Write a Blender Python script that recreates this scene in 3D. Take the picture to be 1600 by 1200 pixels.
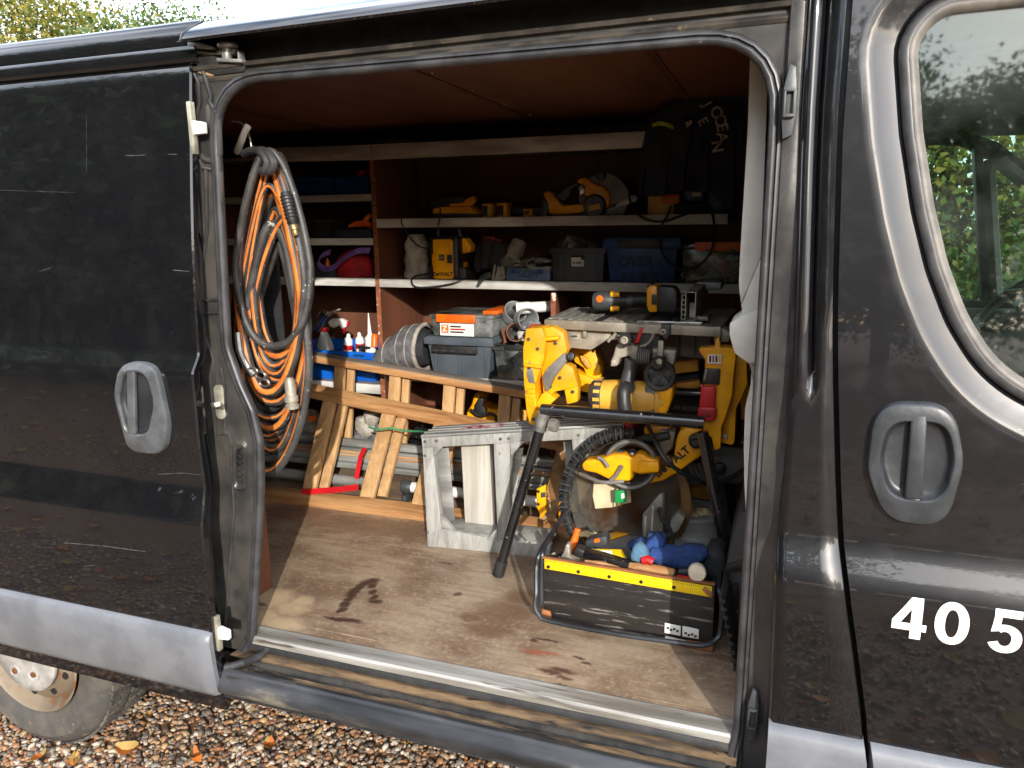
import bpy, bmesh, math, random
import numpy as np
from mathutils import Vector, Matrix
from math import radians as RAD, sin, cos, pi
random.seed(7); RNG = np.random.default_rng(7)
for _o in list(bpy.data.objects): bpy.data.objects.remove(_o)
S = bpy.context.scene
COL = S.collection

# ------------------------------------------------------------------ camera
CAM = (1.2775, -1.5332, 1.7016); YAW, PITCH, ROLL, FPX = -0.3397, 0.2131, -0.0112, 1157.75
def _rot():
    cy, sy = cos(YAW), sin(YAW); cp, sp = cos(PITCH), sin(PITCH)
    fwd = Vector((sy*cp, cy*cp, -sp)); right = Vector((cy, -sy, 0)); up = right.cross(fwd)
    c, s = cos(ROLL), sin(ROLL)
    return c*right + s*up, -s*right + c*up, fwd
RIGHT, UP, FWD = _rot()
cam = bpy.data.objects.new('camera', bpy.data.cameras.new('camera')); COL.objects.link(cam)
m = Matrix((RIGHT, UP, -FWD)).transposed().to_4x4(); m.translation = Vector(CAM)
cam.matrix_world = m
cam.data.sensor_fit = 'HORIZONTAL'; cam.data.sensor_width = 36; cam.data.lens = 36*FPX/1600
cam.data.clip_start = 0.05; cam.data.clip_end = 600
S.camera = cam

# ------------------------------------------------------------------ sky, sun, exposure
SUN_EL = RAD(19.4); SUN_DIR = Vector((0.485*cos(SUN_EL), -0.875*cos(SUN_EL), sin(SUN_EL)))
W = bpy.data.worlds.new('World'); S.world = W; W.use_nodes = True
nt = W.node_tree; bg = nt.nodes['Background']
sky = nt.nodes.new('ShaderNodeTexSky'); sky.sky_type = 'NISHITA'; sky.sun_disc = False
sky.sun_elevation = SUN_EL; sky.sun_rotation = math.atan2(SUN_DIR.x, SUN_DIR.y)
sky.air_density = 1.0; sky.dust_density = 1.5; sky.ozone_density = 1.0
tc = nt.nodes.new('ShaderNodeTexCoord'); mp = nt.nodes.new('ShaderNodeMapping'); mp.inputs['Scale'].default_value = (1.2, 1.2, 3.0)
nz = nt.nodes.new('ShaderNodeTexNoise'); nz.inputs['Scale'].default_value = 2.2; nz.inputs['Detail'].default_value = 7; nz.inputs['Roughness'].default_value = .6
rp = nt.nodes.new('ShaderNodeValToRGB'); rp.color_ramp.elements[0].position = .34; rp.color_ramp.elements[1].position = .62
mx = nt.nodes.new('ShaderNodeMixRGB'); mx.inputs['Color2'].default_value = (11.6, 12.1, 13.2, 1)
mul = nt.nodes.new('ShaderNodeMath'); mul.operation = 'MULTIPLY'; mul.inputs[1].default_value = .78
L = nt.links.new
L(tc.outputs['Generated'], mp.inputs[0]); L(mp.outputs[0], nz.inputs['Vector']); L(nz.outputs[0], rp.inputs[0])
L(rp.outputs[0], mul.inputs[0]); L(mul.outputs[0], mx.inputs['Fac']); L(sky.outputs[0], mx.inputs['Color1']); L(mx.outputs[0], bg.inputs['Color'])
bg.inputs['Strength'].default_value = 0.15
sun = bpy.data.objects.new('sun', bpy.data.lights.new('sun', 'SUN')); COL.objects.link(sun)
sun.data.energy = 2.05; sun.data.angle = RAD(0.55); sun.data.color = (1.0, 0.95, 0.88)
sun.rotation_euler = (-SUN_DIR).to_track_quat('-Z', 'Y').to_euler()
vs = S.view_settings; vs.view_transform = 'Standard'; vs.look = 'None'; vs.gamma = 1; vs.exposure = 1.38
try: vs.use_curve_mapping = False
except Exception: pass
S.cycles.max_bounces = 8; S.cycles.diffuse_bounces = 4; S.cycles.glossy_bounces = 4; S.cycles.transparent_max_bounces = 12
S.cycles.sample_clamp_indirect = 6; S.cycles.caustics_reflective = False; S.cycles.caustics_refractive = False

# ------------------------------------------------------------------ helpers
def P(px, py, X=None, Y=None, Z=None):
    """point of the place seen at photo pixel px,py that lies on the given plane"""
    d = RIGHT*((px-800)/FPX) - UP*((py-600)/FPX) + FWD
    c = Vector(CAM)
    if Y is not None: t = (Y-c.y)/d.y
    elif Z is not None: t = (Z-c.z)/d.z
    else: t = (X-c.x)/d.x
    return c + d*t
def V(*a): return Vector(a)
def hexc(r, g, b):
    f = lambda u: (u/255/12.92) if u/255 <= .04045 else ((u/255+.055)/1.055)**2.4
    return (f(r), f(g), f(b), 1)

class N:
    """tiny node helper for one material"""
    def __init__(s, name):
        s.m = bpy.data.materials.new(name); s.m.use_nodes = True
        s.t = s.m.node_tree; s.b = s.t.nodes['Principled BSDF']; s.out = s.t.nodes['Material Output']
        s.tc = s.t.nodes.new('ShaderNodeTexCoord')
    def n(s, kind, **kw):
        x = s.t.nodes.new(kind)
        for k, v in kw.items():
            if k.startswith('i_'): x.inputs[int(k[2:]) if k[2:].isdigit() else k[2:].replace('_', ' ')].default_value = v
            else: setattr(x, k, v)
        return x
    def l(s, a, b): s.t.links.new(a, b)
    def vec(s, scale=(1, 1, 1), rot=(0, 0, 0)):
        x = s.n('ShaderNodeMapping'); x.inputs['Scale'].default_value = scale; x.inputs['Rotation'].default_value = rot
        s.l(s.tc.outputs['Object'], x.inputs[0]); return x.outputs[0]
    def noise(s, scale, detail=4, rough=.55, stretch=(1, 1, 1), dist=0, rot=(0, 0, 0)):
        x = s.n('ShaderNodeTexNoise'); x.inputs['Scale'].default_value = scale; x.inputs['Detail'].default_value = detail
        x.inputs['Roughness'].default_value = rough; x.inputs['Distortion'].default_value = dist
        s.l(s.vec(stretch, rot), x.inputs['Vector']); return x.outputs[0]
    def ramp(s, fac, lo, hi):
        x = s.n('ShaderNodeMapRange'); x.inputs[1].default_value = lo; x.inputs[2].default_value = hi; x.interpolation_type = 'SMOOTHSTEP'
        s.l(fac, x.inputs[0]); return x.outputs[0]
    def mix(s, fac, a, b):
        x = s.n('ShaderNodeMixRGB')
        for i, v in ((0, fac), (1, a), (2, b)):
            if isinstance(v, (int, float)): x.inputs[i].default_value = v
            elif isinstance(v, tuple): x.inputs[i].default_value = v
            else: s.l(v, x.inputs[i])
        return x.outputs[0]
    def math(s, op, a, b=0.0):
        x = s.n('ShaderNodeMath', operation=op)
        for i, v in ((0, a), (1, b)):
            if isinstance(v, (int, float)): x.inputs[i].default_value = v
            else: s.l(v, x.inputs[i])
        return x.outputs[0]
    def set(s, col=None, rough=None, metal=None, coat=None, coat_r=None, spec=None, bump=None, bd=.002, bs=.5):
        for k, v in (('Base Color', col), ('Roughness', rough), ('Metallic', metal), ('Coat Weight', coat), ('Coat Roughness', coat_r), ('Specular IOR Level', spec)):
            if v is None: continue
            if isinstance(v, (int, float, tuple)): s.b.inputs[k].default_value = v
            else: s.l(v, s.b.inputs[k])
        if bump is not None:
            x = s.n('ShaderNodeBump'); x.inputs['Distance'].default_value = bd; x.inputs['Strength'].default_value = bs
            s.l(bump, x.inputs['Height']); s.l(x.outputs[0], s.b.inputs['Normal'])
        return s.m

def pm(name, c1, c2=None, scale=12, rough=.5, metal=0.0, stretch=(1, 1, 1), bump=.3, bd=.001, speck=None, sscale=60, samt=.62, sw=.05, coat=0, detail=5, rvar=.12, spec=.5, lo=.35, hi=.65):
    """worn surface: two tones on noise, optional specks (paint chips, dust), varied gloss, fine relief"""
    k = N(name)
    c2 = c2 or tuple(min(1, v*.72) for v in c1[:3])+(1,)
    n1 = k.noise(scale, detail, .6, stretch)
    col = k.mix(k.ramp(n1, lo, hi), c1, c2)
    if speck:
        n2 = k.noise(sscale, 6, .65, stretch)
        col = k.mix(k.ramp(n2, samt, samt+sw), col, speck)
    n3 = k.noise(scale*3.1, 4, .6, stretch)
    r = k.math('ADD', k.math('MULTIPLY', n3, 2*rvar), rough-rvar)
    return k.set(col, r, metal, coat, .08, spec, k.noise(scale*6, 3, .6, stretch) if bump else None, bd, bump or .1)

class MB:
    """collects shapes; build() links them as ONE mesh object"""
    def __init__(s): s.v = []; s.f = []; s.mi = []; s.cur = 0
    def mat(s, i): s.cur = i; return s
    def add(s, vs, fs):
        o = len(s.v); s.v += [tuple(p) for p in vs]
        for f in fs: s.f.append([o+i for i in f]); s.mi.append(s.cur)
        return s
    def box(s, c, size, M=None):
        c = Vector(c); h = Vector(size)/2; vs = []
        for x in (-1, 1):
            for y in (-1, 1):
                for z in (-1, 1):
                    d = Vector((x*h.x, y*h.y, z*h.z)); vs.append(c+(M @ d if M else d))
        return s.add(vs, [(0, 1, 3, 2), (4, 6, 7, 5), (0, 4, 5, 1), (2, 3, 7, 6), (0, 2, 6, 4), (1, 5, 7, 3)])
    def b2(s, a, b):
        a, b = Vector(a), Vector(b); return s.box((a+b)/2, [abs(x) for x in (b-a)])
    def bar(s, p0, p1, w, h, side=(0, 1, 0)):
        """beam p0->p1; w along `side`, h along the third axis"""
        p0, p1 = Vector(p0), Vector(p1); d = p1-p0; L_ = d.length; d.normalize()
        sd = Vector(side); sd = (sd-d*sd.dot(d)).normalized(); up = d.cross(sd)
        return s.box((p0+p1)/2, (L_, w, h), Matrix((d, sd, up)).transposed())
    def hexa(s, front, back):
        """front, back: 4 corners each in the same order"""
        vs = list(front)+list(back)
        return s.add(vs, [(0, 1, 2, 3), (7, 6, 5, 4), (0, 4, 5, 1), (1, 5, 6, 2), (2, 6, 7, 3), (3, 7, 4, 0)])
    def prism(s, pts, d):
        d = Vector(d); n = len(pts); a = [Vector(p) for p in pts]; b = [p+d for p in a]
        return s.add(a+b, [tuple(range(n)), tuple(range(2*n-1, n-1, -1))]+[(i, i+n, (i+1) % n+n, (i+1) % n) for i in range(n)])
    def tube(s, pts, r, n=8, closed=False, cap=True, mats=None, ups=None):
        pts = [Vector(p) for p in pts]; m_ = len(pts); rs = r if isinstance(r, (list, tuple)) else [r]*m_
        vs = []; fr = None
        for i in range(m_):
            a = pts[(i-1) % m_] if (closed or i > 0) else pts[i]; b = pts[(i+1) % m_] if (closed or i < m_-1) else pts[i]
            t = (b-a).normalized()
            if fr is None:
                u = Vector(ups) if ups else (Vector((0, 1, 0)) if abs(t.y) < .9 else Vector((1, 0, 0)))
            else: u = fr
            u = (u-t*u.dot(t)).normalized(); w = t.cross(u); fr = u
            for k in range(n):
                a_ = 2*pi*k/n; vs.append(pts[i]+(u*cos(a_)+w*sin(a_))*rs[i])
        o = len(s.v); s.v += [tuple(p) for p in vs]
        for i in range(m_ if closed else m_-1):
            j = (i+1) % m_
            for k in range(n):
                s.f.append([o+i*n+k, o+j*n+k, o+j*n+(k+1) % n, o+i*n+(k+1) % n]); s.mi.append(mats[k] if mats else s.cur)
        if cap and not closed:
            s.f.append([o+k for k in range(n)][::-1]); s.mi.append(s.cur)
            s.f.append([o+(m_-1)*n+k for k in range(n)]); s.mi.append(s.cur)
        return s
    def cyl(s, p0, p1, r, n=16, r2=None): return s.tube([p0, p1], [r, r if r2 is None else r2], n)
    def lathe(s, base, axis, prof, n=24, cap=True):
        """prof: list of (radius, height along axis)"""
        base = Vector(base); a = Vector(axis).normalized(); u = a.orthogonal().normalized(); w = a.cross(u)
        vs = [base+a*h+(u*cos(2*pi*k/n)+w*sin(2*pi*k/n))*r for r, h in prof for k in range(n)]
        fs = [(i*n+k, i*n+(k+1) % n, (i+1)*n+(k+1) % n, (i+1)*n+k) for i in range(len(prof)-1) for k in range(n)]
        if cap: fs += [tuple(range(n))[::-1], tuple((len(prof)-1)*n+k for k in range(n))]
        return s.add(vs, fs)
    def loft(s, loops, closed=True, cap0=False, cap1=False):
        n = len(loops[0]); vs = [p for lp in loops for p in lp]
        fs = [(i*n+k, i*n+(k+1) % n, (i+1)*n+(k+1) % n, (i+1)*n+k) for i in range(len(loops)-1) for k in range(n if closed else n-1)]
        if cap0: fs.append(tuple(range(n))[::-1])
        if cap1: fs.append(tuple((len(loops)-1)*n+k for k in range(n)))
        return s.add(vs, fs)
    def blob(s, c, rx, ry, rz, seed=0, amp=.12, nu=12, nv=8, M=None):
        rg = random.Random(seed); ph = [rg.uniform(0, 6.28) for _ in range(8)]
        vs = []
        for j in range(nv+1):
            th = pi*j/nv
            for i in range(nu):
                a = 2*pi*i/nu
                q = 1+amp*(sin(3*a+ph[0])*sin(2*th+ph[1])+sin(2*a+ph[2])*cos(3*th+ph[3])+.6*sin(5*a+ph[4]+4*th))
                d = Vector((rx*sin(th)*cos(a)*q, ry*sin(th)*sin(a)*q, rz*cos(th)*q)); vs.append(Vector(c)+(M @ d if M else d))
        fs = [(j*nu+i, (j+1)*nu+i, (j+1)*nu+(i+1) % nu, j*nu+(i+1) % nu) for j in range(nv) for i in range(nu)]
        return s.add(vs, fs)
    def build(s, name, mats, parent=None, bevel=0, seg=2, ang=38, smooth=True, kind=None, label=None):
        me = bpy.data.meshes.new(name)
        off = Vector((0, 0, 0)); p = parent
        while p is not None: off += p.location; p = p.parent
        me.from_pydata([(a-off.x, b-off.y, c-off.z) for a, b, c in s.v], [], s.f)
        mats = mats if isinstance(mats, (list, tuple)) else [mats]
        for x in mats: me.materials.append(x)
        me.polygons.foreach_set('material_index', s.mi)
        bm = bmesh.new(); bm.from_mesh(me)
        bmesh.ops.recalc_face_normals(bm, faces=bm.faces)
        if bevel:
            ed = [e for e in bm.edges if len(e.link_faces) == 2 and e.calc_face_angle(0) > RAD(35)]
            if ed: bmesh.ops.bevel(bm, geom=ed, offset=bevel, segments=seg, affect='EDGES', profile=.5, clamp_overlap=True)
        bm.to_mesh(me); bm.free()
        if smooth:
            me.polygons.foreach_set('use_smooth', [True]*len(me.polygons)); me.set_sharp_from_angle(angle=RAD(ang))
        o = bpy.data.objects.new(name, me); COL.objects.link(o)
        if parent is not None: o.parent = parent
        if kind: o['kind'] = kind
        if label: o['label'] = label
        return o

def T(name, label, cat, loc=(0, 0, 0), group=None):
    o = bpy.data.objects.new(name, None); COL.objects.link(o); o.location = loc; o.empty_display_size = .05
    o['label'] = label; o['category'] = cat
    if group: o['group'] = group
    return o
def tag(o, label, cat, group=None):
    o['label'] = label; o['category'] = cat
    if group: o['group'] = group
    return o
def copy_tree(o, loc, label=None, rotz=None):
    c = o.copy(); COL.objects.link(c); c.location = loc
    if rotz is not None: c.rotation_euler = (0, 0, rotz)
    if label: c['label'] = label
    for ch in list(o.children):
        d = ch.copy(); COL.objects.link(d); d.parent = c
        for g in list(ch.children):
            e = g.copy(); COL.objects.link(e); e.parent = d
    return c
def rpoly(pts, r, n=6):
    """closed polygon with rounded corners; pts 2D; r number or list"""
    out = []; m_ = len(pts)
    for i in range(m_):
        p = Vector(pts[i]); a = Vector(pts[i-1]); b = Vector(pts[(i+1) % m_]); rr = r[i] if isinstance(r, (list, tuple)) else r
        u = (a-p); w = (b-p); lu, lw = u.length, w.length; u.normalize(); w.normalize()
        ang = math.acos(max(-1, min(1, u.dot(w)))); t = min(rr/math.tan(ang/2), lu*.49, lw*.49)
        for k in range(n+1):
            q = k/n; p0, p2 = p+u*t, p+w*t
            out.append(p0*(1-q)**2+p*2*q*(1-q)+p2*q*q)
    return out
def offs(lp, d):
    """offset a closed 2D loop outwards (counter-clockwise loop)"""
    n = len(lp); out = []
    area = sum(lp[i].x*lp[(i+1) % n].y-lp[(i+1) % n].x*lp[i].y for i in range(n))
    sg = 1 if area > 0 else -1
    for i in range(n):
        t = lp[(i+1) % n]-lp[i-1]
        if t.length < 1e-9: t = Vector((1, 0))
        t.normalize(); out.append(lp[i]+Vector((t.y, -t.x))*d*sg)
    return out
def xz(lp, y): return [Vector((p.x, y, p.y)) for p in lp]
def text(name, s, mat, org, u, v, size, parent, bold=.0, ext=.0004, shear=0, align='CENTER'):
    cu = bpy.data.curves.new(name, 'FONT'); cu.body = s; cu.size = size; cu.offset = bold*size; cu.extrude = ext; cu.align_x = align; cu.align_y = 'CENTER'; cu.shear = shear; cu.resolution_u = 4
    o = bpy.data.objects.new(name, cu); COL.objects.link(o)
    bpy.context.view_layer.update()
    me = bpy.data.meshes.new_from_object(o.evaluated_get(bpy.context.evaluated_depsgraph_get()))
    bpy.data.objects.remove(o); bpy.data.curves.remove(cu)
    u = Vector(u).normalized(); v = Vector(v); v = (v-u*v.dot(u)).normalized(); w = u.cross(v)
    off = Vector((0, 0, 0)); p = parent
    while p is not None: off += p.location; p = p.parent
    M = Matrix((u, v, w)).transposed().to_4x4(); M.translation = Vector(org)-off
    me.transform(M); me.materials.clear(); me.materials.append(mat)
    o = bpy.data.objects.new(name, me); COL.objects.link(o); o.parent = parent
    return o
# ------------------------------------------------------------------ materials
def paint_mat(name, base, haze=.035):
    k = N(name)
    fl = k.noise(900, 2, .5)
    n1 = k.noise(9, 8, .7, (1, 1, 1.5), .4); dust = k.ramp(n1, .42, .72)
    sp = k.ramp(k.noise(140, 4, .7), .72, .76)
    sc1 = k.ramp(k.noise(30, 5, .7, (.06, 1, 2.6), .3), .70, .715)
    sc2 = k.ramp(k.noise(22, 4, .7, (.9, 1, .05), .3, (0, .5, 0)), .735, .745)
    scr = k.math('MAXIMUM', sc1, sc2)
    col = k.mix(k.ramp(fl, .45, .7), base, tuple(v*1.9 for v in base[:3])+(1,))
    col = k.mix(k.math('MULTIPLY', dust, haze), col, (.10, .095, .085, 1))
    col = k.mix(k.math('MULTIPLY', scr, .0), col, (.30, .30, .30, 1))
    col = k.mix(k.math('MULTIPLY', sp, .8), col, (.5, .5, .48, 1))
    r = k.math('ADD', k.math('MULTIPLY', dust, .10), .10)
    k.set(col, r, 0.0, 1.0, k.math('MULTIPLY', dust, .03), .22, k.noise(3.2, 2, .5), .0006, .3)
    return k.m
M_PAINT = paint_mat('black_paint', (.005, .005, .006, 1))
def flake_mat(name):
    """black metallic lacquer: flakes under a clear coat"""
    k = N(name); fl = k.noise(1100, 2, .6); dust = k.ramp(k.noise(11, 8, .72, (1, 1, 1.4), .5), .45, .78)
    sp = k.ramp(k.noise(150, 4, .7), .735, .76); sc1 = k.ramp(k.noise(30, 5, .7, (.05, 1, 2.6), .3), .715, .725)
    col = k.mix(k.ramp(fl, .35, .75), (.004, .004, .005, 1), (.012, .0125, .016, 1))
    col = k.mix(k.math('MULTIPLY', dust, .05), col, (.12, .115, .105, 1)); col = k.mix(k.math('MULTIPLY', k.math('MAXIMUM', sc1, sp), .4), col, (.4, .4, .4, 1))
    return k.set(col, k.math('ADD', k.math('MULTIPLY', dust, .10), .33), .38, 1.0, k.math('ADD', k.math('MULTIPLY', dust, .03), .018), .3, k.noise(3.2, 2, .5), .0005, .3)
M_PAINT_G = flake_mat('black_flake_paint')
M_JAMB = pm('dirty_jamb_paint', hexc(44, 43, 43), hexc(70, 67, 62), 8, .36, speck=hexc(132, 120, 100), sscale=13, samt=.62, sw=.25, coat=.25, bump=.2)
M_JAMB_D = pm('black_jamb_metal', hexc(40, 40, 41), hexc(66, 64, 61), 9, .3, speck=hexc(150, 140, 125), sscale=70, samt=.72, coat=.2)
M_SAND = pm('dirt_on_sill', hexc(146, 118, 84), hexc(66, 56, 46), 9, .9, stretch=(.5, 2, 2), speck=hexc(36, 35, 34), sscale=14, samt=.54, sw=.10, bump=.7, bd=.003)
M_RUBBER = pm('grey_rubber', hexc(66, 66, 67), hexc(44, 44, 45), 14, .38, bump=.2, speck=hexc(150, 146, 138), sscale=40, samt=.66, sw=.15)
M_SEALTAN = pm('weathered_rubber', hexc(112, 106, 98), hexc(86, 82, 78), 18, .5, bump=.2)
M_BLKRUB = pm('black_rubber', hexc(26, 26, 27), hexc(44, 43, 42), 20, .5)
M_SILL = pm('black_sill_plastic', hexc(28, 29, 31), hexc(64, 65, 68), 7, .36, stretch=(.3, 1, 1), speck=hexc(130, 122, 108), sscale=12, samt=.53, sw=.25, coat=.1)
M_MOULD = pm('grey_moulding_plastic', hexc(112, 114, 118), hexc(98, 100, 104), 9, .40, speck=hexc(180, 182, 185), sscale=50, samt=.7, bump=.15)
M_HANDLE = pm('grey_handle_plastic', hexc(84, 86, 88), hexc(66, 68, 70), 20, .32, bump=.25, speck=hexc(160, 158, 150), sscale=60, samt=.68, sw=.1)
M_HANDLE_D = pm('dark_handle_plastic', hexc(56, 58, 61), hexc(44, 46, 48), 20, .36, bump=.25, speck=hexc(120, 118, 112), sscale=90, samt=.68, sw=.1)
M_ALU = pm('aluminium_strip', hexc(186, 183, 176), hexc(132, 126, 116), 10, .5, .4, (.2, 3, 3), speck=hexc(84, 74, 62), sscale=16, samt=.57, sw=.12)
M_ALU_D = pm('dull_aluminium', hexc(176, 176, 172), hexc(128, 128, 124), 8, .5, .45, (.2, 2, 2), speck=hexc(84, 82, 78), sscale=30, samt=.66, sw=.1)
M_GALV = pm('galvanised_steel', hexc(168, 166, 160), hexc(122, 120, 116), 24, .42, .6, speck=hexc(84, 80, 74), sscale=40, samt=.66, sw=.1)
M_ZINC = pm('zinc_latch', hexc(200, 196, 176), hexc(150, 146, 130), 20, .38, .5)
M_PLY = pm('brown_film_ply', hexc(118, 74, 53), hexc(92, 58, 43), 5, .5, stretch=(1, 1, .2), speck=hexc(190, 150, 118), sscale=70, samt=.71, sw=.03, bump=.2, spec=.35)
M_PLY_CEIL = pm('ceiling_ply', hexc(132, 86, 62), hexc(104, 66, 48), 3, .4, stretch=(1, .3, 1), bump=.15)
M_PLY_EDGE = pm('ply_edge', hexc(152, 92, 62), hexc(120, 66, 42), 30, .7, speck=hexc(226, 212, 196), sscale=34, samt=.60, sw=.05)
M_STRIP = pm('shelf_edge_strip', hexc(206, 204, 198), hexc(160, 156, 148), 9, .55, .1, (.4, 2, 2), speck=hexc(70, 66, 60), sscale=60, samt=.68, sw=.06)
M_SHELF = pm('grey_shelf_board', hexc(150, 140, 128), hexc(110, 98, 86), 8, .6)
M_DARK = pm('dark_lining', hexc(30, 28, 27), hexc(22, 21, 21), 6, .8)
M_WHITE = pm('offwhite_plastic', hexc(222, 218, 208), hexc(196, 192, 180), 6, .42, speck=hexc(120, 112, 100), sscale=26, samt=.7, sw=.06, bump=.12)
def wood(name, c1, c2, stretch, rough=.6, dirt=hexc(70, 56, 42), damt=.64):
    k = N(name)
    w = k.noise(26, 5, .65, stretch, .6); g = k.noise(90, 3, .6, stretch)
    col = k.mix(k.ramp(w, .34, .66), c1, c2)
    col = k.mix(k.math('MULTIPLY', k.ramp(g, .5, .75), .35), col, tuple(v*.5 for v in c2[:3])+(1,))
    col = k.mix(k.ramp(k.noise(24, 6, .7), damt, damt+.1), col, dirt)
    return k.set(col, rough, 0, 0, .1, .35, g, .001, .5)
M_WOODX = wood('ladder_wood_long', hexc(190, 146, 98), hexc(154, 108, 68), (.08, 1, 1))
M_WOODZ = wood('ladder_wood_step', hexc(192, 156, 110), hexc(166, 128, 86), (1, 1, .07))
M_WOODG = wood('weathered_wood', hexc(150, 140, 128), hexc(112, 100, 88), (.08, 1, 1))
M_STOOL = wood('painted_alu_stool', hexc(162, 161, 156), hexc(130, 129, 124), (1, 1, .2), .42, hexc(120, 108, 92), .66)
M_BOARD = wood('whitewashed_board', hexc(184, 180, 170), hexc(162, 156, 144), (1, 1, .06), .6, hexc(160, 140, 110), .72)
YEL, YEL2 = hexc(250, 178, 8), hexc(226, 150, 6)
M_YEL = pm('yellow_plastic', YEL, YEL2, 9, .36, speck=hexc(150, 116, 54), sscale=48, samt=.645, sw=.08, bump=.15)
M_YELW = pm('scuffed_yellow_plastic', hexc(244, 176, 14), hexc(214, 144, 8), 7, .42, speck=hexc(168, 140, 84), sscale=26, samt=.62, sw=.08, bump=.35, bd=.0015)
M_YELD = pm('dusty_yellow_plastic', hexc(226, 170, 60), hexc(198, 148, 62), 9, .5, speck=hexc(120, 96, 56), sscale=40, samt=.62, sw=.08)
M_BLK = pm('black_plastic', hexc(30, 30, 31), hexc(44, 43, 42), 18, .45, speck=hexc(104, 100, 92), sscale=50, samt=.63, sw=.08)
M_BLKGLOSS = pm('chipped_black_enamel', hexc(20, 20, 22), hexc(36, 35, 35), 9, .22, speck=hexc(176, 170, 160), sscale=60, samt=.64, sw=.05, coat=.5)
M_GREY = pm('grey_tool_plastic', hexc(120, 118, 112), hexc(98, 96, 90), 12, .5, speck=hexc(170, 160, 140), sscale=40, samt=.60, sw=.1)
M_GREYD = pm('dark_grey_plastic', hexc(66, 68, 70), hexc(52, 54, 56), 12, .45, speck=hexc(130, 128, 122), sscale=60, samt=.7, sw=.05)
M_TUB = pm('grey_tub_plastic', hexc(84, 92, 100), hexc(70, 78, 86), 7, .36, bump=.1)
M_CAST = pm('cast_alloy', hexc(176, 168, 152), hexc(138, 130, 116), 14, .5, .35, speck=hexc(84, 74, 60), sscale=40, samt=.66, sw=.1)
M_STEEL = pm('steel', hexc(176, 174, 170), hexc(130, 128, 124), 30, .3, .85)
M_RED = pm('red_plastic', hexc(196, 28, 34), hexc(168, 20, 28), 12, .4)
M_REDF = pm('red_cloth', hexc(176, 16, 30), hexc(140, 10, 24), 20, .8, bump=.5)
M_BLUE = pm('blue_crate_plastic', hexc(14, 104, 208), hexc(10, 84, 180), 7, .35, bump=.1)
M_BLUED = pm('dark_blue_plastic', hexc(24, 70, 132), hexc(18, 56, 110), 7, .4)
M_ORANGE = pm('orange_plastic', hexc(240, 112, 26), hexc(216, 92, 18), 9, .4)
M_WPLAST = pm('white_plastic', hexc(236, 234, 230), hexc(216, 214, 208), 9, .35, bump=.1)
M_PIPE = pm('grey_pipe_plastic', hexc(150, 154, 154), hexc(126, 130, 130), 10, .4, speck=hexc(90, 86, 80), sscale=40, samt=.7, sw=.06)
M_HOSE = pm('black_hose', hexc(44, 43, 42), hexc(70, 68, 66), 16, .5, speck=hexc(170, 164, 150), sscale=46, samt=.63, sw=.06)
M_HOSEO = pm('orange_hose_stripe', hexc(212, 126, 52), hexc(182, 98, 40), 18, .5, speck=hexc(84, 60, 40), sscale=46, samt=.68, sw=.06)
M_FABG = pm('grey_quilted_fabric', hexc(104, 104, 106), hexc(78, 78, 80), 30, .9, bump=.6, bd=.002)
M_FABK = pm('black_fabric', hexc(24, 24, 27), hexc(38, 38, 42), 20, .85, bump=.5, bd=.002)
M_NAVY = pm('navy_jacket_cloth', hexc(26, 28, 38), hexc(40, 42, 52), 14, .85, bump=.5, bd=.003)
M_CLOTH = pm('offwhite_cloth', hexc(176, 168, 158), hexc(136, 128, 118), 20, .9, bump=.6, bd=.003)
M_DENIM = pm('blue_glove_cloth', hexc(44, 74, 132), hexc(30, 52, 98), 13, .95, bump=.9, bd=.006)
M_DENIML = pm('faded_blue_cloth', hexc(84, 122, 146), hexc(62, 94, 118), 13, .95, bump=.9, bd=.006)
M_WAND = wood('hammer_handle_wood', hexc(196, 152, 104), hexc(160, 112, 68), (.1, 1, 1))
M_TOTE = pm('black_scuffed_wood', hexc(34, 32, 31), hexc(50, 46, 44), 10, .42, stretch=(.15, 1, 1.6), speck=hexc(130, 124, 118), sscale=52, samt=.575, sw=.1, coat=.1)
M_RAWEDGE = wood('bare_wood_edge', hexc(160, 104, 66), hexc(116, 70, 42), (.15, 1, 1))
M_CARD = pm('brown_cardboard', hexc(130, 104, 80), hexc(110, 86, 64), 6, .8)
M_RULER = pm('yellow_ruler', hexc(246, 206, 22), hexc(228, 184, 18), 8, .45)
M_SAWDUST = pm('pale_sawdust', hexc(206, 184, 140), hexc(180, 156, 110), 40, .95, bump=.8)
M_MILKY = pm('milky_plastic', hexc(186, 190, 190), hexc(160, 166, 168), 8, .3, bump=.05)
M_GREEN = pm('green_tag_plastic', hexc(30, 160, 84), hexc(24, 140, 70), 12, .5)
M_PURPLE = pm('purple_strap_webbing', hexc(128, 96, 170), hexc(106, 78, 146), 40, .7)
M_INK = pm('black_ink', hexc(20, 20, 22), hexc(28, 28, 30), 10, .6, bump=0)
M_PAPER = pm('white_label', hexc(232, 230, 224), hexc(214, 212, 206), 10, .6, bump=0)
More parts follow.
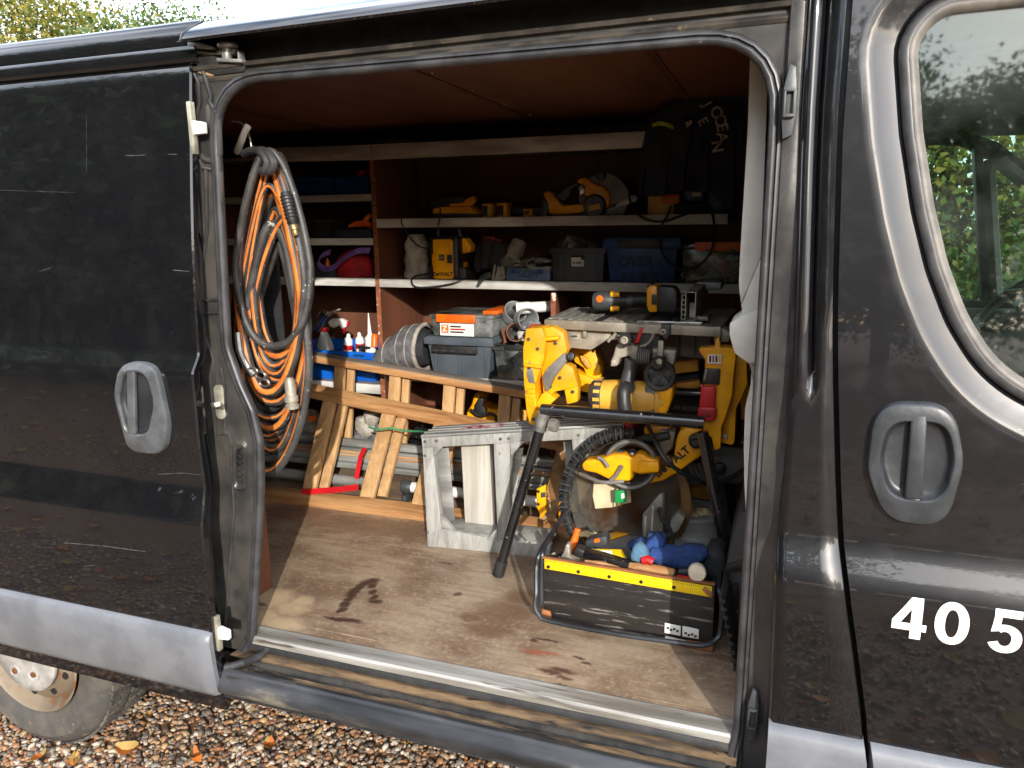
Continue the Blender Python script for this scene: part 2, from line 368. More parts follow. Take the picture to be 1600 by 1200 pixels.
def glassy(name, tint, rough=.04, dirt=.05, ior=1.5, refl=1.0):
    k = N(name); k.t.nodes.remove(k.b)
    tr = k.n('ShaderNodeBsdfTransparent'); tr.inputs[0].default_value = tint
    gl = k.n('ShaderNodeBsdfGlossy'); gl.inputs['Roughness'].default_value = rough; gl.inputs[0].default_value = (refl, refl, refl, 1)
    df = k.n('ShaderNodeBsdfDiffuse'); df.inputs[0].default_value = (.62, .66, .64, 1)
    fr = k.n('ShaderNodeFresnel'); fr.inputs[0].default_value = ior
    f2 = k.math('MINIMUM', k.math('MULTIPLY', fr.outputs[0], 1.5), 1.0)
    a = k.n('ShaderNodeMixShader'); k.l(f2, a.inputs[0]); k.l(tr.outputs[0], a.inputs[1]); k.l(gl.outputs[0], a.inputs[2])
    dr = k.ramp(k.noise(160, 5, .7), .70, .76); dd = k.math('ADD', k.math('MULTIPLY', dr, .3), k.math('MULTIPLY', k.ramp(k.noise(6, 5, .65), .35, .8), dirt))
    b = k.n('ShaderNodeMixShader'); k.l(dd, b.inputs[0]); k.l(a.outputs[0], b.inputs[1]); k.l(df.outputs[0], b.inputs[2])
    k.l(b.outputs[0], k.out.inputs[0]); return k.m
M_GLASS = glassy('window_glass', (.74, .83, .78, 1), .025, .03)
M_CLEAR = glassy('clear_box_plastic', (.62, .66, .68, 1), .12, .42, 1.45)
M_GUARD = glassy('smoky_guard_plastic', (.74, .66, .52, 1), .08, .12, 1.45)
# ------------------------------------------------------------------ ground, gravel, leaves
GZ = -0.03
k = N('gravel_far')
vo = k.n('ShaderNodeTexVoronoi'); vo.inputs['Scale'].default_value = 46; k.l(k.vec(), vo.inputs['Vector'])
hs = k.n('ShaderNodeSeparateColor'); k.l(vo.outputs['Color'], hs.inputs[0])
rr = k.n('ShaderNodeValToRGB'); e = rr.color_ramp.elements; e[0].color = hexc(104, 84, 64); e[1].color = hexc(166, 150, 130)
for p_, c_ in ((.25, hexc(150, 110, 76)), (.5, hexc(176, 128, 84)), (.75, hexc(136, 124, 112))): x = e.new(p_); x.color = c_
k.l(hs.outputs[0], rr.inputs[0])
edge = k.ramp(vo.outputs['Distance'], .25, .6)
c_ = k.mix(edge, rr.outputs[0], hexc(66, 52, 40)); c_ = k.mix(k.ramp(k.noise(1.2, 5), .4, .7), c_, hexc(110, 84, 58)); 
k.l(c_, k.b.inputs['Base Color']); k.b.inputs['Roughness'].default_value = .8
M_GROUND = k.m
MB().add([(-90, -90, GZ-.004), (90, -90, GZ-.004), (90, 90, GZ-.004), (-90, 90, GZ-.004)], [(0, 1, 2, 3)]).build('gravel_ground', M_GROUND, kind='structure')

k = N('pebble_stone')
ge = k.n('ShaderNodeNewGeometry'); rr = k.n('ShaderNodeValToRGB'); rr.color_ramp.interpolation = 'CONSTANT'; e = rr.color_ramp.elements
cols = [hexc(158, 134, 108), hexc(158, 112, 74), hexc(136, 128, 118), hexc(182, 166, 144), hexc(146, 100, 66), hexc(104, 95, 86), hexc(176, 142, 102), hexc(90, 76, 66), hexc(156, 122, 98), hexc(186, 174, 160)]
e[0].color = cols[0]; e[1].position = .1; e[1].color = cols[1]
for i in range(2, 10): x = e.new(i/10); x.color = cols[i]
k.l(ge.outputs['Random Per Island'], rr.inputs[0])
c_ = k.mix(k.math('MULTIPLY', k.ramp(k.noise(120, 5), .4, .7), .4), rr.outputs[0], hexc(96, 78, 60))
M_PEB = k.set(c_, .55, 0, 0, .1, .4, k.noise(300, 3), .001, .3)

def arr_mesh(name, Vv, F, mat):
    me = bpy.data.meshes.new(name); nv, nf = len(Vv), len(F); w = F.shape[1]
    me.vertices.add(nv); me.vertices.foreach_set('co', Vv.astype(np.float32).ravel())
    me.loops.add(nf*w); me.loops.foreach_set('vertex_index', F.astype(np.int32).ravel())
    me.polygons.add(nf); me.polygons.foreach_set('loop_start', np.arange(0, nf*w, w, dtype=np.int32))
    me.update(calc_edges=True); me.materials.append(mat); return me
def ico(sub):
    bm = bmesh.new(); bmesh.ops.create_icosphere(bm, subdivisions=sub, radius=1)
    v = np.array([x.co[:] for x in bm.verts]); f = np.array([[q.index for q in p.verts] for p in bm.faces]); bm.free(); return v, f
def pebbles(n, x0, x1, y0, y1, smin, smax, sub):
    v, f = ico(sub); nv = len(v)
    jit = 1+RNG.normal(0, .10, (n, nv, 1)); s = RNG.uniform(smin, smax, (n, 1, 1))*RNG.choice([.7, 1, 1, 1.25], (n, 1, 1))
    dims = np.stack([RNG.uniform(.9, 1.5, n), RNG.uniform(.7, 1.0, n), RNG.uniform(.5, .75, n)], 1)[:, None, :]
    q = v[None]*jit*dims*s
    a, t = RNG.uniform(0, 2*pi, n), RNG.normal(0, .3, n)
    R1 = np.zeros((n, 3, 3)); R1[:, 0, 0] = np.cos(t); R1[:, 0, 2] = np.sin(t); R1[:, 2, 0] = -np.sin(t); R1[:, 2, 2] = np.cos(t); R1[:, 1, 1] = 1
    R2 = np.zeros((n, 3, 3)); R2[:, 0, 0] = np.cos(a); R2[:, 0, 1] = -np.sin(a); R2[:, 1, 0] = np.sin(a); R2[:, 1, 1] = np.cos(a); R2[:, 2, 2] = 1
    q = np.einsum('nij,nvj->nvi', R2 @ R1, q)
    c = np.stack([RNG.uniform(x0, x1, n), RNG.uniform(y0, y1, n), GZ+RNG.uniform(-.002, .007, n)], 1)
    q = q+c[:, None, :]
    return q.reshape(-1, 3), (f[None]+(np.arange(n)*nv)[:, None, None]).reshape(-1, 3)
for args, nm in (((13500, -1.55, 1.1, -.35, .62, .0058, .0105, 2), 'loose_gravel'), ((9000, -3.2, 2.6, -1.9, .9, .008, .015, 1), 'loose_gravel')):
    Vv, F = pebbles(*args); me = arr_mesh(nm, Vv, F, M_PEB); me.polygons.foreach_set('use_smooth', [True]*len(me.polygons))
    o = bpy.data.objects.new(nm, me); COL.objects.link(o); o['kind'] = 'stuff'

k = N('dead_leaf'); ge = k.n('ShaderNodeNewGeometry'); rr = k.n('ShaderNodeValToRGB'); e = rr.color_ramp.elements
e[0].color = hexc(176, 132, 56); e[1].color = hexc(104, 66, 36)
for p_, c_ in ((.3, hexc(180, 98, 36)), (.6, hexc(164, 138, 78))): x = e.new(p_); x.color = c_
k.l(ge.outputs['Random Per Island'], rr.inputs[0]); M_LEAFD = k.set(rr.outputs[0], .6, 0, 0, .1, .4, k.noise(60), .002, .5)
def leaf_shape(c, L_, rot, tilt, curl, rg):
    """one curled leaf: 3 x 5 points"""
    vs = []
    for i in range(5):
        u = i/4; w = L_*.36*sin(pi*min(1, u*.9+.06))**.8
        for j in (-1, 0, 1):
            x = (u-.5)*L_; y = j*w; z = curl*L_*((u-.5)**2*2+abs(j)*.28)+rg.uniform(-.003, .003)
            vs.append(Vector((x, y, z)))
    M = Matrix.Rotation(rot, 3, 'Z') @ Matrix.Rotation(tilt, 3, 'X')
    return [Vector(c)+M @ p for p in vs], [(i*3+j, i*3+j+1, i*3+j+4, i*3+j+3) for i in range(4) for j in range(2)]
rg = random.Random(3); mb = MB()
for i in range(1500):
    x, y = rg.uniform(-13, 4), rg.uniform(-8, -.5)
    vs_, fs_ = leaf_shape((x, y, GZ+.012), rg.uniform(.045, .095), rg.uniform(0, 6.3), rg.uniform(-.4, .4), rg.uniform(.1, .7), rg); mb.add(vs_, fs_)
mb.build('leaf_litter', M_LEAFD, kind='stuff')
for i, (px, py, L_, cur, lab) in enumerate(((200, 1172, .075, .5, 'large curled yellow leaf lying on the gravel beside the rear tyre'), (305, 1190, .065, .8, 'orange curled leaf on the gravel at the bottom edge of the photo'),
        (632, 1160, .06, .6, 'crumpled ochre leaf on the gravel just below the black sill'), (420, 1165, .055, .4, 'flat pale yellow leaf on the gravel between the tyre and the sill'),
        (232, 1118, .035, .6, 'small orange leaf at the edge of the tyre tread under the door'), (60, 1185, .06, .4, 'yellow leaf in front of the rear tyre in the bottom corner'), (115, 1195, .05, .9, 'rusty brown leaf scrap close under the rear tyre'))):
    c = P(px, py, Z=GZ+.02); vs_, fs_ = leaf_shape((0, 0, 0), L_, rg.uniform(0, 6), rg.uniform(-.4, .4), cur, rg)
    o = MB().add([v+c for v in vs_], fs_).build('fallen_leaf', M_LEAFD); tag(o, lab, 'leaf', 'fallen leaves on the gravel')

# ------------------------------------------------------------------ trees
def leaf_mat(name, cs, trans=.35):
    k = N(name); ge = k.n('ShaderNodeNewGeometry'); rr = k.n('ShaderNodeValToRGB'); e = rr.color_ramp.elements
    e[0].color = cs[0]; e[1].color = cs[-1]
    for i in range(1, len(cs)-1): x = e.new(i/(len(cs)-1)); x.color = cs[i]
    k.l(ge.outputs['Random Per Island'], rr.inputs[0]); k.l(rr.outputs[0], k.b.inputs['Base Color']); k.b.inputs['Roughness'].default_value = .5
    tl = k.n('ShaderNodeBsdfTranslucent'); k.l(rr.outputs[0], tl.inputs[0]); mx_ = k.n('ShaderNodeMixShader'); mx_.inputs[0].default_value = trans
    k.l(k.b.outputs[0], mx_.inputs[1]); k.l(tl.outputs[0], mx_.inputs[2]); k.l(mx_.outputs[0], k.out.inputs[0]); return k.m
M_MAPLE = leaf_mat('maple_leaf', [hexc(70, 90, 40), hexc(104, 118, 46), hexc(146, 144, 58), hexc(176, 152, 60), hexc(80, 100, 44)])
M_GREENL = leaf_mat('green_leaf', [hexc(56, 80, 40), hexc(76, 102, 50), hexc(98, 120, 60), hexc(122, 134, 66)])
M_DARKL = leaf_mat('dark_leaf', [hexc(40, 62, 30), hexc(56, 80, 36), hexc(78, 98, 44), hexc(104, 112, 50)], .2)
M_BARK = pm('bark', hexc(86, 72, 58), hexc(58, 48, 40), 9, .9, stretch=(2, 2, .4), bump=.8, bd=.01)
def crown_mesh(name, n, clumps, rx, ry, rz, leaf, mat, seed, spread=.42):
    rg = np.random.default_rng(seed)
    d = rg.normal(0, 1, (clumps, 3)); d /= np.linalg.norm(d, axis=1)[:, None]; d *= rg.uniform(.25, 1, (clumps, 1))**.5
    cc = d*np.array([rx, ry, rz])
    p = cc[rg.integers(0, clumps, n)]+rg.normal(0, 1, (n, 3))*spread*np.array([1, 1, .7])
    a = rg.normal(0, 1, (n, 3)); a /= np.linalg.norm(a, axis=1)[:, None]; b = np.cross(a, rg.normal(0, 1, (n, 3))); b /= np.linalg.norm(b, axis=1)[:, None]
    s = rg.uniform(.6, 1.3, (n, 1))*leaf
    nrm = np.cross(a, b)*s*.15
    vv = np.stack([p-a*s*.5, p+b*s*.32+nrm, p+a*s*.5, p-b*s*.32+nrm], 1).reshape(-1, 3)
    F = np.arange(n*4).reshape(-1, 4); return arr_mesh(name, vv, F, mat), cc
def tree(name, label, x, y, h, cz, rx, ry, rz, n, leaf, mat, seed, group, clumps=46, spread=.42, trunk_r=.16):
    t = T(name, label, 'tree', (x, y, GZ), group)
    me, cc = crown_mesh('crown', n, clumps, rx, ry, rz, leaf, mat, seed, spread)
    c = bpy.data.objects.new('crown', me); COL.objects.link(c); c.parent = t; c.location = (0, 0, cz)
    mb = MB(); b0 = Vector((x, y, GZ)); top = Vector((x, y, GZ+cz+rz*.5))
    mb.tube([b0, b0.lerp(top, .4)+V(.08, .05, 0), b0.lerp(top, .75)+V(-.05, .04, 0), top], [trunk_r, trunk_r*.75, trunk_r*.45, trunk_r*.12], 9)
    for q in cc[:16]:
        f = .35+.4*random.Random(seed+int(q[0]*100)).random(); s_ = b0.lerp(top, f); e_ = Vector((x+q[0], y+q[1], GZ+cz+q[2]))
        mb.tube([s_, s_.lerp(e_, .5)+V(0, 0, .15), e_], [trunk_r*.32, trunk_r*.2, .012], 5)
    mb.build('trunk', M_BARK, t); return t
# beyond the van: over the roof and through the cab windows
tree('maple_tree', 'yellow-green maple seen over the van roof in the upper corner', -11.4, 9.4, 7, 4.6, 2.0, 1.8, 1.5, 24000, .08, M_MAPLE, 1, 'trees beyond the van')
tree('ash_tree', 'sparse green tree poking up above the sliding door roofline', -8.9, 9.6, 6.5, 4.2, 1.35, 1.3, 1.15, 11000, .085, M_GREENL, 2, 'trees beyond the van', 30, .36)
tree('oak_tree', 'green tree with yellowing tips seen through the cab windows', 3.1, 8.2, 5, 2.2, 1.7, 1.6, 1.9, 14000, .09, M_MAPLE, 3, 'trees seen through the cab')
tree('beech_tree', 'bright green tree seen through the cab beside the white pillar', 5.4, 9.4, 5, 2.3, 1.9, 1.6, 2.1, 14000, .09, M_GREENL, 4, 'trees seen through the cab')
tree('hazel_bush', 'low green bush seen through the cab above the dashboard', 4.2, 6.9, 2, .9, 1.9, .8, .75, 7000, .09, M_GREENL, 5, 'trees seen through the cab', trunk_r=.06)
tree('birch_tree', 'tall thin-leaved tree behind the others seen through the cab', 1.6, 12.5, 6, 3.2, 2.2, 1.6, 2.6, 8000, .13, M_MAPLE, 8, 'trees seen through the cab')
# on the camera's side: mirrored in the paint and the side window
spots = [(-15.5, -7.4, 0), (-12.6, -6.6, 1), (-10.0, -7.2, 2), (-7.6, -6.4, 0), (-5.9, -7.4, 1), (-4.6, -10.0, 2), (-18.5, -9, 0)]
pro = []
for i, (x, y, kk) in enumerate(spots):
    lab = 'dense dark green tree in the row mirrored in the black sliding door'
    if kk >= len(pro): pro.append(tree('hedge_tree', lab, x, y, 9, 4.3, 2.1, 1.8, 4.2, 24000, .19, M_DARKL, 20+i, 'trees mirrored in the sliding door', 60, .5))
    else: copy_tree(pro[kk], (x, y, GZ), lab, i*1.3)
spots = [(-1.8, -13.5, 0), (.6, -14.8, 1), (3.2, -13.8, 0), (9.4, -16.6, 2), (12.4, -15.4, 2), (15.4, -15.8, 2)]
pro = []
for i, (x, y, kk) in enumerate(spots):
    lab = ('tall leafy tree mirrored with sky gaps in the front side window', 'tall leafy tree mirrored with sky gaps in the front side window', 'lower leafy tree at the sunny end of the row mirrored in the front door paint')[kk]
    if kk == len(pro) or (kk == 2 and len(pro) == 2):
        pro.append(tree('orchard_tree', lab, x, y, (7, 7.4, 5)[kk], (3.9, 4.2, 2.6)[kk], 2.0, 1.8, (3.0, 3.3, 2.0)[kk], (15000, 15000, 10000)[kk], .12, M_DARKL, 40+i, 'trees mirrored in the side window' if kk < 2 else 'low trees at the sunny end of the row', 50, .42))
    else: copy_tree(pro[kk], (x, y, GZ), lab, i*1.7)
pro = []
for i, (x, y) in enumerate(((4.6, -24), (7.0, -25.5), (9.2, -24.2), (11.4, -26.5), (2.4, -26))):
    lab = 'big far tree filling the reflection in the front side window'
    if not pro: pro.append(tree('lime_tree', lab, x, y, 9, 4.9, 2.5, 2.2, 4.0, 22000, .19, M_DARKL, 60, 'far trees mirrored in the side window', 60, .5))
    else: copy_tree(pro[0], (x, y, GZ), lab, i*1.9)
# ------------------------------------------------------------------ the van
VAN = T('panel_van', 'black panel van with its side door slid open on shelves full of tools', 'van', (0.6, .9, GZ))
def interp(tab, z):
    if z <= tab[0][0]: return tab[0][1]
    for (a, b), (c, d) in zip(tab, tab[1:]):
        if z <= c: return b+(d-b)*(z-a)/(c-a)
    return tab[-1][1]
BZ = [.985+.0108*i for i in range(13)]
YB = [(.30, -.065), (.42, -.080), (.60, -.089), (.97, -.0895)]+[(z, -.055-.0345*(.5+.5*cos(pi*i/12))) for i, z in enumerate(BZ)]+[(1.2, -.055), (2.2, .0)]
Yb = lambda z: interp(YB, z)
def PB(px, py, prof=Yb, d=0):
    p = P(px, py, Y=-.05)
    for _ in range(6): p = P(px, py, Y=prof(p.z)+d)
    return p
# --- opening
OPEN = rpoly([(-.09, .49), (1.235, .49), (1.25, .60), (1.25, 2.025), (.002, 2.029), (-.026, 1.50), (-.03, 1.40), (0., 1.305), (.03, 1.239), (.045, 1.154), (.036, 1.03), (.011, .863), (-.021, .668), (-.04, .566)],
             [.02, .05, .05, .135, .135, .3, .08, .1, .06, .06, .1, .2, .2, .1], 7)
OPEN = [Vector((p.x, p.y)) for p in OPEN]
def lp(d, y): return xz(offs(OPEN, d), y)
MB().loft([lp(.004, .012), lp(.0, .006), lp(.0, -.004), lp(.006, -.011), lp(.013, -.010), lp(.0155, -.004), lp(.018, -.009), lp(.024, -.008), lp(.028, -.002), lp(.028, .03)]).build('door_seal', M_RUBBER, VAN, ang=60)
JX0, JX1, JZ0, JZ1 = -.5, 1.292, .43, 2.078
outer = []
for p, q in zip(offs(OPEN, .022), offs(OPEN, .9)):
    t = 1
    for lo, a, b in ((JX0, p.x, q.x), (JZ0, p.y, q.y)):
        if b < lo: t = min(t, (lo-a)/(b-a))
    for hi, a, b in ((JX1, p.x, q.x), (JZ1, p.y, q.y)):
        if b > hi: t = min(t, (hi-a)/(b-a))
    o_ = p+(q-p)*max(t, .02)
    if p.x < .06 and .52 < p.y < 1.9: o_ = Vector((JX0, p.y))
    outer.append(o_)
MB().loft([lp(.085, .085), lp(.014, .008), lp(.010, .004)]).build('frame_reveal', M_DARK, VAN)
jm = MB().loft([lp(.012, .004), lp(.024, .002), xz(outer, .002)])
jm.build('door_frame', M_JAMB, VAN, ang=50)
# fills the frame's corners
cf = MB()
cf.add([(JX0, .0035, 1.90), (-.10, .0035, 1.90), (-.04, .0035, 2.04), (.10, .0035, JZ1), (JX0, .0035, JZ1)], [(0, 1, 2, 3, 4)])
cf.add([(1.275, .0035, 1.90), (JX1, .0035, 1.90), (JX1, .0035, JZ1), (1.08, .0035, JZ1), (1.20, .0035, 2.052), (1.255, .0035, 2.0)], [(0, 1, 2, 3, 4, 5)])
cf.build('frame_corner', M_JAMB, VAN, kind='stuff')
# pressed shapes on the rear jamb
def jl(pts, r=.006, name='pressed_rib', y=-.001, m=M_JAMB_D, closed=False):
    return MB().tube([P(a, b, Y=y) for a, b in pts], r, 8, closed).build(name, m, VAN)
jl([(318, 108), (330, 150), (329, 160), (337, 172), (342, 185), (344, 240), (337, 252), (322, 250), (312, 243)], .007)
jl([(304, 115), (311, 130), (313, 160), (307, 180), (308, 235), (317, 262), (346, 268)], .005)
jl([(322, 264), (324, 360), (311, 448)], .005); jl([(345, 268), (347, 400), (344, 470)], .006)
jl([(310, 470), (344, 468), (345, 488), (313, 490)], .005)
jl([(318, 520), (333, 560), (336, 640), (337, 680), (352, 678), (352, 610), (346, 575)], .004)
jl([(352, 674), (360, 680), (361, 700), (366, 800), (358, 900), (350, 1010)], .004)
# oval gripped recess
ov = rpoly([(365, 694), (384, 694), (385, 764), (367, 764)], 9, 5)
rec = MB(); o1 = [P(p.x, p.y, Y=-.002) for p in ov]; cen = sum(o1, Vector())/len(o1)
o2 = [cen+(p-cen)*.82+V(0, .004, 0) for p in o1]; o3 = [cen+(p-cen)*1.14+V(0, .003, 0) for p in o1]
o1b = [p+V(0, -.004, 0) for p in o1]
rec.loft([o3, o1b, o2], cap1=True); rec.build('jamb_grommet', M_JAMB, VAN)
st = MB()
for yy in (713, 722, 731, 740, 749): st.box(P(374, yy, Y=-.003), (.016, .006, .007), Matrix.Rotation(.35, 3, 'Y'))
st.build('grommet_tread', M_BLKRUB, VAN, .001)
# striker pin, bump stop, wedges, track arm
sp_ = MB(); c = P(344, 629, Y=-.004)
pl = rpoly([(c.x-.017, c.z-.045), (c.x+.014, c.z-.045), (c.x+.014, c.z+.047), (c.x-.017, c.z+.047)], .015)
sp_.loft([xz(pl, .002), xz(pl, -.006)], cap1=True); sp_.bar(c+V(-.012, -.012, -.004), c+V(.045, -.06, .012), .014, .012); sp_.build('striker_pin', M_ZINC, VAN, .002)
bs = MB(); a_, b_ = P(309, 645, Y=-.012), P(322, 708, Y=-.012); bs.b2((a_.x, -.03, b_.z), (b_.x+.004, .002, a_.z)); bs.build('bump_stop', M_BLK, VAN, .006)
# sill
zs = []
def bent(prof, x0, x1, name, mat, n=24, jit=0.0, **kw):
    rg = random.Random(5); loops = []
    for i in range(n+1):
        x = x0+(x1-x0)*i/n; loops.append([Vector((x, y+rg.uniform(-jit, jit), z+rg.uniform(-jit, jit))) for y, z in prof])
    return MB().loft(loops, closed=False).build(name, mat, VAN, **kw)
bent([(.055, .5745), (.055, .577), (.05, .5785), (.042, .577), (.036, .5785), (.028, .577), (.02, .5785), (.011, .577), (.002, .577), (-.004, .572), (-.003, .556), (.004, .550)], -.06, 1.262, 'tread_strip', M_ALU, ang=25)
bent([(.004, .556), (-.004, .548), (-.006, .536), (.006, .532)], -.08, 1.262, 'tread_rubber', M_BLKRUB, ang=50)
bent([(.02, .525), (-.02, .527), (-.036, .528)], -.10, 1.262, 'sill_channel', M_SAND, 60, .0015)
bent([(-.036, .528), (-.040, .532), (-.045, .531), (-.048, .520), (-.056, .521)], -.06, 1.24, 'door_track', M_JAMB_D)
bent([(-.056, .521), (-.066, .524), (-.071, .528), (-.078, .527), (-.088, .53)], -.10, 1.262, 'sill_ledge', M_SAND, 60, .0012)
bent([(-.086, .528), (-.094, .537), (-.106, .536), (-.113, .528), (-.116, .522), (-.130, .514), (-.136, .498), (-.131, .482), (-.118, .472), (-.09, .462), (.0, .44), (.2, .42)], -.20, 1.29, 'sill', M_SILL, ang=60)
bent([(-.112, .468), (-.118, .462), (-.10, .448), (-.02, .425), (.2, .40)], -.20, 1.30, 'sill_underside', M_BLKRUB)
# curled seal end and arm at the rear foot of the opening
MB().tube([P(352, 1043, Y=-.10), P(380, 1036, Y=-.08), P(405, 1026, Y=-.03), P(418, 1014, Y=.0)], [.010, .011, .011, .008], 10).build('lower_roller_arm', M_RUBBER, VAN)
MB().b2(P(350, 1075, Y=-.12), P(405, 1040, Y=-.05)).build('arm_bracket', M_JAMB_D, VAN, .01)
# --- roof rail above the opening
def rail(prof, x0, x1, name, mat, ang=30, n=10):
    loops = []
    for i in range(n+1):
        x = x0+(x1-x0)*i/n; dz = max(-.0055, -.004+.012*((x-.1)/1.2)); loops.append([Vector((x, y, z+dz)) for y, z in prof])
    return MB().loft(loops, closed=False).build(name, mat, VAN, ang=ang)
rail([(.0, 2.045), (-.004, 2.052), (.0, 2.060), (.012, 2.064), (.012, 2.068), (-.010, 2.070), (-.013, 2.076), (-.008, 2.080), (.04, 2.083)], -.055, 1.30, 'track_lip', pm('dusty_track', hexc(74, 68, 60), hexc(40, 38, 36), 12, .5, speck=hexc(140, 120, 92), sscale=30, samt=.6, sw=.2), 50)
rail([(.04, 2.083), (.05, 2.135), (-.02, 2.142), (-.058, 2.124)], -.055, 1.30, 'track_channel', M_BLKRUB, 50)
rail([(-.046, 2.130), (-.058, 2.122), (-.064, 2.121), (-.068, 2.126), (-.060, 2.139), (-.040, 2.153), (-.012, 2.169), (.010, 2.180)], -.032, 2.6, 'roof_rail', M_PAINT, 60, 20)
rail([(.0, 2.086), (-.012, 2.087), (-.019, 2.091), (-.022, 2.098), (-.0215, 2.120), (-.018, 2.124), (-.0185, 2.128), (-.015, 2.152), (-.008, 2.170), (.0, 2.180), (.012, 2.187)], -3.2, -.033, 'roof_edge', M_PAINT, 40, 20)
MB().tube([(-.033, -.069, 2.117), (-.033, -.061, 2.134), (-.033, -.040, 2.148), (-.033, -.012, 2.164), (-.033, .01, 2.176)], .0022, 8).build('rail_seam', M_RUBBER, VAN)
rail([(.010, 2.180), (.02, 2.176), (.035, 2.180), (.10, 2.205), (.3, 2.245), (.9, 2.275), (1.5, 2.245), (1.78, 2.19), (1.86, 2.12)], -3.2, 1.9, 'roof', M_PAINT, 60)
rail([(1.86, 2.12), (1.93, 1.4), (1.95, 1.0), (1.93, .4)], -3.2, 1.34, 'far_side_panel', M_PAINT, 60)
# rear quarter behind the open door
MB().loft([[Vector((x, y, z)) for y, z in ((-.0, .45), (-.012, 1.0), (-.01, 1.4), (.0, 1.7), (.03, 2.1), (.04, 2.17))] for x in (-3.2, -2.0, -.3)], closed=False).build('rear_quarter_panel', M_PAINT, VAN, ang=60)
MB().b2((-3.25, -.02, .4), (-3.2, 1.95, 2.2)).build('rear_doors', M_PAINT, VAN, .02)
# --- B pillar
XL = [(z_, x_) for x_, z_ in sorted(((PB(*q).x, PB(*q).z) for q in ((1262, 0), (1250, 200), (1244, 400), (1237, 600), (1222, 750), (1212, 850), (1203, 1100), (1196, 1200))), key=lambda t: t[1])]
XR = [(z_, x_) for x_, z_ in sorted(((PB(*q).x, PB(*q).z) for q in ((1325, 0), (1310, 200), (1304, 400), (1302, 500), (1303, 600), (1307, 750), (1312, 850), (1324, 950), (1341, 1070), (1356, 1200))), key=lambda t: t[1])]
zl = [.36, .42, .5, .6, .75, .9, .96]+BZ+[1.2, 1.3, 1.36, 1.38, 1.40, 1.42, 1.44, 1.5, 1.6, 1.7, 1.8, 1.9, 2.0, 2.1, 2.15]
rows = []
for z in zl:
    a, b, y = interp(XL, z), interp(XR, z), Yb(z); g = max(0, min(1, (z-1.37)/.05)); g = g*g*(3-2*g)
    w = b-a
    rows.append([Vector((a+.004, .03, z)), Vector((a, y+.012, z)), Vector((a+.05*w, y, z)), Vector((a+w*.18, y-.004*g, z)), Vector((a+w*.34, y-.003*g, z)), Vector((a+w*.44, y+.014*g, z)), Vector((a+w*.50, y+.020*g, z)), Vector((a+w*.58, y+.006*g, z)), Vector((a+w*.66, y, z)),
                 Vector((a+w*.97, y, z)), Vector((b-.001, y+.003, z)), Vector((b, y+.02, z))])
MB().loft(rows, closed=False).build('b_pillar', M_PAINT_G, VAN, ang=70)
# jamb return between seal and pillar skin
MB().loft([[Vector((1.272, .001, z)), Vector((1.277, -.012, z)), Vector((1.288, -.014, z)), Vector((interp(XL, z)-.004, -.012 if z > 1.2 else -.03, z)), Vector((interp(XL, z)+.006, Yb(z)+.016, z))] for z in zl[:-1]], closed=False).build('pillar_flange', M_JAMB_D, VAN, ang=30)
def striker(px, py, s=1.0):
    c = P(px, py, Y=-.016); mb = MB()
    mb.prism([c+V(-.008*s, 0, -.062*s), c+V(.008*s, 0, -.055*s), c+V(.012*s, 0, -.02*s), c+V(.012*s, 0, .02*s), c+V(.008*s, 0, .062*s), c+V(-.003*s, 0, .068*s), c+V(-.012*s, 0, .022*s), c+V(-.012*s, 0, -.02*s)], (0, -.012, 0))
    for dz in (-.022, .022): mb.box(c+V(0, -.016, dz*s), (.02*s, .012, .006*s))
    for dx in (-.008, .008): mb.box(c+V(dx*s, -.016, 0), (.004*s, .012, .044*s))
    mb.build('door_catch', M_GREYD, VAN, .0015)
striker(1233, 163); striker(1176, 1116)
# moulding on the pillar
MZ = P(1350, 1164, Y=-.101).z
def mould(x0, x1, name, z0=.36, z1=.603, parent=VAN, xf=None, base=-.087, n=6):
    rows = []
    for i in range(n+1):
        row = []
        for y, z in ((base+.01, z1+.004), (base-.012, z1), (base-.022, z1-.012), (base-.026, z1-.035), (base-.026, z0+.03), (base-.02, z0+.008), (base, z0)):
            a, b = (x0, x1) if xf is None else xf(z)
            row.append(Vector((a+(b-a)*i/n, y, z)))
        rows.append(row)
    mb = MB().loft(rows, closed=False)
    for r_ in (rows[0], rows[-1]): mb.add(r_, [tuple(range(len(r_)))])
    return mb.build(name, M_MOULD, parent, ang=50)
mould(0, 0, 'pillar_moulding', z1=MZ, xf=lambda z: (interp(XL, z)+.0, interp(XR, z)-.002))
# --- front door
FD = VAN
XRF = lambda z: interp(XR, z)+.008
WIN = [PB(*q) for q in ((1441, 60), (1450, 200), (1468, 320), (1490, 412), (1520, 492), (1560, 556), (1602, 592), (1680, 630), (1800, 650), (2060, 640), (2000, -30), (1800, -8), (1600, 7), (1478, 20))]
WIN = rpoly([(p.x, p.z) for p in WIN], [.3, .3, .3, .3, .3, .3, .3, .2, .1, .06, .06, .3, .3, .05], 4)
WIN = [Vector((p.x, p.y)) for p in WIN]
def wl(d, dy): return [Vector((p.x, Yb(p.y)+dy, p.y)) for p in offs(WIN, d)]
FX1, FZ1, FZ0 = 2.62, 2.155, 1.13
oo = []
for p, q in zip(offs(WIN, .106), offs(WIN, 1.6)):
    t = 1
    for k_ in range(1, 401):
        r_ = p+(q-p)*(k_/400)
        if r_.x < XRF(r_.y) or r_.x > FX1 or r_.y < FZ0 or r_.y > FZ1:
            lo_, hi_ = (k_-1)/400, k_/400
            for _ in range(16):
                md_ = (lo_+hi_)/2; r_ = p+(q-p)*md_
                if r_.x < XRF(r_.y) or r_.x > FX1 or r_.y < FZ0 or r_.y > FZ1: hi_ = md_
                else: lo_ = md_
            t = lo_; break
    oo.append(p+(q-p)*max(t, .004))
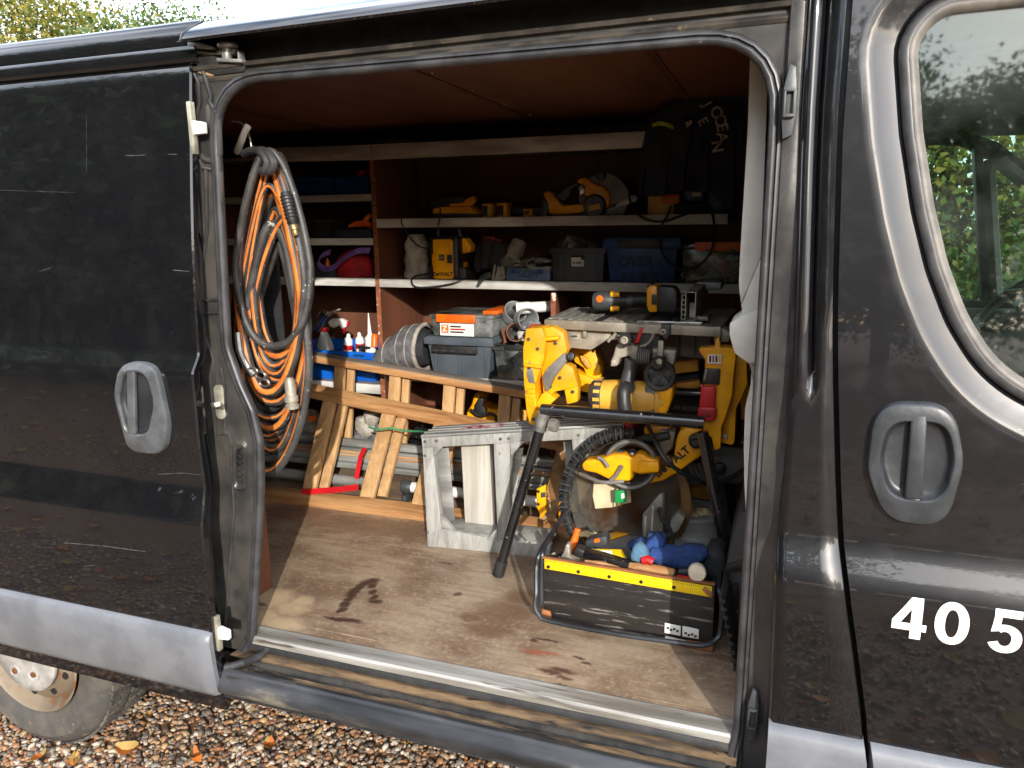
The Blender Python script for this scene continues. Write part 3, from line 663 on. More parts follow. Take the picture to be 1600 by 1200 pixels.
def wy(lst, d=0): return [Vector((p.x, Yb(p.y)+d, p.y)) for p in lst]
fd = MB().loft([wl(.036, .030), wl(.040, .019), wl(.044, .0150), wl(.056, .0118), wl(.076, .0046), wl(.083, .0018), wl(.090, .0), wl(.104, .0), wy(oo)])
zlow = [.36, .42, .5, .6, .75, .9, .96]+BZ+[FZ0]
fd.loft([[Vector((XRF(z)+(FX1-XRF(z))*u, Yb(z), z)) for u in (0, .05, .15, .3, .6, 1)] for z in zlow], closed=False)
fd.loft([[Vector((XRF(z), Yb(z)+.03, z)), Vector((XRF(z), Yb(z)+.004, z)), Vector((XRF(z)+.003, Yb(z), z))] for z in zl], closed=False)
# corner fills of the skin round the window
tri = [Vector((XRF(FZ1), Yb(FZ1)+.0008, FZ1)), Vector((XRF(1.95), Yb(1.95)+.0008, 1.95)), Vector((1.47, Yb(FZ1)+.0008, FZ1))]
fd.add(tri, [(0, 1, 2)])
tri = [Vector((XRF(FZ0), Yb(FZ0)+.0008, FZ0)), Vector((XRF(1.45), Yb(1.45)+.0008, 1.45)), Vector((1.56, Yb(FZ0)+.0008, FZ0))]
fd.add(tri, [(0, 1, 2)])
FD = fd.build('front_door', M_PAINT_G, VAN, ang=28)
MB().loft([wl(.038, .034), wl(.036, .020), wl(.030, .0145), wl(.020, .016)]).build('window_seal', M_RUBBER, FD, ang=60)
MB().loft([wl(.020, .016), wl(.016, .0145), wl(.006, .020), wl(.002, .034)]).build('window_seal_lip', M_SEALTAN, FD, ang=60)
MB().loft([wl(.004, .031), [p+V(0, .004, 0) for p in wl(.004, .031)]], cap0=True, cap1=True).build('window_glass', M_GLASS, FD, smooth=False)
mould(0, 0, 'door_moulding', z1=MZ, xf=lambda z: (interp(XR, z)+.010, FX1), parent=FD)
MB().loft([[Vector((interp(XR, z)-.006, .01, z)), Vector((interp(XR, z)+.02, .01, z))] for z in zl], closed=False).build('door_gap_seal', M_BLKRUB, VAN)
M_CUP = pm('shaded_cup_plastic', hexc(46, 48, 51), hexc(34, 36, 38), 16, .4, bump=.2, speck=hexc(110, 108, 102), sscale=60, samt=.66, sw=.1)  # handle plastic darkened: recess shade painted into the shallow cup
def door_handle(pts, radii, prof, mat, parent, gx, rec, grip, grip_mat):
    """pts: outline in photo pixels; grip & rec given as pixel quads"""
    out = [PB(p.x, p.y, prof) for p in rpoly(pts, radii, 9)]
    cen = sum(out, Vector())/len(out)
    def sc(q, f, dy): return [cen+(p-cen)*f+V(0, dy, 0) for p in q]
    inn = [PB(p.x, p.y, prof) for p in rpoly(rec, [r_*.8 for r_ in radii], 9)]
    ci = sum(inn, Vector())/len(inn)
    si = lambda f, dy: [ci+(p-ci)*f+V(0, dy, 0) for p in inn]
    mb = MB(); mb.loft([sc(out, 1.02, .002), sc(out, 1.015, -.008), sc(out, 1.005, -.013), sc(out, .985, -.016), sc(out, .955, -.0175), si(1.07, -.018), si(1.03, -.018), si(1.0, -.0165), si(.97, -.012)])
    MB().loft([si(.97, -.012), si(.92, -.006), si(.86, -.003), si(.80, -.002), si(.4, -.0015)], cap1=True).build('handle_cup', M_CUP, parent, ang=50)
    g = [PB(*q, prof) for q in grip]
    f0 = [p+V(0, -.024, 0) for p in g]; b0 = [p+V(0, -.006, 0) for p in g]
    f0[0] += V(0, .006, 0); f0[1] += V(0, .006, 0); f0[2] += V(0, .004, 0); f0[3] += V(0, .004, 0)
    o = mb.build('door_handle', mat, parent, ang=30)
    MB().hexa(f0, b0).build('handle_grip', grip_mat, parent, .004, 3)
    m2 = MB(); m2.hexa([g[3]+V(.004, -.016, 0), g[2]+V(-.004, -.016, 0), g[2]+V(.004, -.0135, -.032), g[3]+V(-.002, -.0135, -.032)], [g[3]+V(.004, -.008, 0), g[2]+V(-.004, -.008, 0), g[2]+V(.004, -.008, -.032), g[3]+V(-.002, -.008, -.032)])
    m2.build('lock_cover', mat, parent, .003)
door_handle([(1366, 626), (1489, 631), (1504, 720), (1476, 822), (1382, 808), (1353, 735)], [58, 56, 90, 58, 58, 90], Yb, M_HANDLE_D, FD, 0,
            [(1388, 654), (1478, 657), (1489, 715), (1472, 782), (1386, 773), (1372, 712)], [(1422, 644), (1447, 645), (1440, 776), (1411, 774)], M_HANDLE_D)
# white number, as far as the frame shows it
M_WNUM = pm('white_vinyl', hexc(240, 238, 234), hexc(228, 226, 222), 9, .4, bump=0)
def digit(polys, x0, x1, y0, y1):
    """flat vinyl figure on the door skin; polys in a 0..1 box, corners from the photo's figure"""
    xm, ym = (x0+x1)/2, (y0+y1)/2
    a, b, t, u = PB(x0, ym).x, PB(x1, ym).x, PB(xm, y0).z, PB(xm, y1).z
    mb = MB()
    for d, pl in polys:
        mb.add([V(a+(b-a)*x, -d, u+(t-u)*z) for x, z in pl], [tuple(range(len(pl)))])
    o = mb.build('door_number', M_WNUM, FD, smooth=False); bm = bmesh.new(); bm.from_mesh(o.data); oz, oy = VAN.location.z, VAN.location.y
    z = u
    while z < t:
        bmesh.ops.bisect_plane(bm, geom=bm.verts[:]+bm.edges[:]+bm.faces[:], plane_co=(0, 0, z-oz), plane_no=(0, 0, 1)); z += .0035
    for v in bm.verts: v.co.y = Yb(v.co.z+oz)-.0014+(v.co.y+oy)-oy
    bm.to_mesh(o.data); bm.free(); return o
def ringarc(cx, cy, ro, ri, a0, a1, n, e=1.0):
    out = []
    pt = lambda a, r: (cx+r[0]*math.copysign(abs(cos(a))**e, cos(a)), cy+r[1]*math.copysign(abs(sin(a))**e, sin(a)))
    for q in range(n):
        a, b = RAD(a0+(a1-a0)*q/n), RAD(a0+(a1-a0)*(q+1)/n); out.append((0, [pt(a, ro), pt(b, ro), pt(b, ri), pt(a, ri)]))
    return out
digit([(0, [(.54, 0), (.86, 0), (.86, .2), (1, .2), (1, .375), (.86, .375), (.86, 1), (.54, 1)]), (0, [(0, .20), (.54, .20), (.54, .375), (0, .375)]), (0, [(0, .375), (.25, .375), (.54, .72), (.54, 1.0), (.52, 1.0), (0, .42)])], 1394, 1449, 932, 997)
digit(ringarc(.5, .5, (.5, .5), (.20, .33), 0, 360, 40, .92), 1460, 1515, 940, 1007)
digit([(0, [(.14, .83), (.14, 1), (.94, 1), (.94, .83)]), (.0003, [(.14, .84), (.36, .84), (.32, .50), (.07, .465)])]+ringarc(.49, .33, (.51, .335), (.20, .17), 128, -158, 30, .95), 1544, 1599, 952, 1020)
# --- sliding door
de = [P(x, y, X=-.06) for x, y in ((292, 62), (293, 110), (293.5, 200), (295, 300), (297, 480), (297, 540), (299, 549), (300, 570), (302, 607), (307, 683), (312, 722), (316, 742), (314.5, 775), (315, 800), (319, 870), (325, 933), (330, 987), (340, 1040), (352, 1107))]
DP = sorted([(p.z, p.y) for p in de])
DPs = []
for z, y in DP: DPs.append((z, y))
Yd = lambda z: interp(DPs, z)
YDT = [(.417, -.114), (.44, -.117), (.55, -.131), (.62, -.135), (.80, -.1345), (.95, -.131), (.958, -.1305), (.966, -.128), (1.046, -.108), (1.054, -.1065), (1.062, -.1065), (1.17, -.111), (1.29, -.109), (1.340, -.1085), (1.348, -.108), (1.354, -.1055), (1.386, -.084), (1.392, -.0815), (1.400, -.080), (1.5, -.076), (1.65, -.064), (1.79, -.049), (1.95, -.029), (2.046, -.016), (2.074, -.012), (2.080, -.008), (2.0845, .002)]
ysm = lambda z: interp(YDT, z)
zz = [z for z, _ in YDT]
xs = [-1.45, -1.2, -.9, -.6, -.4, -.25, -.15, -.085, -.064]
rows = [[Vector((x, ysm(z), z)) for x in xs]+[Vector((-.060, ysm(z)+.004, z)), Vector((-.061, ysm(z)+.022, z)), Vector((-.075, ysm(z)+.024, z)), Vector((-.082, ysm(z)+.055, z)), Vector((-.13, ysm(z)+.058, z)), Vector((-1.45, ysm(z)+.058, z))] for z in zz]
sd = MB().loft(rows, closed=False)
sd.add(rows[0], [tuple(range(len(rows[0])))]); sd.add(rows[-1], [tuple(range(len(rows[-1])))])
SD = sd.build('sliding_door', M_PAINT, VAN, ang=32)
M_SCR = pm('bare_scratch', hexc(96, 96, 98), hexc(52, 52, 54), 60, .6, bump=0)
def PD(px, py, d=0):
    p = P(px, py, Y=-.1)
    for _ in range(8): p = P(px, py, Y=ysm(p.z)+d)
    return p
ma, mb_, mc, md = PD(330, 987), PD(346, 1082), PD(0, 922), PD(0, 1004)
mz1, mz0 = (ma.z+mc.z)/2, (mb_.z+md.z)/2
rows = []
for x in (-1.45, -1.07, -1.068, -1.062, -1.06, -.6, -.3, -.1, -.070, -.061):
    e_ = .010 if x > -.065 else 0; gz = .006 if -1.069 < x < -1.061 else 0
    rows.append([Vector((x, ysm(z)+dy+e_+gz, z)) for dy, z in ((.004, mz1+.004), (-.008, mz1), (-.017, mz1-.010), (-.022, mz1-.028), (-.022, mz0+.02), (-.016, mz0+.004), (.0, mz0))])
mo = MB().loft(rows, closed=False); mo.add(rows[-1], [tuple(range(7))]); mo.build('grey_moulding', M_MOULD, SD, ang=50)
door_handle([(194, 564), (248, 568), (268, 660), (263, 709), (207, 703), (185, 615)], [28, 32, 70, 26, 28, 70], ysm, M_HANDLE, SD, 0,
            [(204, 580), (234, 584), (245, 610), (246, 640), (243, 665), (232, 680), (205, 676), (198, 650), (195, 610)] if False else [(199, 578), (236, 580), (249, 628), (238, 679), (206, 676), (192, 622)], [(206, 574), (218, 575), (220, 676), (208, 674)], M_HANDLE)
for pts, w in ((((100, 848), (160, 853), (228, 862)), .0016), (((0, 297), (60, 299), (118, 301)), .0005), (((135, 178), (136, 220), (135, 268)), .0004), (((196, 243), (212, 243), (228, 242)), .0014),
        (((262, 241), (276, 241)), .0016), (((248, 741), (285, 739), (314, 742)), .001), (((60, 425), (80, 418)), .0009), (((270, 422), (296, 424)), .0016), (((236, 1047), (249, 1053)), .0014), (((130, 885), (150, 883)), .0008), (((232, 630), (240, 628)), .001)):
    q_ = [PD(x, y, -.0006) for x, y in pts]; mb = MB()
    for a, b in zip(q_, q_[1:]): mb.add([a-V(0, 0, w*.6), b-V(0, 0, w*.5), b+V(0, 0, w*.5), a+V(0, 0, w*.6)], [(0, 1, 2, 3)])
    if abs(pts[0][0]-pts[-1][0]) < 5:
        mb = MB(); a, b = q_[0], q_[-1]; mb.add([a-V(w*.6, 0, 0), b-V(w*.6, 0, 0), b+V(w*.6, 0, 0), a+V(w*.6, 0, 0)], [(0, 1, 2, 3)])
    mb.build('paint_scratch', M_SCR, SD)
for (px, py, hh, nm) in ((299, 200, .06, 'door_wedge'), (339, 990, .05, 'door_wedge')):
    c = P(px, py, X=-.058); m_ = MB(); m_.box(c+V(0, .004, 0), (.012, .016, hh*2)); m_.build('wedge_plate', M_ZINC, SD, .002)
    m_ = MB(); m_.hexa([c+V(.003, -.002, -.016), c+V(.036, .0, -.014), c+V(.036, .0, .012), c+V(.003, -.002, .018)], [c+V(.003, .016, -.016), c+V(.036, .014, -.014), c+V(.036, .014, .012), c+V(.003, .016, .018)]); m_.build(nm, M_WPLAST, SD, .003)
# upper roller arm
ar = MB(); ar.prism([P(x, y, Y=-.02) for x, y in ((292, 66), (312, 66), (332, 72), (330, 77), (300, 75), (293, 72))], (0, .03, 0))
ar.prism([P(x, y, Y=-.01) for x, y in ((300, 78), (335, 82), (345, 76), (366, 76), (364, 84), (350, 85), (330, 86), (302, 83))], (0, .03, 0))
ar.cyl(P(355, 74, Y=-.005), P(355, 98, Y=-.005), .012, 12); ar.lathe(P(356, 76, Y=-.005), (0, 0, 1), [(.022, 0), (.024, .008), (.018, .014)], 14)
ar.bar(P(345, 95, Y=-.008), P(384, 97, Y=-.008), .03, .008); ar.b2(P(370, 80, Y=-.01), P(384, 98, Y=.012))
ar.build('roller_arm', M_GALV, SD, .002)
MB().prism([P(x, y, Y=-.008) for x, y in ((303, 82), (330, 86), (345, 90), (384, 98), (380, 112), (352, 116), (335, 118), (308, 106))], (0, .02, 0)).build('arm_cover', M_BLK, SD, .004)
jl([(310, 112), (332, 118), (350, 112), (372, 112)], .004, 'sand_line', -.001, M_SAND)
# --- wheel
WC = Vector((-1.005, .03, GZ+.345)); WH = T  # wheel is part of the van
wr = .345
ty = MB(); prof = [(.215, .012), (.228, .0), (.262, -.012), (.30, -.012), (.328, .006), (.341, .024), (wr, .045), (wr+.001, .10), (wr, .165), (.341, .186), (.325, .20), (.25, .205), (.215, .2)]
ty.lathe(WC, (0, 1, 0), prof, 64, cap=False)
TY = ty.build('wheel', pm('tyre_rubber', hexc(70, 68, 66), hexc(92, 86, 78), 12, .75, speck=hexc(160, 140, 110), sscale=22, samt=.6, sw=.15, bump=.5), VAN, ang=30)
tr = MB()
for i in range(64):
    a = 2*pi*i/64
    for j, yy in enumerate((.036, .075, .122, .168)):
        aa = a+(.045 if j % 2 else 0); d = V(cos(aa), 0, sin(aa))
        tr.box(WC+V(0, yy, 0)+d*(wr+.0025), (.009, .034, .024), Matrix((d, V(0, 1, 0), d.cross(V(0, 1, 0)))).transposed())
tr.build('tread_blocks', pm('tread_rubber', hexc(64, 62, 60), hexc(100, 94, 86), 20, .8), TY, kind='stuff')
rim = MB(); rim.lathe(WC, (0, 1, 0), [(.217, .0), (.212, -.004), (.205, .004), (.198, .022), (.185, .034), (.176, .026), (.165, .020), (.14, .012), (.12, .008), (.10, .004), (.02, .004)], 48, cap=False)
RIM = rim.build('rim', pm('rusty_steel_rim', hexc(136, 122, 102), hexc(110, 97, 80), 7, .6, .1, speck=hexc(120, 70, 36), sscale=12, samt=.52, sw=.14), TY)
hl = MB()
for i in range(10):
    a = 2*pi*i/10+.2; hl.lathe(WC+V(cos(a)*.152, .0145, sin(a)*.152), (0, -1, 0), [(.015, .0), (.012, .001), (.002, .001)], 12)
hl.build('rim_hole', M_DARK, TY, kind='stuff')
cp = MB(); cp.lathe(WC+V(0, -.004, 0), (0, -1, 0), [(.134, -.006), (.134, .004), (.127, .010), (.09, .014), (.05, .018), (.03, .022), (.004, .022)], 40)
for i in range(5):
    a = 2*pi*i/5+.35; d = V(cos(a), 0, sin(a)); s_ = V(-sin(a), 0, cos(a))
    cp.lathe(WC+V(0, -.018, 0)+d*.072, (0, -1, 0), [(.024, 0), (.023, .006), (.019, .006), (.017, .0), (.004, -.002)], 16)
    a2 = a+pi/5; d2 = V(cos(a2), 0, sin(a2)); cp.bar(WC+V(0, -.018, 0)+d2*.045, WC+V(0, -.012, 0)+d2*.114, .008, .022, (0, 1, 0))
cp.build('hub_cap', pm('scuffed_hub_cap', hexc(186, 184, 180), hexc(150, 148, 144), 14, .4, .2, speck=hexc(130, 90, 50), sscale=18, samt=.66, sw=.1), TY, .001)
nb = MB()
for i in range(5):
    a = 2*pi*i/5+.35; nb.cyl(WC+V(cos(a)*.072, -.014, sin(a)*.072), WC+V(cos(a)*.072, -.026, sin(a)*.072), .010, 6)
nb.build('wheel_bolt', pm('rusty_bolt', hexc(140, 90, 56), hexc(90, 56, 36), 60, .7, .2), TY, kind='stuff')
MB().b2((-3.0, .24, .3), (1.3, 1.8, .40)).build('underbody', M_DARK, VAN)
# --- inside: floor, linings
k = N('worn_floor_ply')
n1 = k.noise(3.6, 8, .7, (1, 1.5, 1)); gr = k.noise(44, 4, .65, (.10, 1, 1)); fin = k.noise(64, 8, .78)
c_ = k.mix(k.ramp(n1, .36, .64), hexc(158, 139, 116), hexc(114, 93, 75))
c_ = k.mix(k.math('MULTIPLY', k.ramp(gr, .42, .7), .38), c_, hexc(108, 80, 60))
c_ = k.mix(k.math('MULTIPLY', k.ramp(fin, .50, .68), .55), c_, hexc(186, 164, 138))
scr = k.math('MAXIMUM', k.ramp(k.noise(26, 4, .75, (.04, 2.4, 1), .2, (0, 0, .6)), .655, .68), k.ramp(k.noise(30, 4, .75, (.04, 2.2, 1), .2, (0, 0, -.8)), .655, .68))
c_ = k.mix(k.math('MULTIPLY', scr, .55), c_, hexc(222, 198, 164))
geo = k.n('ShaderNodeNewGeometry')
wob = k.n('ShaderNodeTexNoise'); wob.inputs['Scale'].default_value = 22; wob.inputs['Detail'].default_value = 6; wob.inputs['Roughness'].default_value = .7; k.l(geo.outputs['Position'], wob.inputs['Vector'])
wv = k.n('ShaderNodeVectorMath', operation='MULTIPLY_ADD'); wv.inputs[1].default_value = (.05, .05, 0); wv.inputs[2].default_value = (-.025, -.025, 0); k.l(wob.outputs['Color'], wv.inputs[0])
ps = k.n('ShaderNodeVectorMath', operation='ADD'); k.l(geo.outputs['Position'], ps.inputs[0]); k.l(wv.outputs[0], ps.inputs[1])
def stain(col, amt, blobs, col_in):
    acc = None
    for (px, py, rx, ry) in blobs:
        p = P(px, py, Z=.575)
        sb = k.n('ShaderNodeVectorMath', operation='SUBTRACT'); k.l(ps.outputs[0], sb.inputs[0]); sb.inputs[1].default_value = (p.x, p.y, .575)
        sc_ = k.n('ShaderNodeVectorMath', operation='MULTIPLY'); k.l(sb.outputs[0], sc_.inputs[0]); sc_.inputs[1].default_value = (.75/rx, .70/ry, 0)
        ln = k.n('ShaderNodeVectorMath', operation='LENGTH'); k.l(sc_.outputs[0], ln.inputs[0])
        f = k.ramp(ln.outputs['Value'], 1.25, .45); acc = f if acc is None else k.math('MAXIMUM', acc, f)
    return k.mix(k.math('MULTIPLY', acc, amt), col_in, col)
c_ = stain(hexc(190, 168, 134), .7, [(425, 935, .06, .05), (455, 950, .05, .03), (440, 975, .06, .03), (410, 965, .04, .04), (470, 940, .03, .03)], c_)
c_ = stain(hexc(104, 76, 56), .75, [(762, 985, .06, .03), (790, 955, .08, .045), (735, 965, .026, .018), (815, 935, .05, .04)], c_)
c_ = stain(hexc(112, 86, 66), .6, [(560, 820, .25, .06), (520, 830, .05, .02), (470, 800, .12, .05)], c_)
c_ = stain(hexc(58, 38, 30), .92, [(580-5.2*q, 908+1.2*q+.42*q*q, .020-.0008*q, .020-.0005*q) for q in range(10)]+[(582, 915, .012, .016), (584, 924, .010, .016), (583, 933, .011, .014), (586, 940, .018, .010), (546, 969, .040, .009), (522, 967, .03, .007)], c_)
c_ = stain(hexc(72, 46, 38), .85, [(880, 1048, .03, .010), (905, 1028, .016, .006), (835, 1000, .012, .006), (855, 1000, .03, .004), (882, 1060, .02, .006), (860, 1050, .03, .008), (915, 1036, .012, .006), (875, 1070, .014, .006), (700, 880, .02, .006), (715, 928, .008, .01)], c_)
c_ = stain(hexc(150, 82, 60), .8, [(850, 1019, .045, .006), (830, 1019, .025, .005)], c_)
c_ = stain(hexc(62, 44, 36), .8, [(408, 943, .022, .008), (900, 1080, .01, .006)], c_)
M_FLOOR = k.set(c_, k.math('ADD', k.math('MULTIPLY', n1, .3), .28), 0, 0, .1, .45, fin, .0012, .5)
MB().b2((-3.1, .045, .555), (1.30, 1.90, .575)).build('plywood_floor', M_FLOOR, VAN)
MB().b2((-3.1, .06, 2.12), (1.30, 1.86, 2.14)).build('ceiling_panel', M_PLY_CEIL, VAN)
for x in (-.62, .30, .95): MB().b2((x-.012, .08, 2.1165), (x+.012, 1.84, 2.1195)).build('ceiling_joint', M_PLY, VAN)
for x in (-.62, .30, .95):
    for y in (.5, .8, 1.1, 1.4): MB().lathe((x+.03, y, 2.1195), (0, 0, -1), [(.006, 0), (.005, .002), (.001, .002)], 8).build('screw_head', M_STEEL, VAN)
MB().b2((-3.1, 1.835, .575), (1.30, 1.855, 2.12)).build('back_lining', M_PLY, VAN)
MB().b2((-3.1, .085, .96), (-.12, .10, 2.12)).build('rear_lining', M_PLY, VAN)
MB().b2((-3.1, .095, .575), (-.178, .265, .985)).build('wheel_box', M_PLY, VAN, .002)
MB().b2((1.325, .12, .5), (1.34, 1.87, 2.14)).build('bulkhead', M_DARK, VAN)
# white pillar trim with the belt bulge
tp = [(1172, 84), (1196, 100), (1200, 140), (1190, 400), (1180, 600), (1172, 870), (1167, 830), (1163, 760), (1162, 700), (1164, 640), (1172, 610), (1174, 580), (1170, 566), (1149, 549), (1141, 522), (1142, 503), (1160, 490), (1158, 476), (1154, 445), (1156, 400), (1162, 300), (1168, 200)]
trm = MB(); f_ = [P(x, y, Y=.16) for x, y in tp]; trm.prism([f_[i] for i in (0, 1, 2, 3, 17, 18, 19, 20, 21)], (.0, .12, 0))
trm.prism([f_[i] for i in (3, 4, 11, 12, 13, 14, 15, 16, 17)], (.0, .12, 0)); trm.prism([f_[i] for i in (4, 5, 6, 7, 8, 9, 10, 11)], (.0, .12, 0))
b1 = [P(x, y, Y=.15) for x, y in ((1160, 490), (1141, 503), (1141, 522), (1149, 549), (1172, 566), (1196, 560), (1196, 480))]
trm.prism(b1, (0, -.03, 0)); trm.build('pillar_trim', M_WHITE, VAN, .006)
# --- cab seen through the side window
cabp = pm('cab_trim', hexc(64, 74, 72), hexc(52, 60, 58), 8, .6)
CAB = MB().b2((1.36, .05, .5), (2.6, .09, 1.36)).build('cab_door_lining', cabp, VAN, .01)
fw = [Vector(p) for p in rpoly([(1.62, 1.40), (3.05, 1.34), (2.55, 2.0), (1.62, 2.02)], .08, 4)]
def fl(d, y): return xz(offs(fw, d), y)
MB().loft([fl(0, 1.90), fl(0, 1.84), fl(.05, 1.82), fl(.12, 1.83)]).build('far_window_frame', M_DARK, VAN, ang=60)
MB().loft([fl(.10, 1.87), xz([Vector((1.34 if p.x < 2.2 else 3.3, .4 if p.y < 1.7 else 2.2)) for p in fw], 1.90)]).build('far_door_skin', M_DARK, VAN)
MB().loft([fl(.0, 1.872), fl(.0, 1.876)], cap0=True, cap1=True).build('far_window_glass', M_GLASS, VAN, smooth=False)
def fx(px, py, Y=1.78): return P(px, py, Y=Y)
MB().bar(fx(1526, 225), fx(1540, 470), .05, .03, (0, 1, 0)).build('window_channel', M_BLKRUB, VAN, .006)
MB().tube([fx(1600, 285), fx(1562, 252), fx(1548, 256), fx(1544, 275), fx(1556, 470)], .026, 8).build('far_pillar_trim', M_WHITE, VAN)
MB().prism([fx(1440, 205), fx(1500, 200), fx(1560, 222), fx(1610, 260), fx(1660, 300), fx(1660, 330), fx(1600, 285), fx(1550, 248), fx(1500, 226), fx(1440, 225)], (0, .05, 0)).build('far_door_header', M_DARK, VAN, .006)
MB().b2((1.36, .1, 2.08), (2.7, 1.85, 2.12)).build('cab_headliner', M_WHITE, VAN)
MB().prism([V(2.42, .1, 1.30), V(2.75, .1, 1.36), V(3.1, .1, 1.2), V(3.1, .1, .6), V(2.5, .1, .7)], (0, 1.72, 0)).build('dashboard', cabp, VAN, .03)
MB().b2((1.40, 1.70, .6), (2.6, 1.82, 1.36)).build('far_door_lining', cabp, VAN, .02)
sw = MB(); c = fx(1617, 458, 1.35); ax = V(-.62, 0, .78).normalized(); u_ = V(0, 1, 0); w_ = ax.cross(u_)
sw.tube([c+(u_*cos(2*pi*i/28)+w_*sin(2*pi*i/28))*.19 for i in range(28)], .017, 8, True)
for a in (0.2, pi-.2, -pi/2): sw.bar(c, c+(u_*cos(a)+w_*sin(a))*.185, .04, .012, ax)
sw.lathe(c-ax*.03, ax, [(.075, 0), (.07, .03), (.04, .045)], 18); sw.build('steering_wheel', M_BLK, VAN)
for yy, hh in ((.62, 0), (1.32, 0)):
    se = MB(); se.b2((1.62, yy-.24, .62), (2.16, yy+.24, .95)); se.box((1.60, yy, 1.22), (.14, .46, .66), Matrix.Rotation(-.18, 3, 'Y')); se.build('cab_seat', M_FABK, VAN, .04, 3)
MB().b2((1.36, .1, .5), (3.1, 1.85, .6)).build('cab_floor', M_DARK, VAN)
MB().loft([[Vector((x, y, z)) for x, z in ((3.3, 1.30), (3.35, 1.28), (3.9, 1.12), (4.1, .9), (4.15, .4))] for y in (-.04, 1.0, 1.9)], closed=False).build('nose', M_PAINT, VAN, ang=50)
MB().loft([[Vector((x, y, z)) for x, z in ((2.6, 2.14), (2.95, 1.72), (3.3, 1.30))] for y in (-.03, 1.0, 1.88)], closed=False).build('windscreen', M_GLASS, VAN, ang=60)
# ------------------------------------------------------------------ shelving unit
SY = 1.40
SH = T('shelf_unit', 'brown plywood shelf unit with pale edge strips across the far side of the van', 'shelves', (-.38, 1.6, .575))
def wz(px, py, Y=SY): return P(px, py, Y=Y).z
def upright(px0, px1, ztop, zbot, X, name='upright', face=True):
    MB().b2((X-.009, SY+.004, zbot), (X+.009, 1.825, ztop)).build(name, M_PLY, SH)
    MB().b2((X-.0105, SY, zbot), (X+.0105, SY+.0035, ztop)).build('upright_edge', M_PLY_EDGE, SH)
upright(0, 0, 2.0, .577, -.388)
upright(0, 0, 1.422, .577, .425)
upright(0, 0, 2.0, .577, -1.35); upright(0, 0, 2.0, .577, 1.20)
def shelf(x0, x1, z, strip, dy=0, y0=SY, zx=None, board=True, m=None):
    if board: MB().b2((x0, y0+.006, z-.02), (x1, 1.825, z)).build('shelf_board', M_SHELF, SH)
    MB().b2((x0, y0-.006, z-strip), (x1, y0+.0055, z+.002)).build('shelf_strip', m or M_STRIP, SH, .0015)
zt = wz(700, 219)
MB().b2((-1.9, SY+.02, 2.0), (1.2, 1.825, 2.012)).build('shelf_board', M_SHELF, SH)
MB().hexa([P(430, 231, Y=SY-.01), P(430, 253, Y=SY-.01), P(579, 250, Y=SY-.01), P(579, 226, Y=SY-.01)], [P(430, 231, Y=SY+.01), P(430, 253, Y=SY+.01), P(579, 250, Y=SY+.01), P(579, 226, Y=SY+.01)]).build('shelf_strip', M_STRIP, SH, .001)
MB().hexa([P(580, 226, Y=SY-.014), P(580, 250, Y=SY-.014), P(1003, 231, Y=SY-.014), P(1009, 205, Y=SY-.014)], [P(580, 226, Y=SY+.01), P(580, 250, Y=SY+.01), P(1003, 231, Y=SY+.01), P(1009, 205, Y=SY+.01)]).build('shelf_strip', M_STRIP, SH, .001)
Z1, Z2, Z3 = wz(860, 339), wz(700, 438), wz(640, 585)
shelf(-.376, .30, Z1, .036); shelf(.302, 1.10, Z1+.001, .036)
shelf(-1.9, -.40, Z2+.002, .034); shelf(-.376, 1.20, Z2, .034)
shelf(-1.9, -.40, wz(530, 305), .028); shelf(-1.9, -.40, wz(540, 373), .028)
shelf(-.376, .41, Z3, .03); shelf(.44, 1.2, Z3, .03)
ZB = wz(540, 598); shelf(-1.9, -.40, ZB, .042)
ZL1, ZL2 = wz(530, 305), wz(540, 373)
# ------------------------------------------------------------------ things on the shelves
def fb(mb, x0, y0, x1, y1, Y, d, taper=0, z0=None):
    """box whose front face covers photo pixels x0,y0..x1,y1 at depth Y; taper shrinks the foot"""
    my, mx_ = (y0+y1)/2, (x0+x1)/2
    a, b = P(x0, my, Y=Y).x, P(x1, my, Y=Y).x; t, u = P(mx_, y0, Y=Y).z, (P(mx_, y1, Y=Y).z if z0 is None else z0)
    k_ = taper
    mb.hexa([V(a, Y, t), V(a+k_, Y+k_, u), V(b-k_, Y+k_, u), V(b, Y, t)], [V(a, Y+d, t), V(a+k_, Y+d-k_, u), V(b-k_, Y+d-k_, u), V(b, Y+d, t)])
    return a, b, t, u
def base(px, py, Y): p = P(px, py, Y=Y); return (p.x, p.y, p.z)
def place(px, z, Y, d=.1): p = P(px, 400, Y=Y); return (p.x, Y+d, z)
def crate(name, label, x0, y0, x1, y1, Y, d, mat, z0, group=None, taper=.012, rim=.008, cat='crate', handle=None, rimh=.02, wall=.004):
    """open-topped tub: four walls, floor, rim"""
    my, mx_ = (y0+y1)/2, (x0+x1)/2
    a, b = P(x0, my, Y=Y).x, P(x1, my, Y=Y).x; t = P(mx_, y0, Y=Y).z; u = z0+.001; k_ = taper
    t_ = T(name, label, cat, ((a+b)/2, Y+d/2, z0), group)
    def ring(i, z, e): return [V(a+i-e, Y+i-e, z), V(b-i+e, Y+i-e, z), V(b-i+e, Y+d-i+e, z), V(a+i-e, Y+d-i+e, z)]
    MB().loft([ring(k_, u, 0), ring(0, t, 0), ring(wall, t, 0), ring(k_+wall, u+wall, 0)], cap0=True, cap1=True).build('body', mat, t_, .002)
    MB().loft([ring(0, t-rimh, .0005), ring(0, t-rimh, rim), ring(0, t+.002, rim), ring(0, t+.002, -.003), ring(0, t-rimh, .0005)]).build('rim', mat, t_, .0015)
    return t_, a, b, t, u
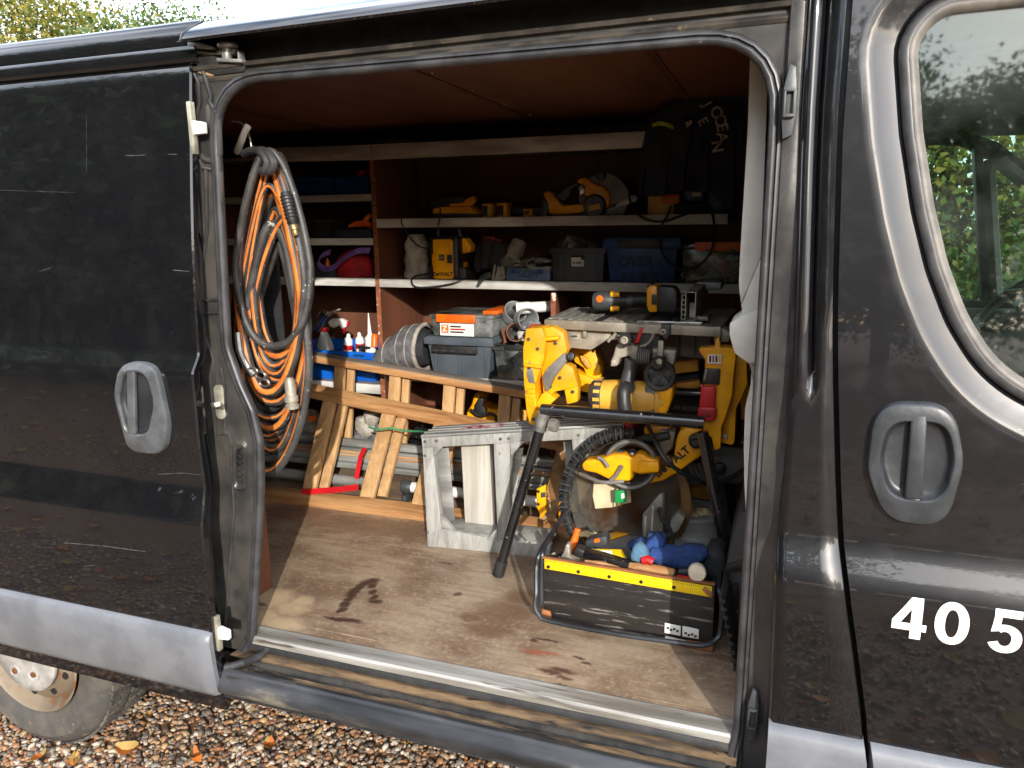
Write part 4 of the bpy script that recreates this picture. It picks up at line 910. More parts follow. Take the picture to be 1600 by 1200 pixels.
# ---- left bay, upper shelf: blue small-parts boxes
for i, (x0, x1, lab) in enumerate(((456, 520, 'dark blue parts box behind the hose coil, farther from the upright'), (521, 577, 'dark blue parts box on the upper left shelf against the upright'))):
    Y = 1.43; mb = MB(); t_ = T('parts_box', lab, 'box', place((x0+x1)/2, ZL1, Y), 'blue parts boxes')
    a, b, t, u = fb(mb, x0+1, 278, x1-1, 304, Y, .24, .006, ZL1+.001); mb.build('body', M_BLUED, t_, .004)
    mb = MB(); mb.b2((a-.003, Y-.004, t-.012), (b+.003, Y+.25, t+.004)); mb.build('lid', M_BLUED, t_, .003)
    for q in (.3, .7): mb = MB(); mb.b2((a+(b-a)*q-.012, Y-.009, t-.03), (a+(b-a)*q+.012, Y-.001, t-.008)); mb.build('latch', M_BLUED, t_, .002)
mb = MB(); mb.blob(P(571, 272, Y=1.5)+V(0, 0, .0), .035, .05, .022, 3); tag(mb.build('cloth_hat', M_REDF), 'red cloth cap lying on top of the blue parts boxes', 'cap')
# middle: orange clamp, dark roll
cl = T('orange_clamp', 'orange plastic clamp at the end of the second left shelf', 'clamp', place(560, ZL2, 1.45))
mb = MB(); mb.tube([P(x, y, Y=1.45) for x, y in ((545, 354), (556, 350), (570, 349), (580, 352))], [.006, .012, .014, .012], 8); mb.build('jaw', M_ORANGE, cl)
mb = MB(); mb.tube([P(x, y, Y=1.45) for x, y in ((574, 350), (572, 343), (577, 337), (581, 338))], [.012, .013, .010, .006], 8); mb.build('grip', M_ORANGE, cl)
mb = MB(); a, b, t, u = fb(mb, 520, 358, 580, 372, 1.44, .2, 0, ZL2+.001); tag(mb.build('flat_case', M_NAVY, None, .006), 'flat dark case under the orange clamp', 'case')
mb = MB(); fb(mb, 488, 344, 516, 373, 1.45, .2, 0, ZL2+.001); tag(mb.build('dark_carton', M_BLK, None, .004), 'black carton half behind the coiled hose on the second shelf', 'carton')
# red sack with purple webbing
rb = T('red_sack', 'bright red fabric sack on the shelf left of the upright', 'sack', place(558, Z2, 1.47))
mb = MB(); lo = []
for i, (sx, sy, h) in enumerate(((1, 1, 0), (1.06, 1.06, .25), (1.02, 1.05, .5), (.8, .9, .78), (.4, .55, .97), (.1, .2, 1.0))):
    c = P(556, 437, Y=1.50); hh = P(556, 393, Y=1.5).z-Z2; w = .093
    lo.append([V(c.x+w*sx*cos(q*pi/12)+.006*sin(q*2.3+i), c.y+.07*sy*sin(q*pi/12), Z2+.003+hh*h+.008*sin(q*1.7+i*2)*(h > .4)) for q in range(24)])
mb.loft(lo, cap0=True, cap1=True); mb.build('bag', M_REDF, rb, ang=80)
ps = T('purple_strap', 'loose purple webbing strap curling in front of the red sack', 'strap', place(520, Z2, 1.44))
def ribbon(mb, pts, w, side, th=.0025):
    pts = [Vector(p) for p in pts]; sd = Vector(side).normalized(); lo = []
    for i, p in enumerate(pts):
        t = (pts[min(i+1, len(pts)-1)]-pts[max(i-1, 0)]).normalized(); n_ = t.cross(sd).normalized()*th
        lo.append([p+sd*w/2+n_, p+sd*w/2-n_, p-sd*w/2-n_, p-sd*w/2+n_])
    return mb.loft(lo, cap0=True, cap1=True)
def spl(pts, n=6):
    """smooth curve through points"""
    pts = [Vector(p) for p in pts]; out = []
    for i in range(len(pts)-1):
        p0, p1, p2, p3 = pts[max(i-1, 0)], pts[i], pts[i+1], pts[min(i+2, len(pts)-1)]
        for k_ in range(n):
            t = k_/n; out.append(.5*((2*p1)+(p2-p0)*t+(2*p0-5*p1+4*p2-p3)*t*t+(3*p1-p0-3*p2+p3)*t**3))
    return out+[pts[-1]]
mb = MB(); ribbon(mb, spl([P(578, 392, Y=1.40), P(560, 392, Y=1.39), P(540, 402, Y=1.385), P(522, 417, Y=1.385), P(508, 420, Y=1.39), P(498, 412, Y=1.40), P(502, 400, Y=1.42), P(516, 394, Y=1.44)]), .026, (.15, .5, 1)); mb.build('webbing', M_PURPLE, ps, ang=80)
mb = MB(); mb.lathe(P(512, 411, Y=1.45), (0, 0, 1), [(.012, -.018), (.01, 0), (.002, .022)], 12); tag(mb.build('orange_nozzle', M_ORANGE), 'little orange cone behind the purple strap', 'nozzle')
mb = MB(); fb(mb, 487, 421, 520, 436, 1.42, .1, 0, Z2+.003); tag(mb.build('small_tin', M_GREYD, None, .004), 'small dark tin below the loop of the purple strap', 'tin')
# ---- left bay, lower: blue crate with bottles
bc, ca, cb, ct, cu_ = crate('blue_crate', 'bright blue plastic crate holding bottles behind the wooden ladders', 440, 548, 587, 598, 1.435, .34, M_BLUE, ZB+.001, rim=.012, rimh=.03)
for q in (.42, .62, .85):
    x = ca+(cb-ca)*q; MB().b2((x-.028, 1.4215, ct-.018), (x+.028, 1.4245, ct-.008)).build('rim_slot', M_BLUED, bc)
MB().b2((cb-.1, 1.423, cu_+.06), (cb-.02, 1.434, cu_+.09)).build('side_rib', M_BLUE, bc, .002)
MB().b2((ca+.01, 1.46, ct-.06), (cb-.01, 1.76, ct-.055)).build('inner_tray', M_BLUED, bc)
sy = 1.56; zb_ = ct-.054
s_ = T('spray_bottle', 'clear spray bottle with white and red trigger head in the blue crate', 'spray bottle', base(510, 540, sy))
c = P(508, 542, Y=sy); u = P(508, 518, Y=sy)
MB().loft([[V(c.x+.045*k1*cos(q*pi/8), sy+.035*k1*sin(q*pi/8), z) for q in range(16)] for k1, z in ((1, zb_), (1.02, zb_+.04), (.9, c.z+.02), (.45, u.z-.01), (.36, u.z))], cap0=True, cap1=True).build('bottle', M_MILKY, s_)
MB().cyl(u, u+V(0, 0, .018), .019, 14).build('collar', M_RED, s_)
MB().prism([P(x, y, Y=sy-.014) for x, y in ((512, 503), (519, 498), (533, 498), (541, 503), (540, 511), (534, 514), (529, 508), (521, 513), (515, 510))], (0, .028, 0)).build('head', M_WPLAST, s_, .004)
MB().prism([P(x, y, Y=sy-.008) for x, y in ((541, 502), (545, 504), (543, 509), (539, 511), (537, 522), (534, 520), (535, 511))], (0, .016, 0)).build('trigger', M_RED, s_, .002)
for i, (px, py, lab) in enumerate(((544, 533, 'white bottle with a red label band, beside the spray trigger'), (562, 531, 'white bottle with a red band standing in the middle of the crate'))):
    t_ = T('glue_bottle', lab, 'bottle', base(px, 545, 1.50+.05*i), 'white bottles in the blue crate'); Y = 1.50+.05*i; c = P(px, py, Y=Y)
    tl = Matrix.Rotation(.12 if i == 0 else -.04, 3, 'Y'); ax_ = tl @ V(0, 0, 1)
    MB().lathe(c-ax_*.075, ax_, [(.021, 0), (.022, .01), (.022, .055), (.021, .075), (.017, .088), (.009, .094)], 18).build('bottle', M_WPLAST, t_)
    MB().lathe(c-ax_*.075, ax_, [(.0223, .034), (.0226, .036), (.0226, .056), (.0223, .058)], 18, False).build('label_band', M_RED, t_)
    MB().lathe(c+ax_*.019, ax_, [(.010, 0), (.009, .012), (.004, .018)], 12).build('cap', M_WPLAST, t_)
ct_ = T('sealant_tube', 'white sealant cartridge with a long pointed nozzle beside the upright', 'sealant', base(577, 540, 1.47)); c = P(578, 526, Y=1.47)
MB().lathe(c-V(0, 0, .10), (0, 0, 1), [(.025, 0), (.025, .095), (.021, .10), (.012, .108)], 18).build('cartridge', M_WPLAST, ct_)
MB().lathe(c+V(.0, 0, .005), (-.02, 0, 1), [(.013, 0), (.010, .012), (.0022, .105)], 14).build('nozzle', M_WPLAST, ct_)
kn = T('cutter_knife', 'silver and blue snap-off cutter sticking up from the blue crate', 'knife', base(500, 520, 1.5))
a_, b_ = P(490, 514, Y=1.5), P(507, 486, Y=1.5)
MB().bar(a_, b_, .02, .022).build('blade_holder', M_STEEL, kn, .002)
MB().bar(a_+V(.016, .0, -.012), b_+V(.012, 0, -.022), .016, .014).build('grip', M_BLUED, kn, .003)
mb = MB(); mb.tube([P(512, 492, Y=1.52), P(522, 486, Y=1.52), P(532, 483, Y=1.52)], [.009, .006, .004], 8); tag(mb.build('sealant_nozzle', M_CAST), 'grubby loose sealant nozzle lying behind the spray bottle', 'nozzle')
mb = MB(); mb.lathe(P(585, 532, Y=1.46), (0, .2, 1), [(.016, -.03), (.016, .02), (.012, .03)], 14); tag(mb.build('yellow_tube', M_ORANGE), 'short orange tube squeezed between the sealant and the upright', 'tube')
mb = MB(); mb.prism([P(x, y, Y=1.44) for x, y in ((558, 540), (578, 542), (577, 546), (559, 545))], (0, .03, 0)); tag(mb.build('black_scraper', M_BLK, None, .002), 'small black scraper lying on the crate rim', 'scraper')
# ---- right bay, top shelf
mb = MB(); mb.loft([[P(x, y, Y=1.55)+V(0, q, 0) for x, y in ((655, 222), (662, 214), (700, 209), (745, 208), (790, 213), (800, 218))] for q in (0, .15)], closed=False)
mb.loft([[P(x, y, Y=1.55)+V(0, q, .004) for x, y in ((655, 222), (662, 214), (700, 209), (745, 208), (790, 213), (800, 218))] for q in (0, .15)], closed=False)
tag(mb.build('bowed_cardboard', M_CARD, ang=80), 'bowed sheet of brown cardboard lying on the top shelf', 'cardboard')
mb = MB(); fb(mb, 590, 219, 638, 228, 1.5, .2); tag(mb.build('flat_carton', M_CARD, None, .002), 'flat brown carton on the top shelf left of the bowed cardboard', 'carton')
# ---- middle shelf: planer, batteries, circular saw
def pz(mb, pts, Y, d): return mb.prism([P(x, y, Y=Y) for x, y in pts], (0, d, 0))
pl_ = T('cordless_planer', 'yellow and black cordless planer lying on the middle shelf', 'planer', place(712, Z1, 1.45))
pz(MB(), ((675, 334), (676, 326), (690, 323), (735, 322), (746, 334)), 1.44, .08).build('body', M_YEL, pl_, .006)
pz(MB(), ((672, 326), (670, 313), (688, 307), (724, 305), (726, 316), (718, 322), (690, 323)), 1.45, .07).build('motor_case', M_BLK, pl_, .006)
pz(MB(), ((701, 322), (703, 318), (724, 317), (728, 310), (740, 306), (741, 314), (735, 322)), 1.435, .035).build('handle', M_YEL, pl_, .005)
pz(MB(), ((676, 338), (676, 334), (746, 334), (748, 338)), 1.43, .09).build('sole', M_GREYD, pl_, .001)
for i, (x0, x1, y0, lab) in enumerate(((753, 767, 318, 'spare battery beside the planer with its yellow side turned away'), (776, 792, 317, 'yellow battery in the middle of the shelf standing upright'), (817, 832, 326, 'small yellow battery just left of the circular saw'))):
    t_ = T('tool_battery', lab, 'battery', place((x0+x1)/2, Z1, 1.44), 'tool batteries on the middle shelf')
    mb = MB(); a, b, t, u = fb(mb, x0, y0, x1, 339, 1.44, .07, 0, Z1+.002); mb.build('case', M_YEL if i != 0 else M_YELD, t_, .005)
    MB().b2((a+.006, 1.434, u+.008), (b-.014, 1.4405, t-.01)).build('front_panel', M_BLK, t_, .002)
    MB().b2((a-.004, 1.445, t-.014), (a+.008, 1.50, t+.006)).build('terminal_rail', M_BLK, t_, .002)
gr_ = T('black_grinder', 'black cordless tool lying between the batteries and the saw', 'grinder', place(804, Z1, 1.5))
MB().tube([P(790, 331, Y=1.5), P(800, 329, Y=1.5), P(816, 329, Y=1.5), P(822, 331, Y=1.5)], [.02, .024, .022, .016], 10).build('body', M_BLK, gr_)
cs = T('circular_saw', 'yellow cordless circular saw tipped on its side on the middle shelf', 'circular saw', place(905, Z1, 1.45))
pz(MB(), ((848, 303), (853, 298), (862, 300), (866, 306), (880, 321), (912, 318), (925, 316), (930, 326), (905, 333), (866, 336), (858, 334)), 1.43, .05).build('handle_body', M_YEL, cs, .008, 3)
pz(MB(), ((900, 284), (906, 278), (916, 277), (924, 284), (932, 288), (944, 292), (952, 302), (954, 316), (948, 326), (938, 322), (930, 308), (914, 306), (910, 300), (914, 290)), 1.42, .05).build('blade_housing', M_YEL, cs, .008, 3)
pz(MB(), ((841, 316), (849, 308), (856, 316), (858, 336), (846, 326)), 1.425, .06).build('battery_foot', M_BLK, cs, .006)
pz(MB(), ((862, 310), (866, 305), (884, 290), (902, 281), (905, 288), (893, 296), (890, 308), (880, 316), (872, 312)), 1.45, .03).build('grip_rubber', M_BLK, cs, .008, 3)
MB().lathe(P(930, 322, Y=1.42), (0, -1, 0), [(.045, -.02), (.045, .015), (.038, .022), (.01, .022)], 22).build('motor_cap', M_BLK, cs)
pzl = pz(MB(), ((919, 322), (936, 318), (938, 326), (920, 330)), 1.396, .004).build('motor_label', M_YELD, cs)
mb = MB(); mb.lathe(P(945, 312, Y=1.475), (0, -1, 0), [(.10, 0), (.10, .03), (.06, .035), (.01, .035)], 30); mb.build('upper_guard', M_GREY, cs)
pz(MB(), ((940, 277), (946, 272), (956, 276), (974, 286), (984, 300), (980, 305), (960, 296)), 1.45, .06).build('guard_shield', M_GREY, cs, .004)
pz(MB(), ((926, 336), (934, 326), (990, 304), (996, 308), (994, 314), (950, 330)), 1.44, .13).build('base_plate', M_ALU_D, cs, .002)
pz(MB(), ((902, 290), (910, 288), (914, 300), (906, 306)), 1.415, .02).build('trigger_guard', M_STEEL, cs, .003)
MB().lathe(P(941, 275, Y=1.46), (0, -1, 0), [(.02, 0), (.02, .03), (.012, .036), (.004, .036)], 16).build('depth_knob', M_BLK, cs)
MB().lathe(P(846, 334, Y=1.44), (0, -1, 0), [(.026, 0), (.026, .02), (.016, .022), (.01, .006)], 18).build('hanging_wheel', M_GREYD, cs)
# things at the dark end of the middle shelf
ob = T('orange_case', 'yellow and orange case on the middle shelf below the hanging jacket', 'case', place(1035, Z1, 1.45))
mb = MB(); a, b, t, u = fb(mb, 1012, 306, 1060, 332, 1.47, .18, 0, Z1+.002); mb.build('body', M_YELD, ob, .006)
MB().b2((a+.05, 1.462, t-.03), (b+.004, 1.56, t+.006)).build('lid', M_ORANGE, ob, .005)
bt, a, b, t, u = crate('blue_bucket', 'dark blue tub with a pale label under the hanging jacket', 1064, 262, 1104, 322, 1.50, .14, M_BLUED, Z1+.05, cat='tub', taper=.012)
MB().b2((a+.045, 1.497, (t+u)/2-.045), (b-.02, 1.503, (t+u)/2+.012)).build('label', M_PAPER, bt)
text('label_print', 'TUB', M_INK, ((a+b)/2+.012, 1.4962, (t+u)/2-.012), (1, 0, 0), (0, 0, 1), .018, bt) if False else None
mb = MB(); fb(mb, 1052, 318, 1110, 331, 1.46, .2, 0, Z1+.002); tag(mb.build('flat_dark_box', M_NAVY, None, .004), 'flat dark box that carries the dark blue tub', 'box')
mb = MB(); fb(mb, 1106, 300, 1136, 331, 1.47, .2, .004, Z1+.002); tag(mb.build('teal_box', pm('teal_box', hexc(40, 84, 110), hexc(30, 66, 90), 8, .5), None, .006), 'dull teal box at the front end of the middle shelf', 'box')
# jacket hanging over the shelf end
jk = T('work_jacket', 'dark work jacket with white lettering hung at the front end of the shelves', 'jacket', P(1090, 330, Y=1.3))
rg = random.Random(11)
def cloth(mb, top, bot, n, m_, amp, folds, seed, back=.05):
    rg = random.Random(seed); ph = [rg.uniform(0, 6.3) for _ in range(6)]; rows = []
    for j in range(m_+1):
        v = j/m_; row = []
        for i in range(n+1):
            u = i/n
            def ev(L_): k_ = u*(len(L_)-1); a = int(min(k_, len(L_)-2)); return L_[a].lerp(L_[a+1], k_-a)
            p = ev(top).lerp(ev(bot), v); w = amp*(.35+v)*(sin(folds*u*6.28+ph[0]+1.2*sin(3*v+ph[1]))+.5*sin(folds*2.3*u*6.28+ph[2]+2*v)+.35*sin(9*v+7*u+ph[3]))
            row.append(p+V(.25*w, -abs(w)-.3*w, 0))
        rows.append(row)
    mb.loft(rows, closed=False)
    mb.loft([[p+V(0, back, 0) for p in r_] for r_ in rows], closed=False)
    for r_ in (rows[0], rows[-1]): mb.loft([r_, [p+V(0, back, 0) for p in r_]], closed=False)
    for k_ in (0, -1): mb.loft([[r_[k_] for r_ in rows], [r_[k_]+V(0, back, 0) for r_ in rows]], closed=False)
mb = MB(); cloth(mb, [P(x, y, Y=1.30) for x, y in ((1062, 182), (1090, 160), (1120, 132), (1150, 128), (1170, 140))], [P(x, y, Y=1.28) for x, y in ((1060, 296), (1085, 300), (1110, 300), (1140, 330), (1165, 335))], 26, 22, .016, 2.6, 4); mb.build('body', M_NAVY, jk, ang=80)
mb = MB(); cloth(mb, [P(x, y, Y=1.26) for x, y in ((1012, 196), (1030, 190), (1060, 186), (1082, 190))], [P(x, y, Y=1.28) for x, y in ((996, 302), (1020, 307), (1044, 304), (1062, 298))], 16, 18, .014, 1.8, 7); mb.build('sleeve', M_NAVY, jk, ang=80)
mb = MB(); mb.tube(spl([P(1020, 196, Y=1.24), P(1050, 176, Y=1.25), P(1090, 158, Y=1.25), P(1125, 138, Y=1.26), P(1160, 140, Y=1.27)]), .035, 10); mb.build('collar', M_NAVY, jk)
M_PRINT = pm('faded_print', hexc(190, 178, 168), hexc(140, 130, 124), 40, .8, bump=0)
for ch, px, py, r_ in (('O', 1119, 176, .2), ('C', 1125, 187, .12), ('E', 1128, 199, .05), ('A', 1128, 215, .0), ('N', 1120, 229, -.15)):
    text('lettering', ch, M_PRINT, P(px, py, Y=1.222), V(.15, 0, -1).lerp(V(1, 0, 0), .0), V(1, 0, .1), .052, jk, .02)
for ch, px, py in (('J', 1105, 163), ('E', 1098, 190), ('a', 1078, 192)): text('lettering', ch, M_PRINT, P(px, py, Y=1.222), V(.5, 0, -1), V(1, 0, .5), .045, jk, .02)
mb = MB(); ribbon(mb, spl([P(1020, 196, Y=1.205), P(1028, 193, Y=1.2), P(1040, 194, Y=1.2), P(1052, 199, Y=1.205)]), .012, (0, .4, 1)); mb.build('reflective_trim', pm('lime_trim', hexc(200, 220, 40), None, 20, .5), jk)
# ---- lower shelf row
cb_ = T('cloth_bundle', 'off-white cloth bundle slumped beside the yellow radio', 'cloth', place(655, Z2, 1.47))
mb = MB(); lo = []
for i in range(11):
    h = i/10; w = .056*(1.0+.10*sin(i*1.9))*(1-.15*h if h < .8 else .9-.9*(h-.8)*2.6); c = P(653, 437, Y=1.50)
    lo.append([V(c.x+w*cos(q*pi/12)*(1+.10*sin(q*2.1+i*.8)), 1.50+.06*sin(q*pi/12)*(1+.12*sin(q*3+i)), Z2+.003+h*.19) for q in range(24)])
mb.loft(lo, cap0=True, cap1=True); mb.build('cloth', M_CLOTH, cb_, ang=80)
ra = T('jobsite_radio', 'yellow and black jobsite radio standing on the lower shelf', 'radio', place(702, Z2, 1.42))
mb = MB(); a, b, t, u = fb(mb, 671, 369, 716, 438, 1.41, .15, 0, Z2+.003); mb.build('case', M_BLK, ra, .014, 3)
xf = lambda q: a+(b-a)*q; zf = lambda q: u+(t-u)*q
MB().prism([V(x, 1.398, z) for x, z in ((xf(.17), zf(.90)), (xf(.22), zf(.93)), (xf(.78), zf(.93)), (xf(.84), zf(.88)), (xf(.84), zf(.06)), (xf(.78), zf(.01)), (xf(.20), zf(.01)), (xf(.15), zf(.05)), (xf(.15), zf(.30)), (xf(.12), zf(.33)), (xf(.12), zf(.56)), (xf(.17), zf(.6)))], (0, .016, 0)).build('front_panel', M_YEL, ra, .004)
for q in (.76, .80, .84): MB().b2((xf(.34), 1.3955, zf(q)), (xf(.64), 1.399, zf(q+.012))).build('vent_slot', M_YELD, ra)
MB().b2((xf(.38), 1.3950, zf(.44)), (xf(.56), 1.3985, zf(.58))).build('badge', M_BLK, ra, .002)
mb = MB(); mb.prism([V(xf(.47), 1.3940, zf(.565)), V(xf(.40), 1.3940, zf(.53)), V(xf(.40), 1.3940, zf(.48)), V(xf(.47), 1.3940, zf(.455)), V(xf(.54), 1.3940, zf(.48)), V(xf(.54), 1.3940, zf(.53))], (0, .002, 0)); mb.build('badge_mark', M_STEEL, ra)
MB().b2((xf(.66), 1.3945, zf(.38)), (xf(.84), 1.399, zf(.58))).build('latch', M_BLK, ra, .002)
text('lettering', 'DeWALT', M_INK, (xf(.50), 1.3965, zf(.125)), (1, 0, 0), (0, 0, 1), .0235, ra, .03)
MB().tube(spl([V(xf(.12), 1.47, t-.01), V(xf(.16), 1.47, t+.03), V(xf(.5), 1.47, t+.036), V(xf(.84), 1.47, t+.03), V(xf(.9), 1.47, t-.01)]), .011, 8).build('handle', M_BLK, ra)
MB().b2((xf(-.1), 1.42, u), (xf(1.22), 1.54, u+.05)).build('side_bumper', M_GREYD, ra, .01)
pz(MB(), ((716, 372), (726, 372), (736, 384), (734, 394), (722, 396), (726, 437), (716, 437)), 1.46, .06).build('side_speaker', M_YEL, ra, .006)
M_CABLE = pm('black_cable', hexc(22, 22, 23), hexc(36, 35, 34), 30, .5)
def cable(lab, pts, r=.0045, name='power_cable', mat=None):
    o = MB().tube(spl(pts, 7), r, 7).build(name, mat or M_CABLE); return tag(o, lab, 'cable')
cable('black cable looping over the shelf edge below the yellow radio', [P(724, 437, Y=1.40), P(708, 443, Y=1.388), P(680, 448, Y=1.385), P(652, 449, Y=1.385), P(643, 441, Y=1.387), P(648, 432, Y=1.40), P(672, 427, Y=1.405)])
cable('thin black cable dangling from the middle shelf onto the radio', [P(628, 340, Y=1.385), P(628, 350, Y=1.388), P(640, 370, Y=1.42), P(654, 384, Y=1.41), P(668, 388, Y=1.402), P(672, 384, Y=1.405)], .003)
cable('black cable hanging straight from the planer down to the radio top', [P(688, 326, Y=1.42), P(687, 340, Y=1.385), P(684, 356, Y=1.40), P(681, 372, Y=1.43)], .0035)
# glove pile and bottle-shaped things between radio and blue box
gl = T('work_gloves', 'dark work gloves with red cuffs bundled right of the radio', 'gloves', place(765, Z2, 1.45))
for i, (x0, y0, x1, y1, r_) in enumerate(((764, 372, 758, 420, .030), (776, 376, 774, 424, .026), (786, 384, 780, 430, .024), (752, 388, 748, 425, .02))):
    p, q = P(x0, y0, Y=1.47), P(x1, y1, Y=1.45); mb = MB(); mb.tube([p, p.lerp(q, .3)+V(.004, -.006, 0), p.lerp(q, .7)+V(-.004, -.004, 0), q], [r_*.8, r_, r_*1.1, r_*.7], 12); mb.build('glove', M_FABK, gl)
    if i < 2: MB().tube([p+V(0, 0, .004), p+V(0, 0, -.03)], [r_*.84, r_*.97], 12).build('cuff', M_RED, gl)
pz(MB(), ((743, 448), (750, 430), (764, 424), (768, 432), (754, 440), (746, 450)), 1.385, .015).build('finger', M_GREYD, gl, .004)
bc_ = T('cable_bundle', 'bundle of grey twine leaning beside the dark gloves', 'twine', place(785, Z2, 1.44))
for i in range(7): p = P(770+i*4, 440-i, Y=1.41+.005*i); q = P(778+i*3, 398+i*2, Y=1.46); MB().tube(spl([p, p.lerp(q, .4)+V(.01*sin(i), -.01, 0), q], 5), .006, 6).build('strand', M_CLOTH, bc_)
hb = T('hot_air_gun', 'beige heat gun resting nozzle forward on the small blue box', 'heat gun', place(805, Z2+.03, 1.45))
MB().tube([P(812, 378, Y=1.52), P(806, 392, Y=1.50), P(798, 404, Y=1.47), P(793, 410, Y=1.44)], [.032, .036, .030, .022], 14).build('barrel', M_CLOTH, hb)
MB().lathe(P(792, 411, Y=1.432), (-.3, -1, -.3), [(.024, -.02), (.024, .01), (.019, .012), (.018, -.004), (.002, -.006)], 18).build('nozzle', M_GREY, hb)
so = T('small_parts_case', 'small faded blue clear-lidded case marked in ink on the lower shelf', 'case', place(825, Z2, 1.41))
mb = MB(); a, b, t, u = fb(mb, 791, 419, 859, 441, 1.40, .2, 0, Z2+.003); mb.build('body', pm('faded_blue', hexc(94, 116, 148), hexc(70, 92, 124), 10, .4), so, .006)
MB().b2((a-.004, 1.394, t-.006), (b+.004, 1.61, t+.006)).build('lid', M_CLEAR, so, .002)
MB().b2((a+.004, 1.394, u+.008), (b-.004, 1.4005, u+.05)).build('face_frame', M_BLUED, so, .002) if False else None
text('lettering', 'SØM', M_INK, ((a+b)/2, 1.3985, (t+u)/2), (1, 0, 0), (0, 0, 1), .042, so, -.005)
for q in (.2, .8): MB().b2((a+(b-a)*q-.012, 1.392, t-.022), (a+(b-a)*q+.012, 1.3995, t-.002)).build('catch', M_BLUED, so, .002)
for i in range(6):
    p = P(806+i*9, 414-(i % 3)*4, Y=1.46+.02*(i % 2)); MB().box(p, (.05, .04, .012), Matrix.Rotation(.5*i, 3, 'Z') @ Matrix.Rotation(.4*sin(i*2), 3, 'Y')).build('loose_fitting', M_CLOTH if i % 2 else M_GREY, so, .002)
gc, a, b, t, u = crate('grey_crate', 'dark grey crate with a hand slot and paper tag on the lower shelf', 862, 388, 944, 442, 1.40, .26, M_GREYD, Z2+.003, taper=.006)
MB().b2(((a+b)/2-.03, 1.396, t-.045), ((a+b)/2+.03, 1.401, t-.027)).build('hand_slot', M_INK, gc, .002); MB().b2(((a+b)/2-.026, 1.3945, t-.044), ((a+b)/2+.014, 1.3965, t-.036)).build('slot_paper', M_PAPER, gc)
MB().b2(((a+b)/2-.025, 1.3985, u+.06), ((a+b)/2+.025, 1.403, u+.092)).build('paper_tag', M_PAPER, gc); text('tag_print', '8 009', M_INK, ((a+b)/2, 1.3975, u+.073), (1, 0, 0), (0, 0, 1), .016, gc, .03)
for q in (.16, .84): MB().b2((a+(b-a)*q-.004, 1.3985, u+.004), (a+(b-a)*q+.004, 1.403, t-.03)).build('corner_rib', M_GREYD, gc, .001)
for i, (px, py, s_) in enumerate(((894, 376, 1), (906, 380, .8), (925, 382, 1.1), (885, 382, .8), (936, 384, .7))):
    mb = MB(); p = P(px, py, Y=1.48); mb.blob(p-V(0, 0, .03), .045*s_, .05, .045, i, .2); tag(mb.build('crate_cloth', (M_CLOTH, M_GREY, M_FABG, M_FABG, M_GREYD)[i], ang=80), ('pale glove sticking out of the dark grey crate', 'small grey pad in the dark grey crate', 'grey fabric lump at the right of the dark grey crate', 'grey rag at the left of the dark grey crate', 'dark rag in the corner of the grey crate by the blue tub')[i], 'rag')
bb, a, b, t, u = crate('blue_tub', 'blue lidded tub with handwritten words on the lower shelf', 946, 376, 1059, 443, 1.40, .27, M_BLUED, Z2+.003, taper=.016, cat='tub', rimh=.03, rim=.01)
MB().b2((a-.004, 1.398, t-.004), (b+.004, 1.66, t+.012)).build('lid', M_BLUED, bb, .004)
MB().b2((a+.05, 1.384, t-.026), (b-.06, 1.392, t+.006)).build('clip', M_BLK, bb, .003)
for s_, zz_, dx in (('OVER -', t-.082, -.006), ('FRÆSER', t-.142, .012)): text('lettering', s_, M_INK, ((a+b)/2+dx, 1.397, zz_), (1, 0, .03), (0, 0, 1), .054, bb, -.004, shear=.12)
cb2 = T('clear_box', 'clear plastic box with an orange clip on the lower shelf beside the pillar', 'box', place(1105, Z2, 1.42))
mb = MB(); a, b, t, u = fb(mb, 1064, 388, 1156, 445, 1.41, .26, .010, Z2+.003); mb.build('body', M_CLEAR, cb2, .006)
MB().b2((a-.004, 1.405, t), (b+.004, 1.68, t+.018)).build('lid', M_CLEAR, cb2, .004)
mb = MB(); mb.b2((a+.05, 1.395, t-.010), (b+.004, 1.408, t+.024)); mb.build('clip', M_ORANGE, cb2, .004)
for q in (.42, .82): MB().b2((a+(b-a)*q, 1.3935, t-.012), (a+(b-a)*q+.022, 1.3965, t-.002)).build('clip_notch', M_BLK, cb2)
for i in range(9): mb = MB(); mb.blob((a+.03+.022*i, 1.47+.02*(i % 3), u+.03+.015*(i % 4)), .03, .03, .025, i, .25, 8, 6); mb.build('content', (M_CLOTH, M_GREY, M_ORANGE, M_PAPER)[i % 4], cb2)
cable('black cable drooping in front of the blue tub from the middle shelf', [P(983, 308, Y=1.42), P(990, 328, Y=1.385), P(1010, 343, Y=1.38), P(1036, 346, Y=1.38), P(1062, 338, Y=1.385), P(1090, 328, Y=1.40)], .005)
cable('long black cable loop hanging across the blue tub and the clear box', [P(1048, 322, Y=1.42), P(1044, 335, Y=1.38), P(1034, 352, Y=1.372), P(1031, 380, Y=1.37), P(1040, 405, Y=1.37), P(1060, 420, Y=1.37), P(1085, 419, Y=1.37), P(1105, 402, Y=1.37), P(1116, 375, Y=1.372), P(1115, 345, Y=1.38), P(1110, 325, Y=1.41)], .0045)
